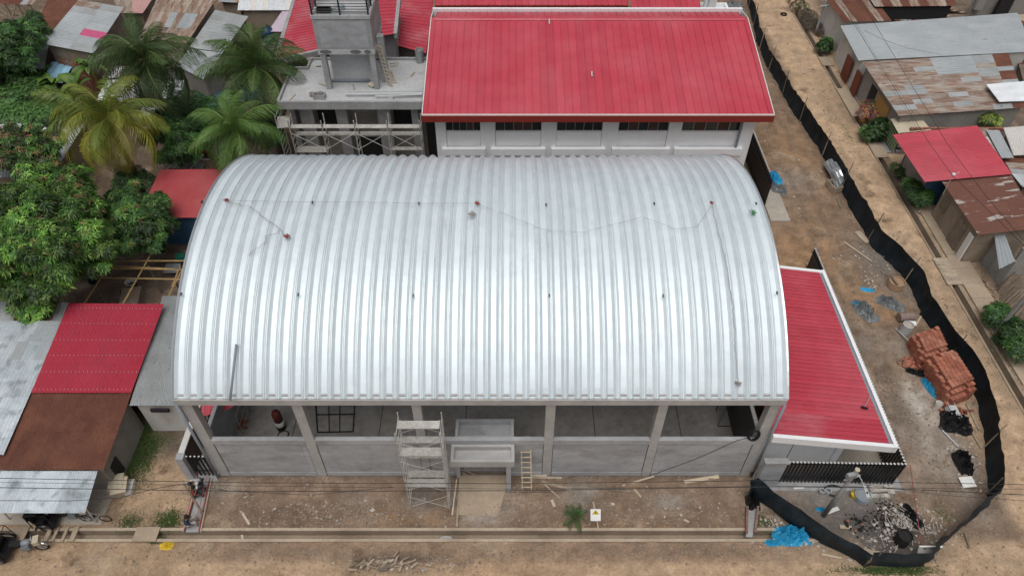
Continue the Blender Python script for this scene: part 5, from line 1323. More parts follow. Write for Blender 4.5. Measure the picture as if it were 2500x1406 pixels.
# bananas
def banana(label, u, v, z, n, seed, L=1.9):
    rg = random.Random(seed); top = at(u, v, z); base = V((top.x, top.y, 0))
    t = thing('banana_plant', label, 'banana plant', base, 'banana plants behind the palms')
    MB().path([base, lerp(base, top, .5), top], [.16, .13, .07], 8).build('stem', 'rachis', t)
    for k_ in range(2):
        b = MB(); cols = []; m_ = 7
        rows = []
        for i in range(m_ + 1):
            t_ = i / m_; x = L * t_; zz_ = L * (.75 * t_ - .75 * t_ ** 2.3)
            w_ = .30 * math.sin(math.pi * min(1, .1 + .9 * t_)) ** .55 if t_ > .12 else .03
            rows.append([V((x, -w_, zz_ + .08 * w_)), V((x, 0, zz_ - .03)), V((x, w_, zz_ + .08 * w_))])
        for r_ in rows: b.v += [tuple(p) for p in r_]
        for i in range(m_):
            k = i * 3; b.f += [(k, k + 1, k + 4, k + 3), (k + 1, k + 2, k + 5, k + 4)]
        cc_ = (.085, .165, .035) if k_ else (.06, .13, .028)
        me = b.mesh('leaf'); colour_mesh(me, [((c_ * (1.6 if i % 3 == 1 else 1)), (d_ * (1.3 if i % 3 == 1 else 1)), e_, 1) for i in range(len(b.v)) for c_, d_, e_ in (cc_,)])
        for i in range(n // 2):
            a = rg.uniform(0, 6.28); o = link_mesh('leaf', me, 'palm', t, None, top - base)
            o.rotation_euler = (rg.uniform(-.4, .4), -rg.uniform(-.2, .75), a); s_ = rg.uniform(.7, 1.15); o.scale = (s_, s_, s_)
banana('banana plant in front of the blue awning', 130, 205, 2.6, 10, 41)
banana('tallest banana plant beside the brick wall', 222, 165, 3.2, 10, 42, 2.3)
banana('banana plant below the blue awning near the creepers', 150, 235, 2.2, 12, 43)
banana('banana plant close to the white roof hut', 190, 215, 2.4, 10, 44)
banana('low banana plant at the edge of the creeper mound', 105, 185, 2.0, 8, 45, 1.6)
# street side plants
for i, (lab, lobes, n, leaf, wid, pal) in enumerate([
    ('red and purple croton shrub beside the patchwork house', [lb(2125, 265, 1.0, .8), lb(2145, 285, .9, .7), lb(2110, 280, .8, .6)], 330, .26, .07, CROTON),
    ('orange leaved croton next to the red croton', [lb(2155, 270, 1.1, .55), lb(2160, 285, .8, .4)], 150, .26, .06, CROTON[2:] + [((.40, .16, .03), 2)]),
    ('glossy broad leaved shrub below the crotons', [lb(2150, 310, 1.0, .8), lb(2135, 325, .8, .7)], 160, .42, .2, DARKG),
    ('round green shrub at the drain by the crotons', [lb(2125, 330, .7, .6), lb(2115, 320, .6, .5)], 180, .22, .1, MIDG),
    ('leafy shrub against the rose red roofed house', [lb(2235, 465, 1.1, .8), lb(2250, 480, 1.0, .8), lb(2225, 450, 1.0, .6), lb(2260, 470, .9, .6)], 420, .26, .09, DARKG),
    ('thin shrub above the leafy one along the drain', [lb(2200, 425, .7, .5), lb(2190, 410, .7, .5), lb(2210, 420, .6, .5)], 130, .24, .07, DARKG),
    ('broad leaved potted looking plant by the pavement', [lb(2014, 112, .8, .6), lb(2018, 105, .8, .5)], 90, .4, .22, DARKG),
    ('small shrub beside the leaning street pole', [lb(2437, 765, .8, .8), lb(2430, 780, .7, .6)], 240, .22, .1, DARKG),
    ('dark bush at the right edge below the pole', [lb(2485, 810, 1.1, .9), lb(2495, 850, 1.0, .9), lb(2480, 835, .9, .7)], 380, .28, .11, DARKG),
    ('small weed clump on the right street verge', [lb(2448, 830, .3, .5, .5, .3)], 90, .2, .06, DARKG),
    ('yellow green plant on the block wall', [lb(2415, 290, 2.8, .6), lb(2430, 295, 2.6, .5)], 180, .26, .08, [((.16, .2, .03), 3), ((.08, .12, .03), 3)]),
    ('shrub at the head of the street by the pole', [lb(1945, 8, .8, .8), lb(1960, 20, .6, .7)], 150, .22, .06, DARKG + [((.15, .12, .08), 5)]),
    ('dry brush pile beside the street pole', [lb(1975, 40, .5, .9, 1.2, .5), lb(1985, 60, .5, .8, 1.0, .5), lb(2000, 70, .5, .6, 1.0, .5)], 420, .3, .04, [((.13, .11, .08), 4), ((.08, .07, .05), 3)]),
    ]):
    tree(lab, lobes, n, leaf, wid, 7, pal, 50 + i, 'shrub', 'shrub', r=.04, upmin=-.1)
# grass and weeds
def weeds(name, lab_kind, spots, n, h, seed, pal):
    rg = np.random.default_rng(seed); vs, cs = [], []
    for (u, v, rx, ry, k) in spots:
        c = at(u, v); m = int(n * k)
        for _ in range(m):
            a = rg.normal(size=2); p = np.array([c.x + a[0] * rx, c.y + a[1] * ry, 0.0])
            th = rg.uniform(0, 6.28); hh = h * rg.uniform(.5, 1.4); d = np.array([math.cos(th), math.sin(th), 0]); s_ = np.array([-d[1], d[0], 0]) * .018
            e = p + d * hh * rg.uniform(.3, .9) + np.array([0, 0, hh * .8])
            vs += [p - s_, p + s_, e]; col = np.array(pal[rg.integers(len(pal))]) * rg.uniform(.7, 1.3); cs += [(*col, 1)] * 3
    me = raw_mesh(name, vs, np.arange(len(vs)).reshape(-1, 3)); colour_mesh(me, cs)
    o = link_mesh(name, me, 'leaf'); o['kind'] = 'stuff'; o['label'] = lab_kind; o['category'] = 'weeds'
weeds('weeds', 'green weeds growing along walls, drains and the net', [(350, 1060, .3, .5, 2), (345, 1105, .5, .9, 5), (320, 1130, .4, .5, 3), (375, 1080, .6, .3, 1.5), (345, 1165, .3, .6, .6), (410, 1270, .35, .3, 2.2), (318, 1275, .35, .3, .8),
      (2130, 1392, 1.0, .12, 1.5), (2210, 1392, .8, .15, 2), (1860, 1275, .4, .3, .6), (385, 1320, .3, .1, .4), (2300, 1255, .3, .4, .3), (2070, 330, .3, 2, .4), (2200, 440, .2, 2, .5), (2470, 900, .8, 1.5, .8)], 900, .10, 61, [(.05, .11, .025), (.075, .14, .03), (.04, .085, .02), (.12, .13, .05)])
# ------------------------------------------------------------------ shade net fence
def net_fence(label, base_px, h, seed, post_idx, post_h=2.3, lean=.0):
    rg = random.Random(seed)
    pts = [at(u, v) for u, v in base_px]
    t = thing('net_fence', label, 'fence', pts[len(pts) // 2], 'black shade net round the site')
    fine = []
    for a, b in zip(pts[:-1], pts[1:]):
        n = max(2, int((b - a).length / .35))
        fine += [lerp(a, b, i / n) for i in range(n)]
    fine.append(pts[-1])
    hh = h if callable(h) else (lambda s_: h)
    L = len(fine); rows = 7; b = MB()
    for i, p in enumerate(fine):
        d = fine[min(i + 1, L - 1)] - fine[max(i - 1, 0)]; nn = V((-d.y, d.x, 0)).normalized()
        H = hh(i / (L - 1)) + .10 * noise.noise((i * .21, seed, 0)) + .05 * noise.noise((i * .7, seed, 4))
        for j in range(rows):
            s_ = j / (rows - 1)
            off = .14 * noise.noise((i * .22, s_ * 1.6 + seed, 1)) + .16 * noise.noise((i * .8, s_ * 3 + seed, 2)) + .10 * math.sin(s_ * math.pi)
            b.v.append(tuple(p + nn * off + V((0, 0, .01 + H * s_))))
    for i in range(L - 1):
        for j in range(rows - 1):
            k_ = i * rows + j; b.f.append((k_, k_ + rows, k_ + rows + 1, k_ + 1))
    b.build('net', 'net', t, True)
    for (f_, ph, dx, dy) in post_idx:
        i = int(f_ * (L - 1)); p = fine[i]
        MB().tube(p + V((-.05, .06, 0)), p + V((-.05 + dx, .06 + dy, ph)), .045, 6, .035).build('post', 'wood_dark' if rg.random() < .5 else 'wood', t)
    return t
RB = [(1812, -60), (1828, 20), (1838, 60), (1848, 105), (1870, 159), (1900, 211), (1929, 265), (1957, 305), (1982, 341), (2016, 396), (2053, 467), (2075, 510), (2097, 546), (2130, 606), (2178, 649), (2227, 709), (2250, 770), (2290, 830), (2330, 885), (2365, 935), (2385, 990), (2400, 1050), (2406, 1110), (2412, 1225)]
net_fence('long black shade net fence dividing the side yard from the street', RB, lambda s_: lerp(1.35, 1.8, min(1, s_ * 1.6)), 3,
          [(.05, 2.1, .1, .1), (.13, 2.3, .1, 0), (.20, 2.4, 0, .1), (.27, 2.4, .1, .1), (.335, 2.5, .1, .0), (.40, 2.4, .0, .1), (.47, 2.3, .1, .2), (.55, 2.3, .1, .1), (.615, 2.6, .2, .1), (.70, 2.5, .3, .1), (.76, 2.3, .2, 0), (.865, 2.2, .1, 0), (.95, 2.2, .3, .1), (.995, 1.8, 0, 0)])
net_fence('black shade net curving round the burnt rubbish corner', [(2412, 1225), (2340, 1288), (2262, 1358), (2245, 1380), (2180, 1386), (2107, 1382)], 1.5, 7, [(.55, 1.9, .2, .3), (.99, 1.5, .05, 0)])
net_fence('slack black shade net slanting across the front right yard', [(2107, 1382), (2050, 1350), (1990, 1318), (1930, 1280), (1870, 1235), (1832, 1205), (1818, 1215)], lambda s_: lerp(1.35, 1.75, s_), 9, [(.93, 2.2, -.1, 0)])
def tarp(label, u, v, rx, ry, h, m, seed, name='tarp', rz=0.0, cat='tarp', n=26):
    h = h * 1.25; c = at(u, v); b = MB(); R = Matrix.Rotation(rz, 3, 'Z')
    for i in range(n + 1):
        for j in range(n + 1):
            x, y = 2 * i / n - 1, 2 * j / n - 1
            r_ = 1 + .28 * noise.noise((x * 1.3 + seed, y * 1.3, seed))
            q = max(abs(x), abs(y)); e = max(1e-3, math.hypot(x, y)); k_ = q / e   # square to disc
            fold = abs(noise.noise((x * 2.2 + seed * 3, y * 2.2, .3))) * 1.3 + .9 * abs(noise.noise((x * 4.5 + seed, y * 4.5, 2)))
            z = h * fold * max(0, 1 - q ** 3) + .02
            b.v.append(tuple(c + R @ V((x * k_ ** .5 * rx * r_, y * k_ ** .5 * ry * r_, z))))
    for i in range(n):
        for j in range(n):
            k_ = i * (n + 1) + j; b.f.append((k_, k_ + n + 1, k_ + n + 2, k_ + 1))
    return b.solo(name, m, label, cat, smooth=False)
tarp('crumpled bright blue tarp spilling over the front drain', 1932, 1308, .95, .55, .6, 'tarp', 1)
tarp('smaller flap of blue tarp beside the drain end', 1886, 1325, .42, .18, .25, 'tarp', 2)
tarp('blue tarp heap beside the black tube fence', 1884, 438, .75, .8, .6, 'tarp', 3, rz=.4)
tarp('dark grey plastic heap below the blue tarp by the fence', 1890, 462, 1.1, .55, .45, 'tarp_grey', 4, rz=-.5)
tarp('blue tarp bundle at the foot of the larger brick stack', 2272, 948, .32, .75, .4, 'tarp', 5, rz=.2)
tarp('grey and blue plastic bundle lying in the side yard', 2112, 760, .6, 1.0, .45, 'tarp_grey', 6, rz=.35)
tarp('blue scrap of plastic under the grey bundle', 2100, 752, .3, .7, .25, 'tarp', 7, rz=.4)
tarp('grey plastic sheet draped near the dusty drums', 2172, 742, .95, .5, .4, 'tarp_grey', 8, rz=-.6)
tarp('flat blue plastic scrap near the tan disc', 2118, 708, .45, .2, .1, 'tarp', 9, rz=-.2)
tarp('black plastic heap with boards near the net', 2330, 1035, .9, .75, .6, 'plastic_black', 10, rz=-.5)
tarp('black bin bag on the rubble by the net', 2350, 1130, .45, .8, .6, 'plastic_black', 11)
tarp('black plastic crumpled at the ramp end of the net', 1836, 1228, .4, .45, .7, 'plastic_black', 12)
tarp('small blue scrap beside the lamp pole foot', 2003, 1243, .25, .12, .12, 'tarp', 13)
tarp('dark plastic behind the smaller brick stack', 2240, 912, .75, .22, .3, 'plastic_black', 14, rz=-.4)
tarp('yellow cloth lying in the road beside the drain slab', 408, 1332, .35, .22, .12, 'yellow', 15)
tarp('sagging green tarp between far roofs', 640, 55, 1.6, 2.6, .4, 'teal', 16, rz=.3)
tarp('blue grey tarp sagging under the far palms', 545, 240, 3.2, 1.4, .6, 'teal_blue', 17, rz=.3)
tarp('black plastic lying on the burnt rubbish', 2225, 1262, .35, .75, .3, 'plastic_black', 18, rz=.3)
tarp('grey sheet lying against the net at the top of the yard', 1795, 18, .9, 1.4, .4, 'tarp_grey', 19)
# ------------------------------------------------------------------ brick stacks
def brick_stack(label, corners, h, seed, cols=10, rows=16, layers=11):
    rg = random.Random(seed)
    P = [at(u, v) for u, v in corners]      # ground corners: near-left, near-right, far-right, far-left
    cc = sum(P, V((0, 0, 0))) / 4
    t = thing('brick_stack', label, 'brick stack', (cc.x, cc.y, 0), 'brick stacks by the net')
    lh = h / layers; ex = (P[1] - P[0]); ey = (P[3] - P[0])
    bw, bl = ex.length / cols, ey.length / rows
    me = MB().obox((0, 0, 0), (bw * .90, bl * .92, lh * .86)).mesh('brick')
    rz = math.atan2(ex.y, ex.x); vis, hid = [], MB()
    top = {}
    for i in range(cols):
        for j in range(rows):
            L = layers
            if j < 2: L -= (4, 2)[j] if i < cols - 2 else (2, 1)[j]
            if i == 0: L -= 1 + (j % 3 == 0)
            if j == rows - 1 and rg.random() < .5: L -= 1
            top[i, j] = max(2, L)
    for i in range(cols):
        for j in range(rows):
            for k_ in range(top[i, j]):
                c = P[0] + ex * ((i + .5) / cols) + ey * ((j + .5) / rows) + V((rg.uniform(-.006, .006), rg.uniform(-.008, .008), lh * (k_ + .5)))
                expo = k_ == top[i, j] - 1 or k_ >= top.get((i, j - 1), 0) or k_ >= top.get((i - 1, j), 0)
                if not expo: continue
                vis.append((k_ == top[i, j] - 1, c))
    vis.sort(key=lambda q: (not q[0], -q[1].z, q[1].y))
    for n_, (tp, c) in enumerate(vis):
        if n_ < 290:
            o = link_mesh('brick', me, 'brick', t, None, c - ORG[t.name]); o.rotation_euler.z = rz + rg.uniform(-.02, .02)
        else: hid.obox(c, (bw * .90, bl * .92, lh * .86), rz + rg.uniform(-.02, .02))
    if hid.v:
        o = hid.build('bricks_below', 'brick', t); o['kind'] = 'stuff'
    # dark heart so that no light leaks through the joints
    MB().hexa([P[0] + (ex + ey) * .06, P[1] + (-ex + ey) * .06, P[2] + (-ex - ey) * .06, P[3] + (ex - ey) * .06], [q + V((0, 0, h * .55)) for q in (P[0] + (ex + ey) * .08, P[1] + (-ex + ey) * .08, P[2] + (-ex - ey) * .08, P[3] + (ex - ey) * .08)]).build('core', 'brick', t)
brick_stack('larger orange brick stack in the side yard by the net', [(2302, 1000), (2365, 975), (2300, 880), (2245, 905)], 1.35, 3, 7, 11, 9)
brick_stack('smaller orange brick stack behind the larger one', [(2240, 905), (2302, 885), (2262, 825), (2212, 842)], 1.15, 4, 7, 8, 8)
t = thing('broken_brick_heap', 'low heap of broken bricks spilling from the smaller stack', 'bricks', at(2222, 888)); rg = random.Random(9); c = at(2222, 888)
for i in range(60):
    MB().obox(c + V((rg.gauss(0, .35), rg.gauss(0, .28), .05 + .1 * rg.random())), (.22, .11, .09), rz=rg.uniform(0, 3), tilt=rg.uniform(-.4, .4)).build('brick', 'brick', t)
t = thing('brick_row', 'few loose bricks at the foot of the larger stack', 'bricks', at(2330, 1005)); c = at(2330, 1005)
for i in range(26):
    MB().obox(c + V((rg.gauss(0, .4), rg.gauss(0, .14), .05 + .1 * (i % 2))), (.22, .11, .09), rz=rg.uniform(-.4, .4)).build('brick', 'brick', t)
# ------------------------------------------------------------------ drums, discs, wheel, boards
def drum(label, u, v, r, h, m, axis=(0, 0, 1), mi='dark', z=0.0):
    c = at(u, v, z); t = thing('drum', label, 'drum', c)
    MB().lathe(c + V((0, 0, r if axis[2] < .5 else 0)), [(r * .94, 0), (r, .03), (r, h * .33), (r * 1.03, h * .34), (r, h * .35), (r, h * .66), (r * 1.03, h * .67), (r, h * .68), (r, h), (r * .9, h), (r * .88, h - .12)], 20, axis).build('body', m, t, False)
    MB().lathe(c + V((0, 0, r if axis[2] < .5 else 0)) + V(axis) * (h - .11), [(r * .87, 0), (r * .87, .01)], 20, axis).build('contents', mi, t)
drum('round tan disc shaped vat with a plank across it', 2184, 700, .52, .55, 'tan', mi='tan')
MB().beam(at(2176, 672, .62), at(2192, 695, .6), .12, .05).solo('vat_plank', 'wood_dark', 'dark plank lying across the tan vat', 'plank')
drum('dusty drum lying on its side by the bricks', 2190, 782, .3, .95, 'dirtdrum', (1, .1, 0), 'dirtdrum')
drum('open grey drum standing by the smaller brick stack', 2207, 812, .33, .8, 'pvc_light', mi='slab')
drum('sooty open drum standing in the burnt rubbish', 2198, 1322, .36, .75, 'char', mi='char')
drum('dark round tank lid beside the lamp pole', 2102, 1215, .42, .35, 'pvc', mi='pvc')
MB().path([at(1213 + 700, 37) + V((.28 * math.cos(a), .28 * math.sin(a), .08)) for a in np.arange(0, 6.28, .35)], .08, 8, True).solo('old_tyre', 'rubber', 'old black tyre lying in the side street', 'tyre', smooth=True)
rt = thing('roof_sheets', 'stack of bent galvanised roof sheets leaning by the net', 'sheets', at(2032, 440))
for k_, (u0, v0, u1, v1) in enumerate([(2010, 400, 2040, 462), (2022, 405, 2046, 455), (2026, 420, 2042, 440)]):
    a, b_ = at(u0, v0, .45 + .2 * k_), at(u1, v1, .25 + .2 * k_); d_ = (b_ - a); s_ = V((1, .3, .35)).normalized() * (.8 - .1 * k_)
    mb = MB()
    for i in range(7):
        w_ = i / 6; o_ = V((0, 0, .08 * (i % 2) + .18 * math.sin(w_ * 3.1)))
        mb.v += [tuple(a + s_ * w_ + o_), tuple(lerp(a, b_, .5) + s_ * w_ + o_ + V((0, 0, .15))), tuple(b_ + s_ * w_ + o_)]
    for i in range(6): mb.f += [(i * 3, i * 3 + 3, i * 3 + 4, i * 3 + 1), (i * 3 + 1, i * 3 + 4, i * 3 + 5, i * 3 + 2)]
    mb.build('sheet', 'galv_cut', rt)
basin('wooden formwork box beside the roof sheets', at(2034, 462), .75, 1.1, .55, 'wood', 'wood_dark', rz=.25, name='formwork_box', cat='box')
for k_, (u0, v0, u1, v1, w_, m_, lab) in enumerate([
    (2060, 590, 2128, 638, .1, 'wood_new', 'long pale timber lying across the grey patch of the side yard'), (2045, 485, 2052, 507, .12, 'wood_dark', 'short dark board below the formwork box'),
    (2092, 565, 2120, 592, .5, 'wood', 'broken plywood sheet against the net'), (2185, 800, 2225, 838, .06, 'pvc_light', 'pale pole leaning beside the open drum'),
    (2250, 770, 2237, 792, .12, 'wood_new', 'stake carrying a paper notice by the drums'), (1480, 1189, 1530, 1197, .16, 'wood_dark', 'weathered grey beam in the front yard'),
    (1322, 1176, 1395, 1195, .16, 'wood', 'wide pale plank on the front yard soil near the ladder'), (1298, 1165, 1372, 1166, .12, 'wood', 'brown plank at the wall foot beside the ladder'), (1295, 1162, 1335, 1160, .1, 'wood_new', 'short pale board behind the wall foot plank'),
    (1325, 1178, 1367, 1216, .09, 'wood', 'narrow plank angled down the front yard'), (1385, 1178, 1545, 1201, .14, 'wood_dark', 'long grey beam lying across the front yard'),
    (1520, 1185, 1597, 1162, .09, 'wood_new', 'slim pale lath leaning toward the hall wall'), (1547, 1192, 1565, 1213, .09, 'wood_new', 'short pale lath beside the grey beam'), (1567, 1177, 1582, 1190, .06, 'wood', 'thin lath right of the slim one'),
    (1670, 1176, 1755, 1163, .2, 'wood_new', 'broad pale plank lying by the hall wall near the net'), (1347, 1220, 1354, 1236, .14, 'wood_new', 'small pale block on the front yard'),
    (592, 1252, 609, 1280, .12, 'wood_new', 'short white board on the left of the front yard'), (590, 1305, 593, 1315, .1, 'wood_new', 'little board in the front drain'), (1115, 1285, 1122, 1190, .1, 'wood', 'brown timber edging beside the entrance ramp'),
    (1104, 1256, 1115, 1170, .08, 'wood_new', 'pale timber leaning by the entrance pier'), (1136, 1148, 1190, 1173, .1, 'wood', 'upper of two planks under the entrance canopy'), (1126, 1152, 1165, 1175, .1, 'wood', 'lower of two planks under the entrance canopy'),
    (1670, 1268, 1682, 1274, .12, 'wood_new', 'tiny pale offcut at the drain edge'), (2090, 1340, 2150, 1352, .25, 'wood_new', 'broken plywood strip behind the net corner'), (2050, 1285, 2080, 1288, .2, 'wood', 'board lying behind the slanting net'),
    (2005, 1352, 2055, 1362, .1, 'wood_new', 'pale stick outside the slanting net'), (2355, 1300, 2367, 1335, .08, 'wood_dark', 'dark stick lying in the road at the right'), (2350, 1010, 2395, 1095, .09, 'wood', 'long branch lying along the net'), (2360, 985, 2390, 1050, .09, 'wood', 'second branch lying along the net behind the bricks'),
    (2300, 1050, 2340, 1090, .08, 'pvc_light', 'grey bar sticking from the black plastic heap'), (1938, 1192, 1963, 1190, .1, 'trim', 'white offcut on the concrete before the fence'), (2015, 1252, 2047, 1240, .2, 'trim', 'pale board at the lamp pole foot')]):
    z_ = .06 + (.25 if 'leaning' in lab else 0)
    MB().beam(at(u0, v0, .06), at(u1, v1, z_), w_, .05).solo('plank', m_, lab, 'plank', 'loose timber on the site')
def board(label, u, v, w_, h_, m, rz, tilt, name='board', cat='board', z=.03):
    return MB().obox(at(u, v, z), (w_, h_, .04), rz, tilt).solo(name, m, label, cat)
board('white panel leaning on the net near the big bricks', 2362, 880, .4, 1.3, 'paper', .3, .9, 'white_board', 'board', .6)
board('white printed board on the rubble by the net', 2362, 1176, .75, .6, 'paper', .1, .1, 'printed_board', 'board', .1)
board('paper notice on the stake by the drums', 2228, 789, .45, .3, 'paper', -.1, .3, 'paper_notice', 'sign', .6)
bd = thing('tiled_board', 'white framed board lying at the burnt corner of the net', 'board', at(2272, 1340, 0))
MB().obox(at(2272, 1334, .9), (1.15, .08, .1), 0).build('top_bar', 'paper', bd); MB().obox(at(2262, 1346, .5), (.9, .05, .55), 0, -.5).build('sheet', 'trim', bd)
for dx in (-.3, .3): MB().beam(at(2272, 1352) + V((dx, 0, 0)), at(2272, 1334, .9) + V((dx, 0, 0)), .07, .06).build('leg', 'wood', bd)
bucket('white bucket at the foot of the brick stack', at(2288, 992), .2, .36, 'paper', 'slab')
bucket('yellow cement bag bucket beside the round tank', at(2082, 1212), .18, .28, 'yellow', 'yellow')
wb = thing('wheelbarrow', 'upturned grey wheelbarrow beside the black plastic heap', 'wheelbarrow', at(2322, 1010))
c = at(2322, 1010)
MB().hexa([c + V(q) for q in ((-.3, -.5, .12), (.3, -.5, .12), (.3, .45, .12), (-.3, .45, .12))], [c + V(q) for q in ((-.18, -.3, .45), (.18, -.3, .45), (.18, .3, .45), (-.18, .3, .45))]).build('tray', 'pvc_light', wb)
for dx in (-.25, .25): MB().tube(c + V((dx, -.5, .4)), c + V((dx * .6, 1.1, .45)), .02, 5).build('handle', 'galv_tube', wb)
MB().path([c + V((0, -.62 + .17 * math.cos(a), .42 + .17 * math.sin(a))) for a in np.arange(0, 6.28, .5)], .04, 6, True).build('wheel', 'rubber', wb)
# square white blocks beside the fence
rg = random.Random(12)
for k_ in range(9):
    u, v = 2128 + (k_ % 5) * 12, 1195 + (k_ // 5) * 14
    MB().obox(at(u, v, .09), (.26, .5 if k_ < 5 else .3, .16), rz=rg.uniform(-.25, .25)).solo('white_block', 'rubble_white', ['first tall white block from the round tank', 'second tall white block from the round tank', 'third tall white block from the round tank', 'fourth tall white block from the round tank', 'tall white block farthest from the round tank', 'front white block nearest the round tank', 'second front white block from the round tank', 'third front white block from the round tank', 'front white block farthest from the round tank'][k_], 'block', 'white blocks before the corner fence')
for k_, (u, v, r_) in enumerate([(2004, 1203, .16), (2019, 1203, .16)]):
    MB().lathe(at(u, v), [(r_, 0), (r_, .3), (r_ * .75, .3), (r_ * .72, .05)], 14).solo('concrete_ring', 'concrete_pale', ['pale concrete ring farther from the lamp pole', 'pale concrete ring closer to the lamp pole'][k_], 'ring', 'concrete rings by the lamp pole')
MB().path([at(2035, 1200) + V((.5 * math.cos(a) * (1 + .1 * math.sin(3 * a)), .32 * math.sin(a), .03 + .01 * a)) for a in np.arange(0, 18, .4)], .022, 4).solo('cable_coil', 'cable', 'loops of black cable on the ground by the lamp pole', 'cable')
# rubble as masses nobody could count
def rubble(name, label, spots, seed, m, rmin, rmax, flat=.7, zmax=.0):
    rg = random.Random(seed); b = MB()
    for (u, v, rx, ry, n) in spots:
        c = at(u, v)
        for _ in range(n):
            r_ = rmin + (rmax - rmin) * rg.random() ** 2.5
            x, y = c.x + rg.gauss(0, rx), c.y + rg.gauss(0, ry)
            if DRY0 - .15 < y < DRY1 + .15 and x < FD_R: continue
            if 19.9 < y < 39 and -16 < x < 13: continue
            e = math.exp(-((x - c.x) / rx) ** 2 / 2 - ((y - c.y) / ry) ** 2 / 2)
            b.stone((x, y, r_ * .25 + zmax * e * rg.random()), r_, rg, flat)
    o = b.build(name, m); o['kind'] = 'stuff'; o['label'] = label; o['category'] = 'rubble'
rubble('rubble', 'stones and clods scattered over the bare earth', [(700, 1240, 3.5, .7, 900), (850, 1250, 2, .5, 500), (620, 1290, 2.5, .2, 160), (900, 1265, 1.6, .3, 260), (1300, 1240, 2, .8, 320), (1550, 1250, 3, .8, 520), (1750, 1250, 1.6, .8, 320),
      (960, 1376, 1.3, .3, 700), (1090, 1375, .8, .25, 200), (1250, 1345, 4, .3, 250), (1700, 1345, 3, .25, 260), (600, 1350, 4, .4, 260), (1930, 420, 2, 5, 420), (2000, 560, 2, 4, 420), (2100, 640, 2, 3, 420), (2180, 850, 2, 4, 420), (2270, 1080, 1.5, 3, 420), (2350, 1150, .6, 1.2, 300), (2300, 1250, 1.5, 1.5, 160),
      (560, 1185, 1.6, .25, 260), (800, 1175, 3, .15, 320), (1500, 1170, 3, .12, 260), (1890, 1270, .6, .4, 160), (2420, 1300, 2, 2, 120), (250, 1240, 1.2, .9, 120), (2330, 800, .8, 6, 200), (2030, 300, .8, 6, 160), (480, 1230, .4, .6, 60), (1985, 60, .8, 3, 100), (2450, 760, 1, 4, 200), (2300, 1395, 3, .5, 120), (150, 1370, 4, .5, 80), (790, 1235, .8, .4, 160), (880, 1245, .7, .3, 120), (1450, 1280, 3, .15, 120), (2050, 700, 2, 3, 160), (2240, 1000, 1, 3, 200)], 71, 'stone', .018, .115)
rubble('pale_rubble', 'pale broken tiles and plaster lumps in the rubbish heaps', [(2350, 1110, .5, 1.0, 130), (2210, 1275, .8, .6, 190), (2165, 1310, .6, .5, 90), (2280, 1285, .5, .5, 80), (2150, 640, 1.2, 1.2, 70), (2130, 690, .4, .5, 60), (1890, 1280, .4, .3, 50), (1960, 1320, 1.2, .2, 50), (970, 1380, 1.2, .2, 60), (700, 1240, 3, .8, 60), (1600, 1250, 3, .8, 60), (2110, 1340, .6, .3, 40), (1930, 420, 2, 4, 40)], 72, 'rubble_white', .03, .15, .35, .12)
b = MB(); rg = random.Random(13)
for (u, v, n) in ((2195, 1268, 34), (2205, 1290, 26), (2265, 1290, 16), (2185, 1340, 8)):
    for _ in range(n):
        c = at(u, v) + V((rg.gauss(0, .28), rg.gauss(0, .24), rg.uniform(.03, .2))); a = rg.uniform(0, 3.14); d_ = V((math.cos(a), math.sin(a), rg.uniform(-.3, .3))) * rg.uniform(.1, .32)
        b.beam(c - d_, c + d_, .028, .02)
o = b.build('white_laths', 'rubble_white'); o['kind'] = 'stuff'; o['label'] = 'tangle of pale laths on the burnt rubbish'; o['category'] = 'debris'
b = MB()
for (u, v, n) in ((2170, 1235, 90), (2150, 1270, 130), (2105, 1280, 60), (2200, 1300, 60)):
    for _ in range(n): b.stone(at(u, v) + V((rg.gauss(0, .35), rg.gauss(0, .3), rg.uniform(0, .08))), rg.uniform(.02, .09), rg)
o = b.build('charcoal_heap', 'char'); o['kind'] = 'stuff'; o['label'] = 'black charcoal and ash on the burnt ground'; o['category'] = 'ash'
for k_, (u, v, lab) in enumerate([(2085, 1282, 'charred round stump with rusty rim by the net'), ]):
    t = thing('fire_pit', lab, 'fire pit', at(u, v))
    for i in range(11): MB().stone(at(u, v) + V((.42 * math.cos(i * .57), .32 * math.sin(i * .57), .1)), .15, rg).build('stone', 'char' if i % 4 else 'brickwall', t)
MB().beam(at(2222, 1135, 1.6), at(2252, 1350, .3), .03, .03).solo('warning_tape', 'redrope', 'taut red string running from the fence corner to the net', 'string')
# ------------------------------------------------------------------ narrow plank ramps with rails
t = thing('ramp_walkway', 'narrow concrete walkway under construction with red marked edges', 'walkway', at(490, 1220))
a0, a1, b0, b1 = at(492, 1172), at(513, 1170), at(455, 1300), at(486, 1300)
MB().hexa([a0, a1, b1, b0], [q + V((0, 0, .10)) for q in (a0, a1, b1, b0)]).build('deck', 'concrete', t)
for p, q, m_, dx in ((a0, b0, 'redrope', -.12), (a1, b1, 'galv_tube', .12)):
    MB().beam(p + V((dx, 0, .1)), q + V((dx, 0, .1)), .05, .14).build('edge_board', 'wood_new' if m_ == 'galv_tube' else 'galv_tube', t)
    MB().beam(p + V((dx * .5, 0, .22)), q + V((dx * .5, 0, .22)), .06, .04).build('red_edge', 'redrope', t)
MB().tube(at(480, 1152, .8), at(455, 1262, .3), .015, 4).build('red_line', 'redrope', t); MB().tube(at(508, 1150, .8), at(478, 1275, .3), .015, 4).build('red_line', 'redrope', t)
t = thing('plank_walkway', 'short walkway with red studded rails at the right end of the yard', 'walkway', at(1838, 1270))
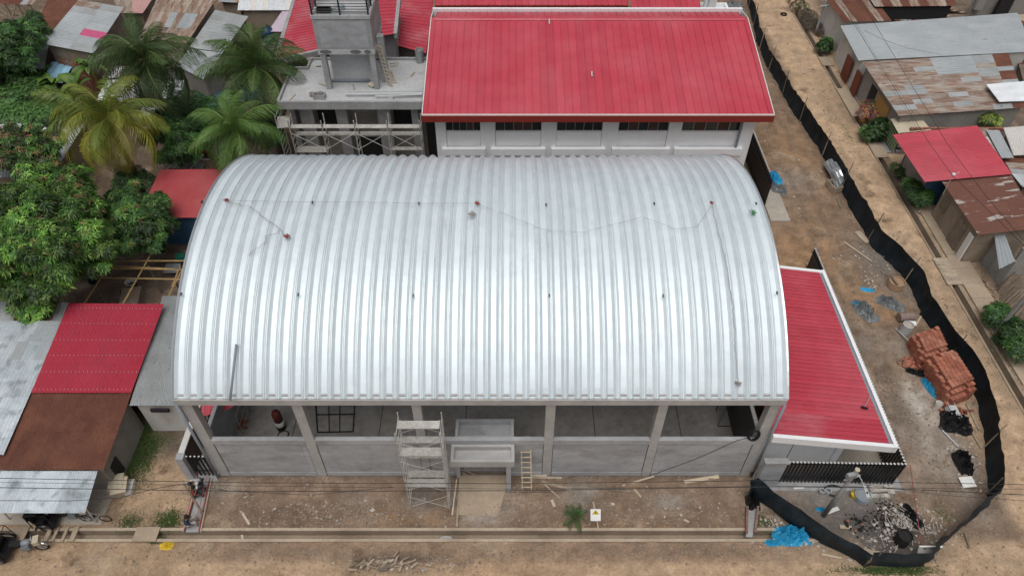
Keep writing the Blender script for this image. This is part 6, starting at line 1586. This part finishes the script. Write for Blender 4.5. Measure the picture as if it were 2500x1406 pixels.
MB().hexa([at(1825, 1238), at(1848, 1238), at(1836, 1312), at(1820, 1312)], [at(1825, 1238) + V((0, 0, .08)), at(1848, 1238) + V((0, 0, .08)), at(1836, 1312) + V((0, 0, .08)), at(1820, 1312) + V((0, 0, .08))]).build('deck', 'concrete', t)
for (u0, u1) in ((1824, 1822), (1850, 1843)):
    MB().beam(at(u0, 1236, .16), at(u1, 1300, .16), .12, .18).build('rail', 'wood_dark', t)
    for i in range(8):
        MB().obox(lerp(at(u0, 1240, .27), at(u1, 1298, .27), i / 7), (.05, .05, .03)).build('red_stud', 'redpaint', t)
# ------------------------------------------------------------------ poles, lamp, cables, sign
lp = thing('street_lamp', 'grey street lamp on a concrete pole in front of the corner fence', 'street lamp', at(2010, 1258))
c = at(2010, 1258); tp = V((c.x, c.y, 5.3)) if False else at(2093, 1147, 4.8)
MB().path([c, lerp(c, tp, .5), tp], [.13, .115, .09], 10).build('pole', 'concrete', lp, True)
MB().lathe(tp, [(.12, 0), (.12, .06), (.06, .07)], 12).build('pole_cap', 'sack', lp)
hd = at(2114, 1198, 4.8)
MB().path([tp + V((0, 0, -.15)), lerp(tp, hd, .5) + V((0, 0, .02)), hd], [.03, .03, .035], 6).build('arm', 'pvc_light', lp)
MB().hexa([hd + V((-.12, -.35, -.05)), hd + V((.12, -.35, -.05)), hd + V((.07, .25, -.05)), hd + V((-.07, .25, -.05))], [hd + V((-.09, -.33, .05)), hd + V((.09, -.33, .05)), hd + V((.05, .25, .04)), hd + V((-.05, .25, .04))]).build('lamp_head', 'pvc_light', lp)
MB().obox(hd + V((0, -.12, .06)), (.07, .09, .03)).build('sensor', 'black', lp)
MB().obox(tp + V((-.2, -.1, -.35)), (.45, .2, .3), .2).build('junction_box', 'alu', lp)
MB().obox(tp + V((0, 0, -.75)), (.9, .08, .08), .3).build('cross_arm', 'galv_tube', lp)
pl = thing('wooden_pole', 'slim wooden utility pole beside the walkway at the left', 'pole', at(497, 1257))
MB().tube(at(497, 1257), at(447, 1178, 3.35), .07, 8, .05).build('pole', 'wood', pl); MB().obox(at(449, 1180, 3.25), (.3, .07, .07), .4).build('bracket', 'galv_tube', pl)
pl = thing('concrete_pole', 'grey concrete utility pole at the right edge of the street', 'pole', at(2430, 812))
MB().tube(at(2430, 812), at(2520, 705, 4.6), .13, 10, .1).build('pole', 'concrete', pl)
pl = thing('concrete_pole', 'grey concrete utility pole at the head of the street', 'pole', at(1990, 85))
MB().tube(at(1990, 85), at(2016, 2, 3.6), .13, 10, .1).build('pole', 'concrete', pl)
MB().obox(at(2012, 15, 3.2), (.8, .1, .1), .2).build('cross_arm', 'galv_tube', pl)
def cable(label, pts, r=.02, z=5.0, group='overhead cables'):
    w_ = [at(u, v, zz_) for u, v, zz_ in pts]; fine = []
    for a, b_ in zip(w_[:-1], w_[1:]):
        for i in range(12):
            s_ = i / 12; fine.append(lerp(a, b_, s_))
    fine.append(w_[-1])
    MB().path(fine, r, 4).solo('overhead_cable', 'cable', label, 'cable', group)
cable('uppermost cable across the front yard', [(-40, 1166, 5.3), (620, 1178, 5.1), (1250, 1180, 5.0), (1900, 1172, 5.0), (2560, 1183, 5.2)], .016)
cable('second cable from the top across the front yard', [(-40, 1176, 5.2), (620, 1186, 5.0), (1250, 1193, 5.0), (1830, 1187, 5.0), (2560, 1194, 5.2)], .010)
cable('third cable from the top across the front yard', [(-40, 1189, 5.2), (620, 1199, 5.0), (1250, 1197, 5.0), (1900, 1187, 5.0), (2093, 1188, 4.8), (2560, 1210, 5.2)], .018)
cable('lowest sagging cable across the front yard', [(-40, 1221, 4.6), (170, 1222, 4.4), (290, 1215, 4.2), (380, 1192, 3.8), (447, 1180, 3.4), (560, 1198, 3.4), (760, 1208, 3.4), (960, 1188, 3.4)], .015)
cable('thin cable from the lamp pole to the right edge', [(2093, 1180, 4.6), (2300, 1208, 4.8), (2560, 1226, 5.0)], .011)
cable('main street cable crossing the house roofs', [(2030, -30, 6), (2060, 20, 6), (2269, 350, 6), (2326, 430, 6), (2420, 520, 6), (2560, 660, 6)], .02)
cable('second street cable beside the main one', [(2085, -30, 6), (2118, 30, 6), (2312, 350, 6), (2400, 470, 6), (2560, 660, 6)], .02)
cable('third thin street cable over the roofs', [(2058, 0, 5.7), (2160, 190, 5.7), (2250, 330, 5.7)], .009)
cable('fourth thin street cable over the roofs', [(2070, 20, 5.7), (2140, 140, 5.7), (2240, 290, 5.7)], .009)
cable('service cable crossing diagonally over the grey roof', [(2110, 75, 5.2), (2150, 95, 5.0), (2215, 118, 4.4), (2300, 135, 4.1)], .012)
sl = thing('small_lamp', 'small white lamp on a bracket above the rose red roof', 'lamp', at(2326, 430, 4.8))
MB().tube(at(2326, 430, 4.8), at(2343, 420, 4.9), .02, 5).build('bracket', 'pvc_light', sl); MB().lathe(at(2326, 430, 4.75), [(.05, 0), (.12, .1), (.12, .2), (.05, .24)], 10).build('head', 'paper', sl, True); MB().tube(at(2326, 430, 4.75), V((at(2326, 430, 4.8).x, at(2326, 430, 4.8).y, 3.2)), .02, 5).build('stem', 'galv_tube', sl)
sg = thing('warning_sign', 'small yellow and white warning sign on a stake in the front yard', 'sign', at(1461, 1288))
MB().beam(at(1461, 1290), at(1440, 1196, .9) if False else at(1448, 1225, 1.35), .07, .05).build('stake', 'wood_new', sg)
M['signyellow'] = pmat('sign_yellow', (.50, .38, .03), .6, var=.05)
sc_ = at(1454, 1256, .95); R_ = Matrix.Rotation(.55, 3, 'X')
def sgn(x, y, w_, h_, m_, k_, nm): MB().obox(sc_ + Matrix.Rotation(.75, 3, 'X') @ V((x, y, .02 + .004 * k_)), (w_, h_, .004 if k_ else .03), 0, .75).build(nm, m_, sg)
sgn(0, 0, .52, .60, 'paper', 0, 'panel'); 
b = MB(); b.hexa([sc_ + Matrix.Rotation(.75, 3, 'X') @ V(q) for q in ((-.2, .03, .037), (.2, .03, .037), (0, .27, .037))], [sc_ + Matrix.Rotation(.75, 3, 'X') @ V(q) for q in ((-.2, .03, .042), (.2, .03, .042), (0, .27, .042))]).build('triangle', 'signyellow', sg)
sgn(0, .12, .05, .11, 'black', 6, 'mark'); sgn(0, .005, .5, .02, 'black', 2, 'line'); sgn(-.05, -.12, .25, .05, 'redpaint', 3, 'red_mark'); sgn(.04, -.18, .3, .04, 'black', 3, 'text_line'); sgn(0, -.24, .4, .03, 'black', 3, 'text_line')
# bamboo pergola frame
pg = thing('bamboo_frame', 'open frame of bamboo poles between mango tree and vault', 'frame', at(330, 680))
for (u0, v0, u1, v1) in ((272, 637, 460, 637), (245, 648, 440, 658), (245, 655, 455, 658), (238, 678, 440, 682), (370, 618, 300, 742), (262, 655, 205, 742), (455, 640, 405, 735), (440, 650, 420, 700)):
    MB().tube(at(u0, v0, 2.6), at(u1, v1, 2.6), .055, 6).build('pole', 'bamboo', pg)
for u, v in ((262, 657), (362, 650), (430, 690), (235, 700)):
    a = at(u, v, 2.55); MB().tube((a.x, a.y, 0), a, .06, 6).build('post', 'wood_dark', pg)
mx = thing('mixing_bowl', 'white and black basin standing under the bamboo frame', 'basin', at(322, 696))
MB().lathe(at(322, 696), [(.25, 0), (.38, .35), (.34, .35), (.2, .08)], 14).build('bowl', 'paper', mx); MB().lathe(at(322, 696, .2), [(.3, 0), (.3, .01)], 14).build('contents', 'char', mx)
MB().obox(at(322, 735, .4), (1.2, 1.8, .8), .2).solo('earth_oven', 'adobe', 'pale earthen block beneath the bamboo frame', 'oven')
MB().obox(at(420, 655, .55), (1.0, .8, .06), .05, .1).solo('zinc_table', 'zinc', 'grey sheet lying at the vault side of the bamboo frame', 'sheet')
MB().obox(at(440, 628, .6), (.6, .5, .35), .4).solo('market_box', 'teal', 'green box with red edge in the shaded yard', 'box')
MB().lathe(at(398, 612), [(.2, 0), (.3, .3), (.28, .55), (.1, .6)], 12).solo('dark_sack', 'plastic_black', 'dark round sack in the shaded yard beside the vault', 'sack', smooth=True)
MB().lathe(at(225, 688), [(.24, 0), (.26, .7), (.2, .75)], 12).solo('blue_barrel', 'tank_blue', 'blue barrel under the mango branches', 'barrel', smooth=True)
tk = thing('water_tank', 'dark blue plastic water tank beside the rear wing', 'tank', at(657, 100, 2.6))
c = at(657, 100, 1.6); MB().lathe(c, [(.6, 0), (.65, .1), (.65, .5), (.62, .52), (.65, .54), (.65, 1.0), (.5, 1.25), (.2, 1.35), (.2, 1.42)], 16).build('body', 'tank_blue', tk, True); MB().box(c.x - .7, c.x + .7, c.y - .7, c.y + .7, 0, 1.59).build('stand', 'greywall', tk)
st = thing('stone_edge', 'row of rough stones bordering the right verge', 'stones', at(2420, 720)); rg = random.Random(3)
for i in range(9): MB().stone(lerp(at(2408, 690), at(2450, 760), i / 8) + V((rg.uniform(-.2, .2), 0, .1)), rg.uniform(.15, .3), rg).build('stone', 'stone', st)
pf = thing('cane_fence', 'leaning fence of grey canes at the right street verge', 'fence', at(2440, 720))
for i in range(22):
    s_ = i / 21; a = lerp(at(2430, 700), at(2462, 800), s_); a += V((rg.uniform(-.1, .1), 0, 0)); MB().tube(a, a + V((.45 + rg.uniform(-.2, .2), .1, rg.uniform(1.1, 1.8))), .035, 5).build('cane', 'wood_dark', pf)
for k_, (u, v, r_, lab) in enumerate([(2244, 517, .28, 'largest rock at the drain by the leafy shrub'), (2252, 520, .24, 'second rock at the drain by the leafy shrub'), (2240, 512, .2, 'smallest rock at the drain by the leafy shrub')]):
    MB().stone(at(u, v, .12), r_, rg).solo('rock', 'stone', lab, 'rock', 'rocks by the leafy shrub')
MB().obox(at(318, 1190, .2), (.35, .8, .35), .1).solo('cement_block', 'trim', 'pale block lying by the corner of the rust roofed house', 'block')
ob = thing('crate_stack', 'yellowish worn crate at the corner of the carport', 'crate', at(290, 1182))
MB().obox(at(290, 1185, .45), (.75, .9, .9), .25).build('body', 'sack', ob)
for k_ in range(4): MB().obox(at(290, 1185, .18 + .22 * k_), (.79, .94, .06), .25).build('slat', 'wood_new', ob)
# ------------------------------------------------------------------ mototaxis
def mototaxi(label, c, rz, cab='plastic_black'):
    t = thing('mototaxi', label, 'mototaxi', (0, 0, 0), 'parked mototaxis')
    def wheel(x, y, r_):
        w_ = MB().path([(x + r_ * math.cos(a), y, r_ + r_ * math.sin(a)) for a in np.arange(0, 6.28, .3)], .05, 6, True).build('wheel', 'rubber', t)
        MB().path([(x + r_ * .78 * math.cos(a), y, r_ + r_ * .78 * math.sin(a)) for a in np.arange(0, 6.28, .4)], .018, 4, True).build('rim', 'chrome', w_)
        b_ = MB()
        for k_ in range(8): b_.tube((x, y, r_), (x + r_ * .76 * math.cos(k_ * .785), y, r_ + r_ * .76 * math.sin(k_ * .785)), .008, 4)
        b_.build('spokes', 'chrome', w_)
    wheel(1.15, 0, .30); wheel(-.75, .55, .29); wheel(-.75, -.55, .29)
    MB().path([(1.15, .07, .3), (.95, .07, .75), (.9, .07, .95)], .025, 6).path([(1.15, -.07, .3), (.95, -.07, .75), (.9, -.07, .95)], .025, 6).build('fork', 'chrome', t)
    MB().path([(.75, -.38, 1.0), (.85, -.2, 1.02), (.9, 0, .98), (.85, .2, 1.02), (.75, .38, 1.0)], .02, 6).build('handlebar', 'chrome', t)
    MB().lathe((1.0, 0, .88), [(.02, 0), (.10, .03), (.11, .10)], 10, (1, 0, .1)).build('headlight', 'chrome', t)
    MB().path([(1.0 + .36 * math.cos(a) + .15, 0, .3 + .36 * math.sin(a)) for a in np.arange(.4, 2.6, .3)], .05, 5).build('mudguard', 'chrome', t)
    MB().lathe((.35, 0, .82), [(.05, 0), (.15, .08), (.17, .25), (.12, .42), (.04, .48)], 10, (1, 0, .12)).build('fuel_tank', 'pvc', t, True)
    MB().obox((.1, 0, .84), (.55, .28, .1)).build('seat', 'rubber', t); MB().obox((.45, 0, .45), (.4, .26, .3)).build('engine', 'pvc', t)
    MB().path([(.9, 0, .85), (.5, 0, .62), (.0, 0, .4), (-.8, 0, .38)], .035, 6).build('frame', 'black', t)
    MB().box(-1.2, -.25, -.6, .6, .38, .46).build('floor', 'plastic_black', t)
    MB().box(-1.15, -.7, -.55, .55, .461, .78).build('bench', cab, t); MB().obox((-1.18, 0, 1.05), (.12, 1.1, .55), 0, 0, -.15).build('bench_back', cab, t)
    for s_ in (-1, 1):
        MB().path([(-.2, .62 * s_, .46), (-.25, .62 * s_, 1.65), (-1.2, .62 * s_, 1.7), (-1.3, .62 * s_, .46)], .022, 6).build('cab_frame', 'black', t)
        MB().path([(-.75 + .42 * math.cos(a), .68 * s_, .3 + .42 * math.sin(a)) for a in np.arange(.1, 3.1, .35)], .06, 5).build('fender', 'plastic_black', t)
    for x in (-.25, -.75, -1.2): MB().tube((x, -.62, 1.67), (x, .62, 1.67), .02, 6).build('roof_bow', 'black', t)
    MB().add([(-1.25, -.64, 1.72), (-.62, -.64, 1.72), (-.62, .64, 1.72), (-1.25, .64, 1.72), (-1.33, -.6, 1.0), (-1.33, .6, 1.0)], [(0, 1, 2, 3), (4, 0, 3, 5)]).build('hood', cab, t)
    MB().obox((1.15, .02, .95), (.28, .42, .30), .2).build('bundle', 'sack', t)
    t.location = c; t.rotation_euler.z = rz
    return t
mt = mototaxi('black mototaxi with a pale bundle parked in the road at the lower left', at(52, 1345), .10)
o2 = copy_tree(mt, None, at(165, 1268), .06, 'dark mototaxi parked half under the zinc carport')
bk = thing('bicycle', 'bicycle leaning near the carport post', 'bicycle', at(240, 1272))
for x in (-.5, .5): MB().path([at(240, 1272) + V((x + .3 * math.cos(a), 0, .32 + .3 * math.sin(a))) for a in np.arange(0, 6.28, .4)], .025, 5, True).build('wheel', 'rubber', bk)
MB().path([at(240, 1272) + V(q) for q in ((-.5, 0, .32), (-.15, 0, .8), (.35, 0, .82), (.5, 0, .32))], .02, 5).build('frame', 'chrome', bk); MB().tube(at(240, 1272) + V((.38, -.25, .95)), at(240, 1272) + V((.38, .25, .95)), .015, 5).build('handlebar', 'chrome', bk)
# ------------------------------------------------------------------ people
def skin(name, verts, edges, radii, m, parent, root=0, sub=1):
    me = bpy.data.meshes.new(name); o0 = ORG[parent.name]
    me.from_pydata([tuple(V(v)) for v in verts], edges, [])
    o = bpy.data.objects.new(name, me); COL.objects.link(o); me.materials.append(M[m]); o.parent = parent; ORG[o.name] = o0.copy()
    md = o.modifiers.new('skin', 'SKIN'); md.use_smooth_shade = True
    if not me.skin_vertices: me.attributes  # layer is made with the modifier
    for i, r_ in enumerate(radii):
        me.skin_vertices[0].data[i].radius = r_ if isinstance(r_, tuple) else (r_, r_)
    me.skin_vertices[0].data[root].use_root = True
    s_ = o.modifiers.new('subdivision', 'SUBSURF'); s_.levels = sub; s_.render_levels = sub
    return o
def person(label, loc, rz, J, shirt, pants):
    """J: joints in the person's own frame, facing +Y"""
    t = thing('person', label, 'person', loc); t.rotation_euler.z = rz
    names = ['pelvis', 'waist', 'chest', 'neck', 'head', 'crown']
    vs = [J[k_] for k_ in names]; ed = [(0, 1), (1, 2), (2, 3), (3, 4), (4, 5)]; rd = [(.15, .11), (.13, .10), (.17, .11), (.055, .06), (.09, .10), (.075, .085)]
    for s_ in ('l', 'r'):
        k_ = len(vs)
        for nm, r_ in (('sh', .06), ('el', .042), ('wr', .03), ('ha', .036)): vs.append(J[nm + s_]); rd.append(r_)
        ed += [(2, k_), (k_, k_ + 1), (k_ + 1, k_ + 2), (k_ + 2, k_ + 3)]
        w_, h_ = V(J['wr' + s_]), V(J['ha' + s_]); d_ = (h_ - w_).normalized(); sd_ = d_.cross(V((0, .3, 1))).normalized()
        for f_ in range(5):
            off = sd_ * (f_ - 1.5) * .02 if f_ < 4 else sd_ * .055 - d_ * .03
            q = len(vs); a = h_ + off + d_ * .05; b_ = a + d_ * (.035 - .004 * abs(f_ - 1)) + V((0, 0, -.015))
            vs += [a, b_]; rd += [.010, .008]; ed += [(k_ + 3, q), (q, q + 1)]
        k_ = len(vs)
        for nm, r_ in (('hip', .085), ('kn', .06), ('an', .042), ('to', .035)): vs.append(J[nm + s_]); rd.append(r_)
        ed += [(0, k_), (k_, k_ + 1), (k_ + 1, k_ + 2), (k_ + 2, k_ + 3)]
    body = skin('body', vs, ed, rd, 'skin', t)
    sv = [J['waist'], J['chest'], J['neck'], J['shl'], J['ell'], J['shr'], J['elr'], J['pelvis']]
    skin('shirt', sv, [(7, 0), (0, 1), (1, 2), (1, 3), (3, 4), (1, 5), (5, 6)], [(.16, .13), (.20, .14), (.075, .075), .08, .065, .08, .065, (.17, .13)], shirt, t, 7)
    skin('trousers', [J['pelvis'], J['hipl'], J['knl'], J['anl'], J['hipr'], J['knr'], J['anr']], [(0, 1), (1, 2), (2, 3), (0, 4), (4, 5), (5, 6)], [(.165, .125), .105, .08, .06, .105, .08, .06], pants, t)
    h_, c_ = V(J['head']), V(J['crown']); up = (c_ - h_).normalized()
    MBh = MB(); MBh.lathe(h_ + up * .02 + V((0, -.015, 0)), [(.105, -.03), (.112, .04), (.095, .10), (.05, .135), (.01, .14)], 12, up)
    me = MBh.mesh('hair', (0, 0, 0), True); link_mesh('hair', me, 'hair', t)
    nz = MB().stone(h_ + V((0, .105, .0)), .022, random.Random(1)); link_mesh('nose', nz.mesh('nose'), 'skin', t)
    for s_ in (-1, 1):
        link_mesh('eye', MB().stone(h_ + V((.035 * s_, .092, .025)), .011, random.Random(2)).mesh('eye'), 'hair', t)
        link_mesh('ear', MB().stone(h_ + V((.095 * s_, 0, 0)), .028, random.Random(3)).mesh('ear'), 'skin', t)
    link_mesh('mouth', MB().obox(h_ + V((0, .095, -.045)), (.045, .012, .01)).mesh('mouth'), 'shirt_red', t)
    return t
BEND = dict(pelvis=(0, -.12, .92), waist=(0, 0, 1.05), chest=(0, .22, 1.22), neck=(0, .36, 1.33), head=(0, .44, 1.42), crown=(0, .49, 1.52), shl=(-.19, .25, 1.24), shr=(.19, .25, 1.24), ell=(-.24, .42, 1.0), elr=(.24, .42, 1.0), wrl=(-.18, .58, .82), wrr=(.18, .58, .82), hal=(-.16, .63, .76), har=(.16, .63, .76),
            hipl=(-.1, -.1, .88), hipr=(.1, -.1, .88), knl=(-.13, .02, .48), knr=(.13, -.05, .48), anl=(-.14, -.05, .08), anr=(.14, -.15, .08), tol=(-.15, .12, .04), tor=(.15, .02, .04))
SIT = dict(pelvis=(0, 0, .30), waist=(0, -.02, .45), chest=(0, .04, .66), neck=(0, .10, .82), head=(0, .15, .93), crown=(0, .17, 1.04), shl=(-.19, .04, .70), shr=(.19, .04, .70), ell=(-.25, .2, .48), elr=(.25, .2, .48), wrl=(-.15, .42, .42), wrr=(.15, .42, .42), hal=(-.1, .48, .40), har=(.1, .48, .40),
           hipl=(-.1, .03, .27), hipr=(.1, .03, .27), knl=(-.17, .42, .50), knr=(.17, .42, .50), anl=(-.15, .40, .08), anr=(.15, .40, .08), tol=(-.15, .55, .04), tor=(.15, .55, .04))
person('worker in a white shirt bending at the head of the walkway', at(497, 1196, .12), math.pi * .9, BEND, 'shirt_white', 'trousers')
person('worker in a dark red top crouching beside the walkway', at(478, 1212, .0), -1.3, SIT, 'shirt_red', 'trousers')
person('worker in a navy shirt and pale trousers sitting at the walkway end', at(462, 1284, .12), -1.2, SIT, 'shirt_navy', 'trousers_pale')
person('figure in an orange top crouching behind the plank shed', at(515, 385, .0), 1.2, SIT, 'orange', 'trousers')

t = thing('timber_heap', 'heap of short broken timber and stones in the front road', 'timber', at(960, 1375)); rg = random.Random(31)
for i in range(70):
    c = at(940 + rg.gauss(0, 45), 1376 + rg.gauss(0, 8), rg.uniform(.10, .26)); a = rg.uniform(-.6, 1.4); d_ = V((math.cos(a), math.sin(a), rg.uniform(-.15, .15))) * rg.uniform(.10, .24)
    MB().beam(c - d_, c + d_, rg.uniform(.06, .11), rg.uniform(.05, .09)).build('timber', ('wood_dark', 'wood', 'stone', 'stone', 'wood_dark')[rg.randrange(5)], t)
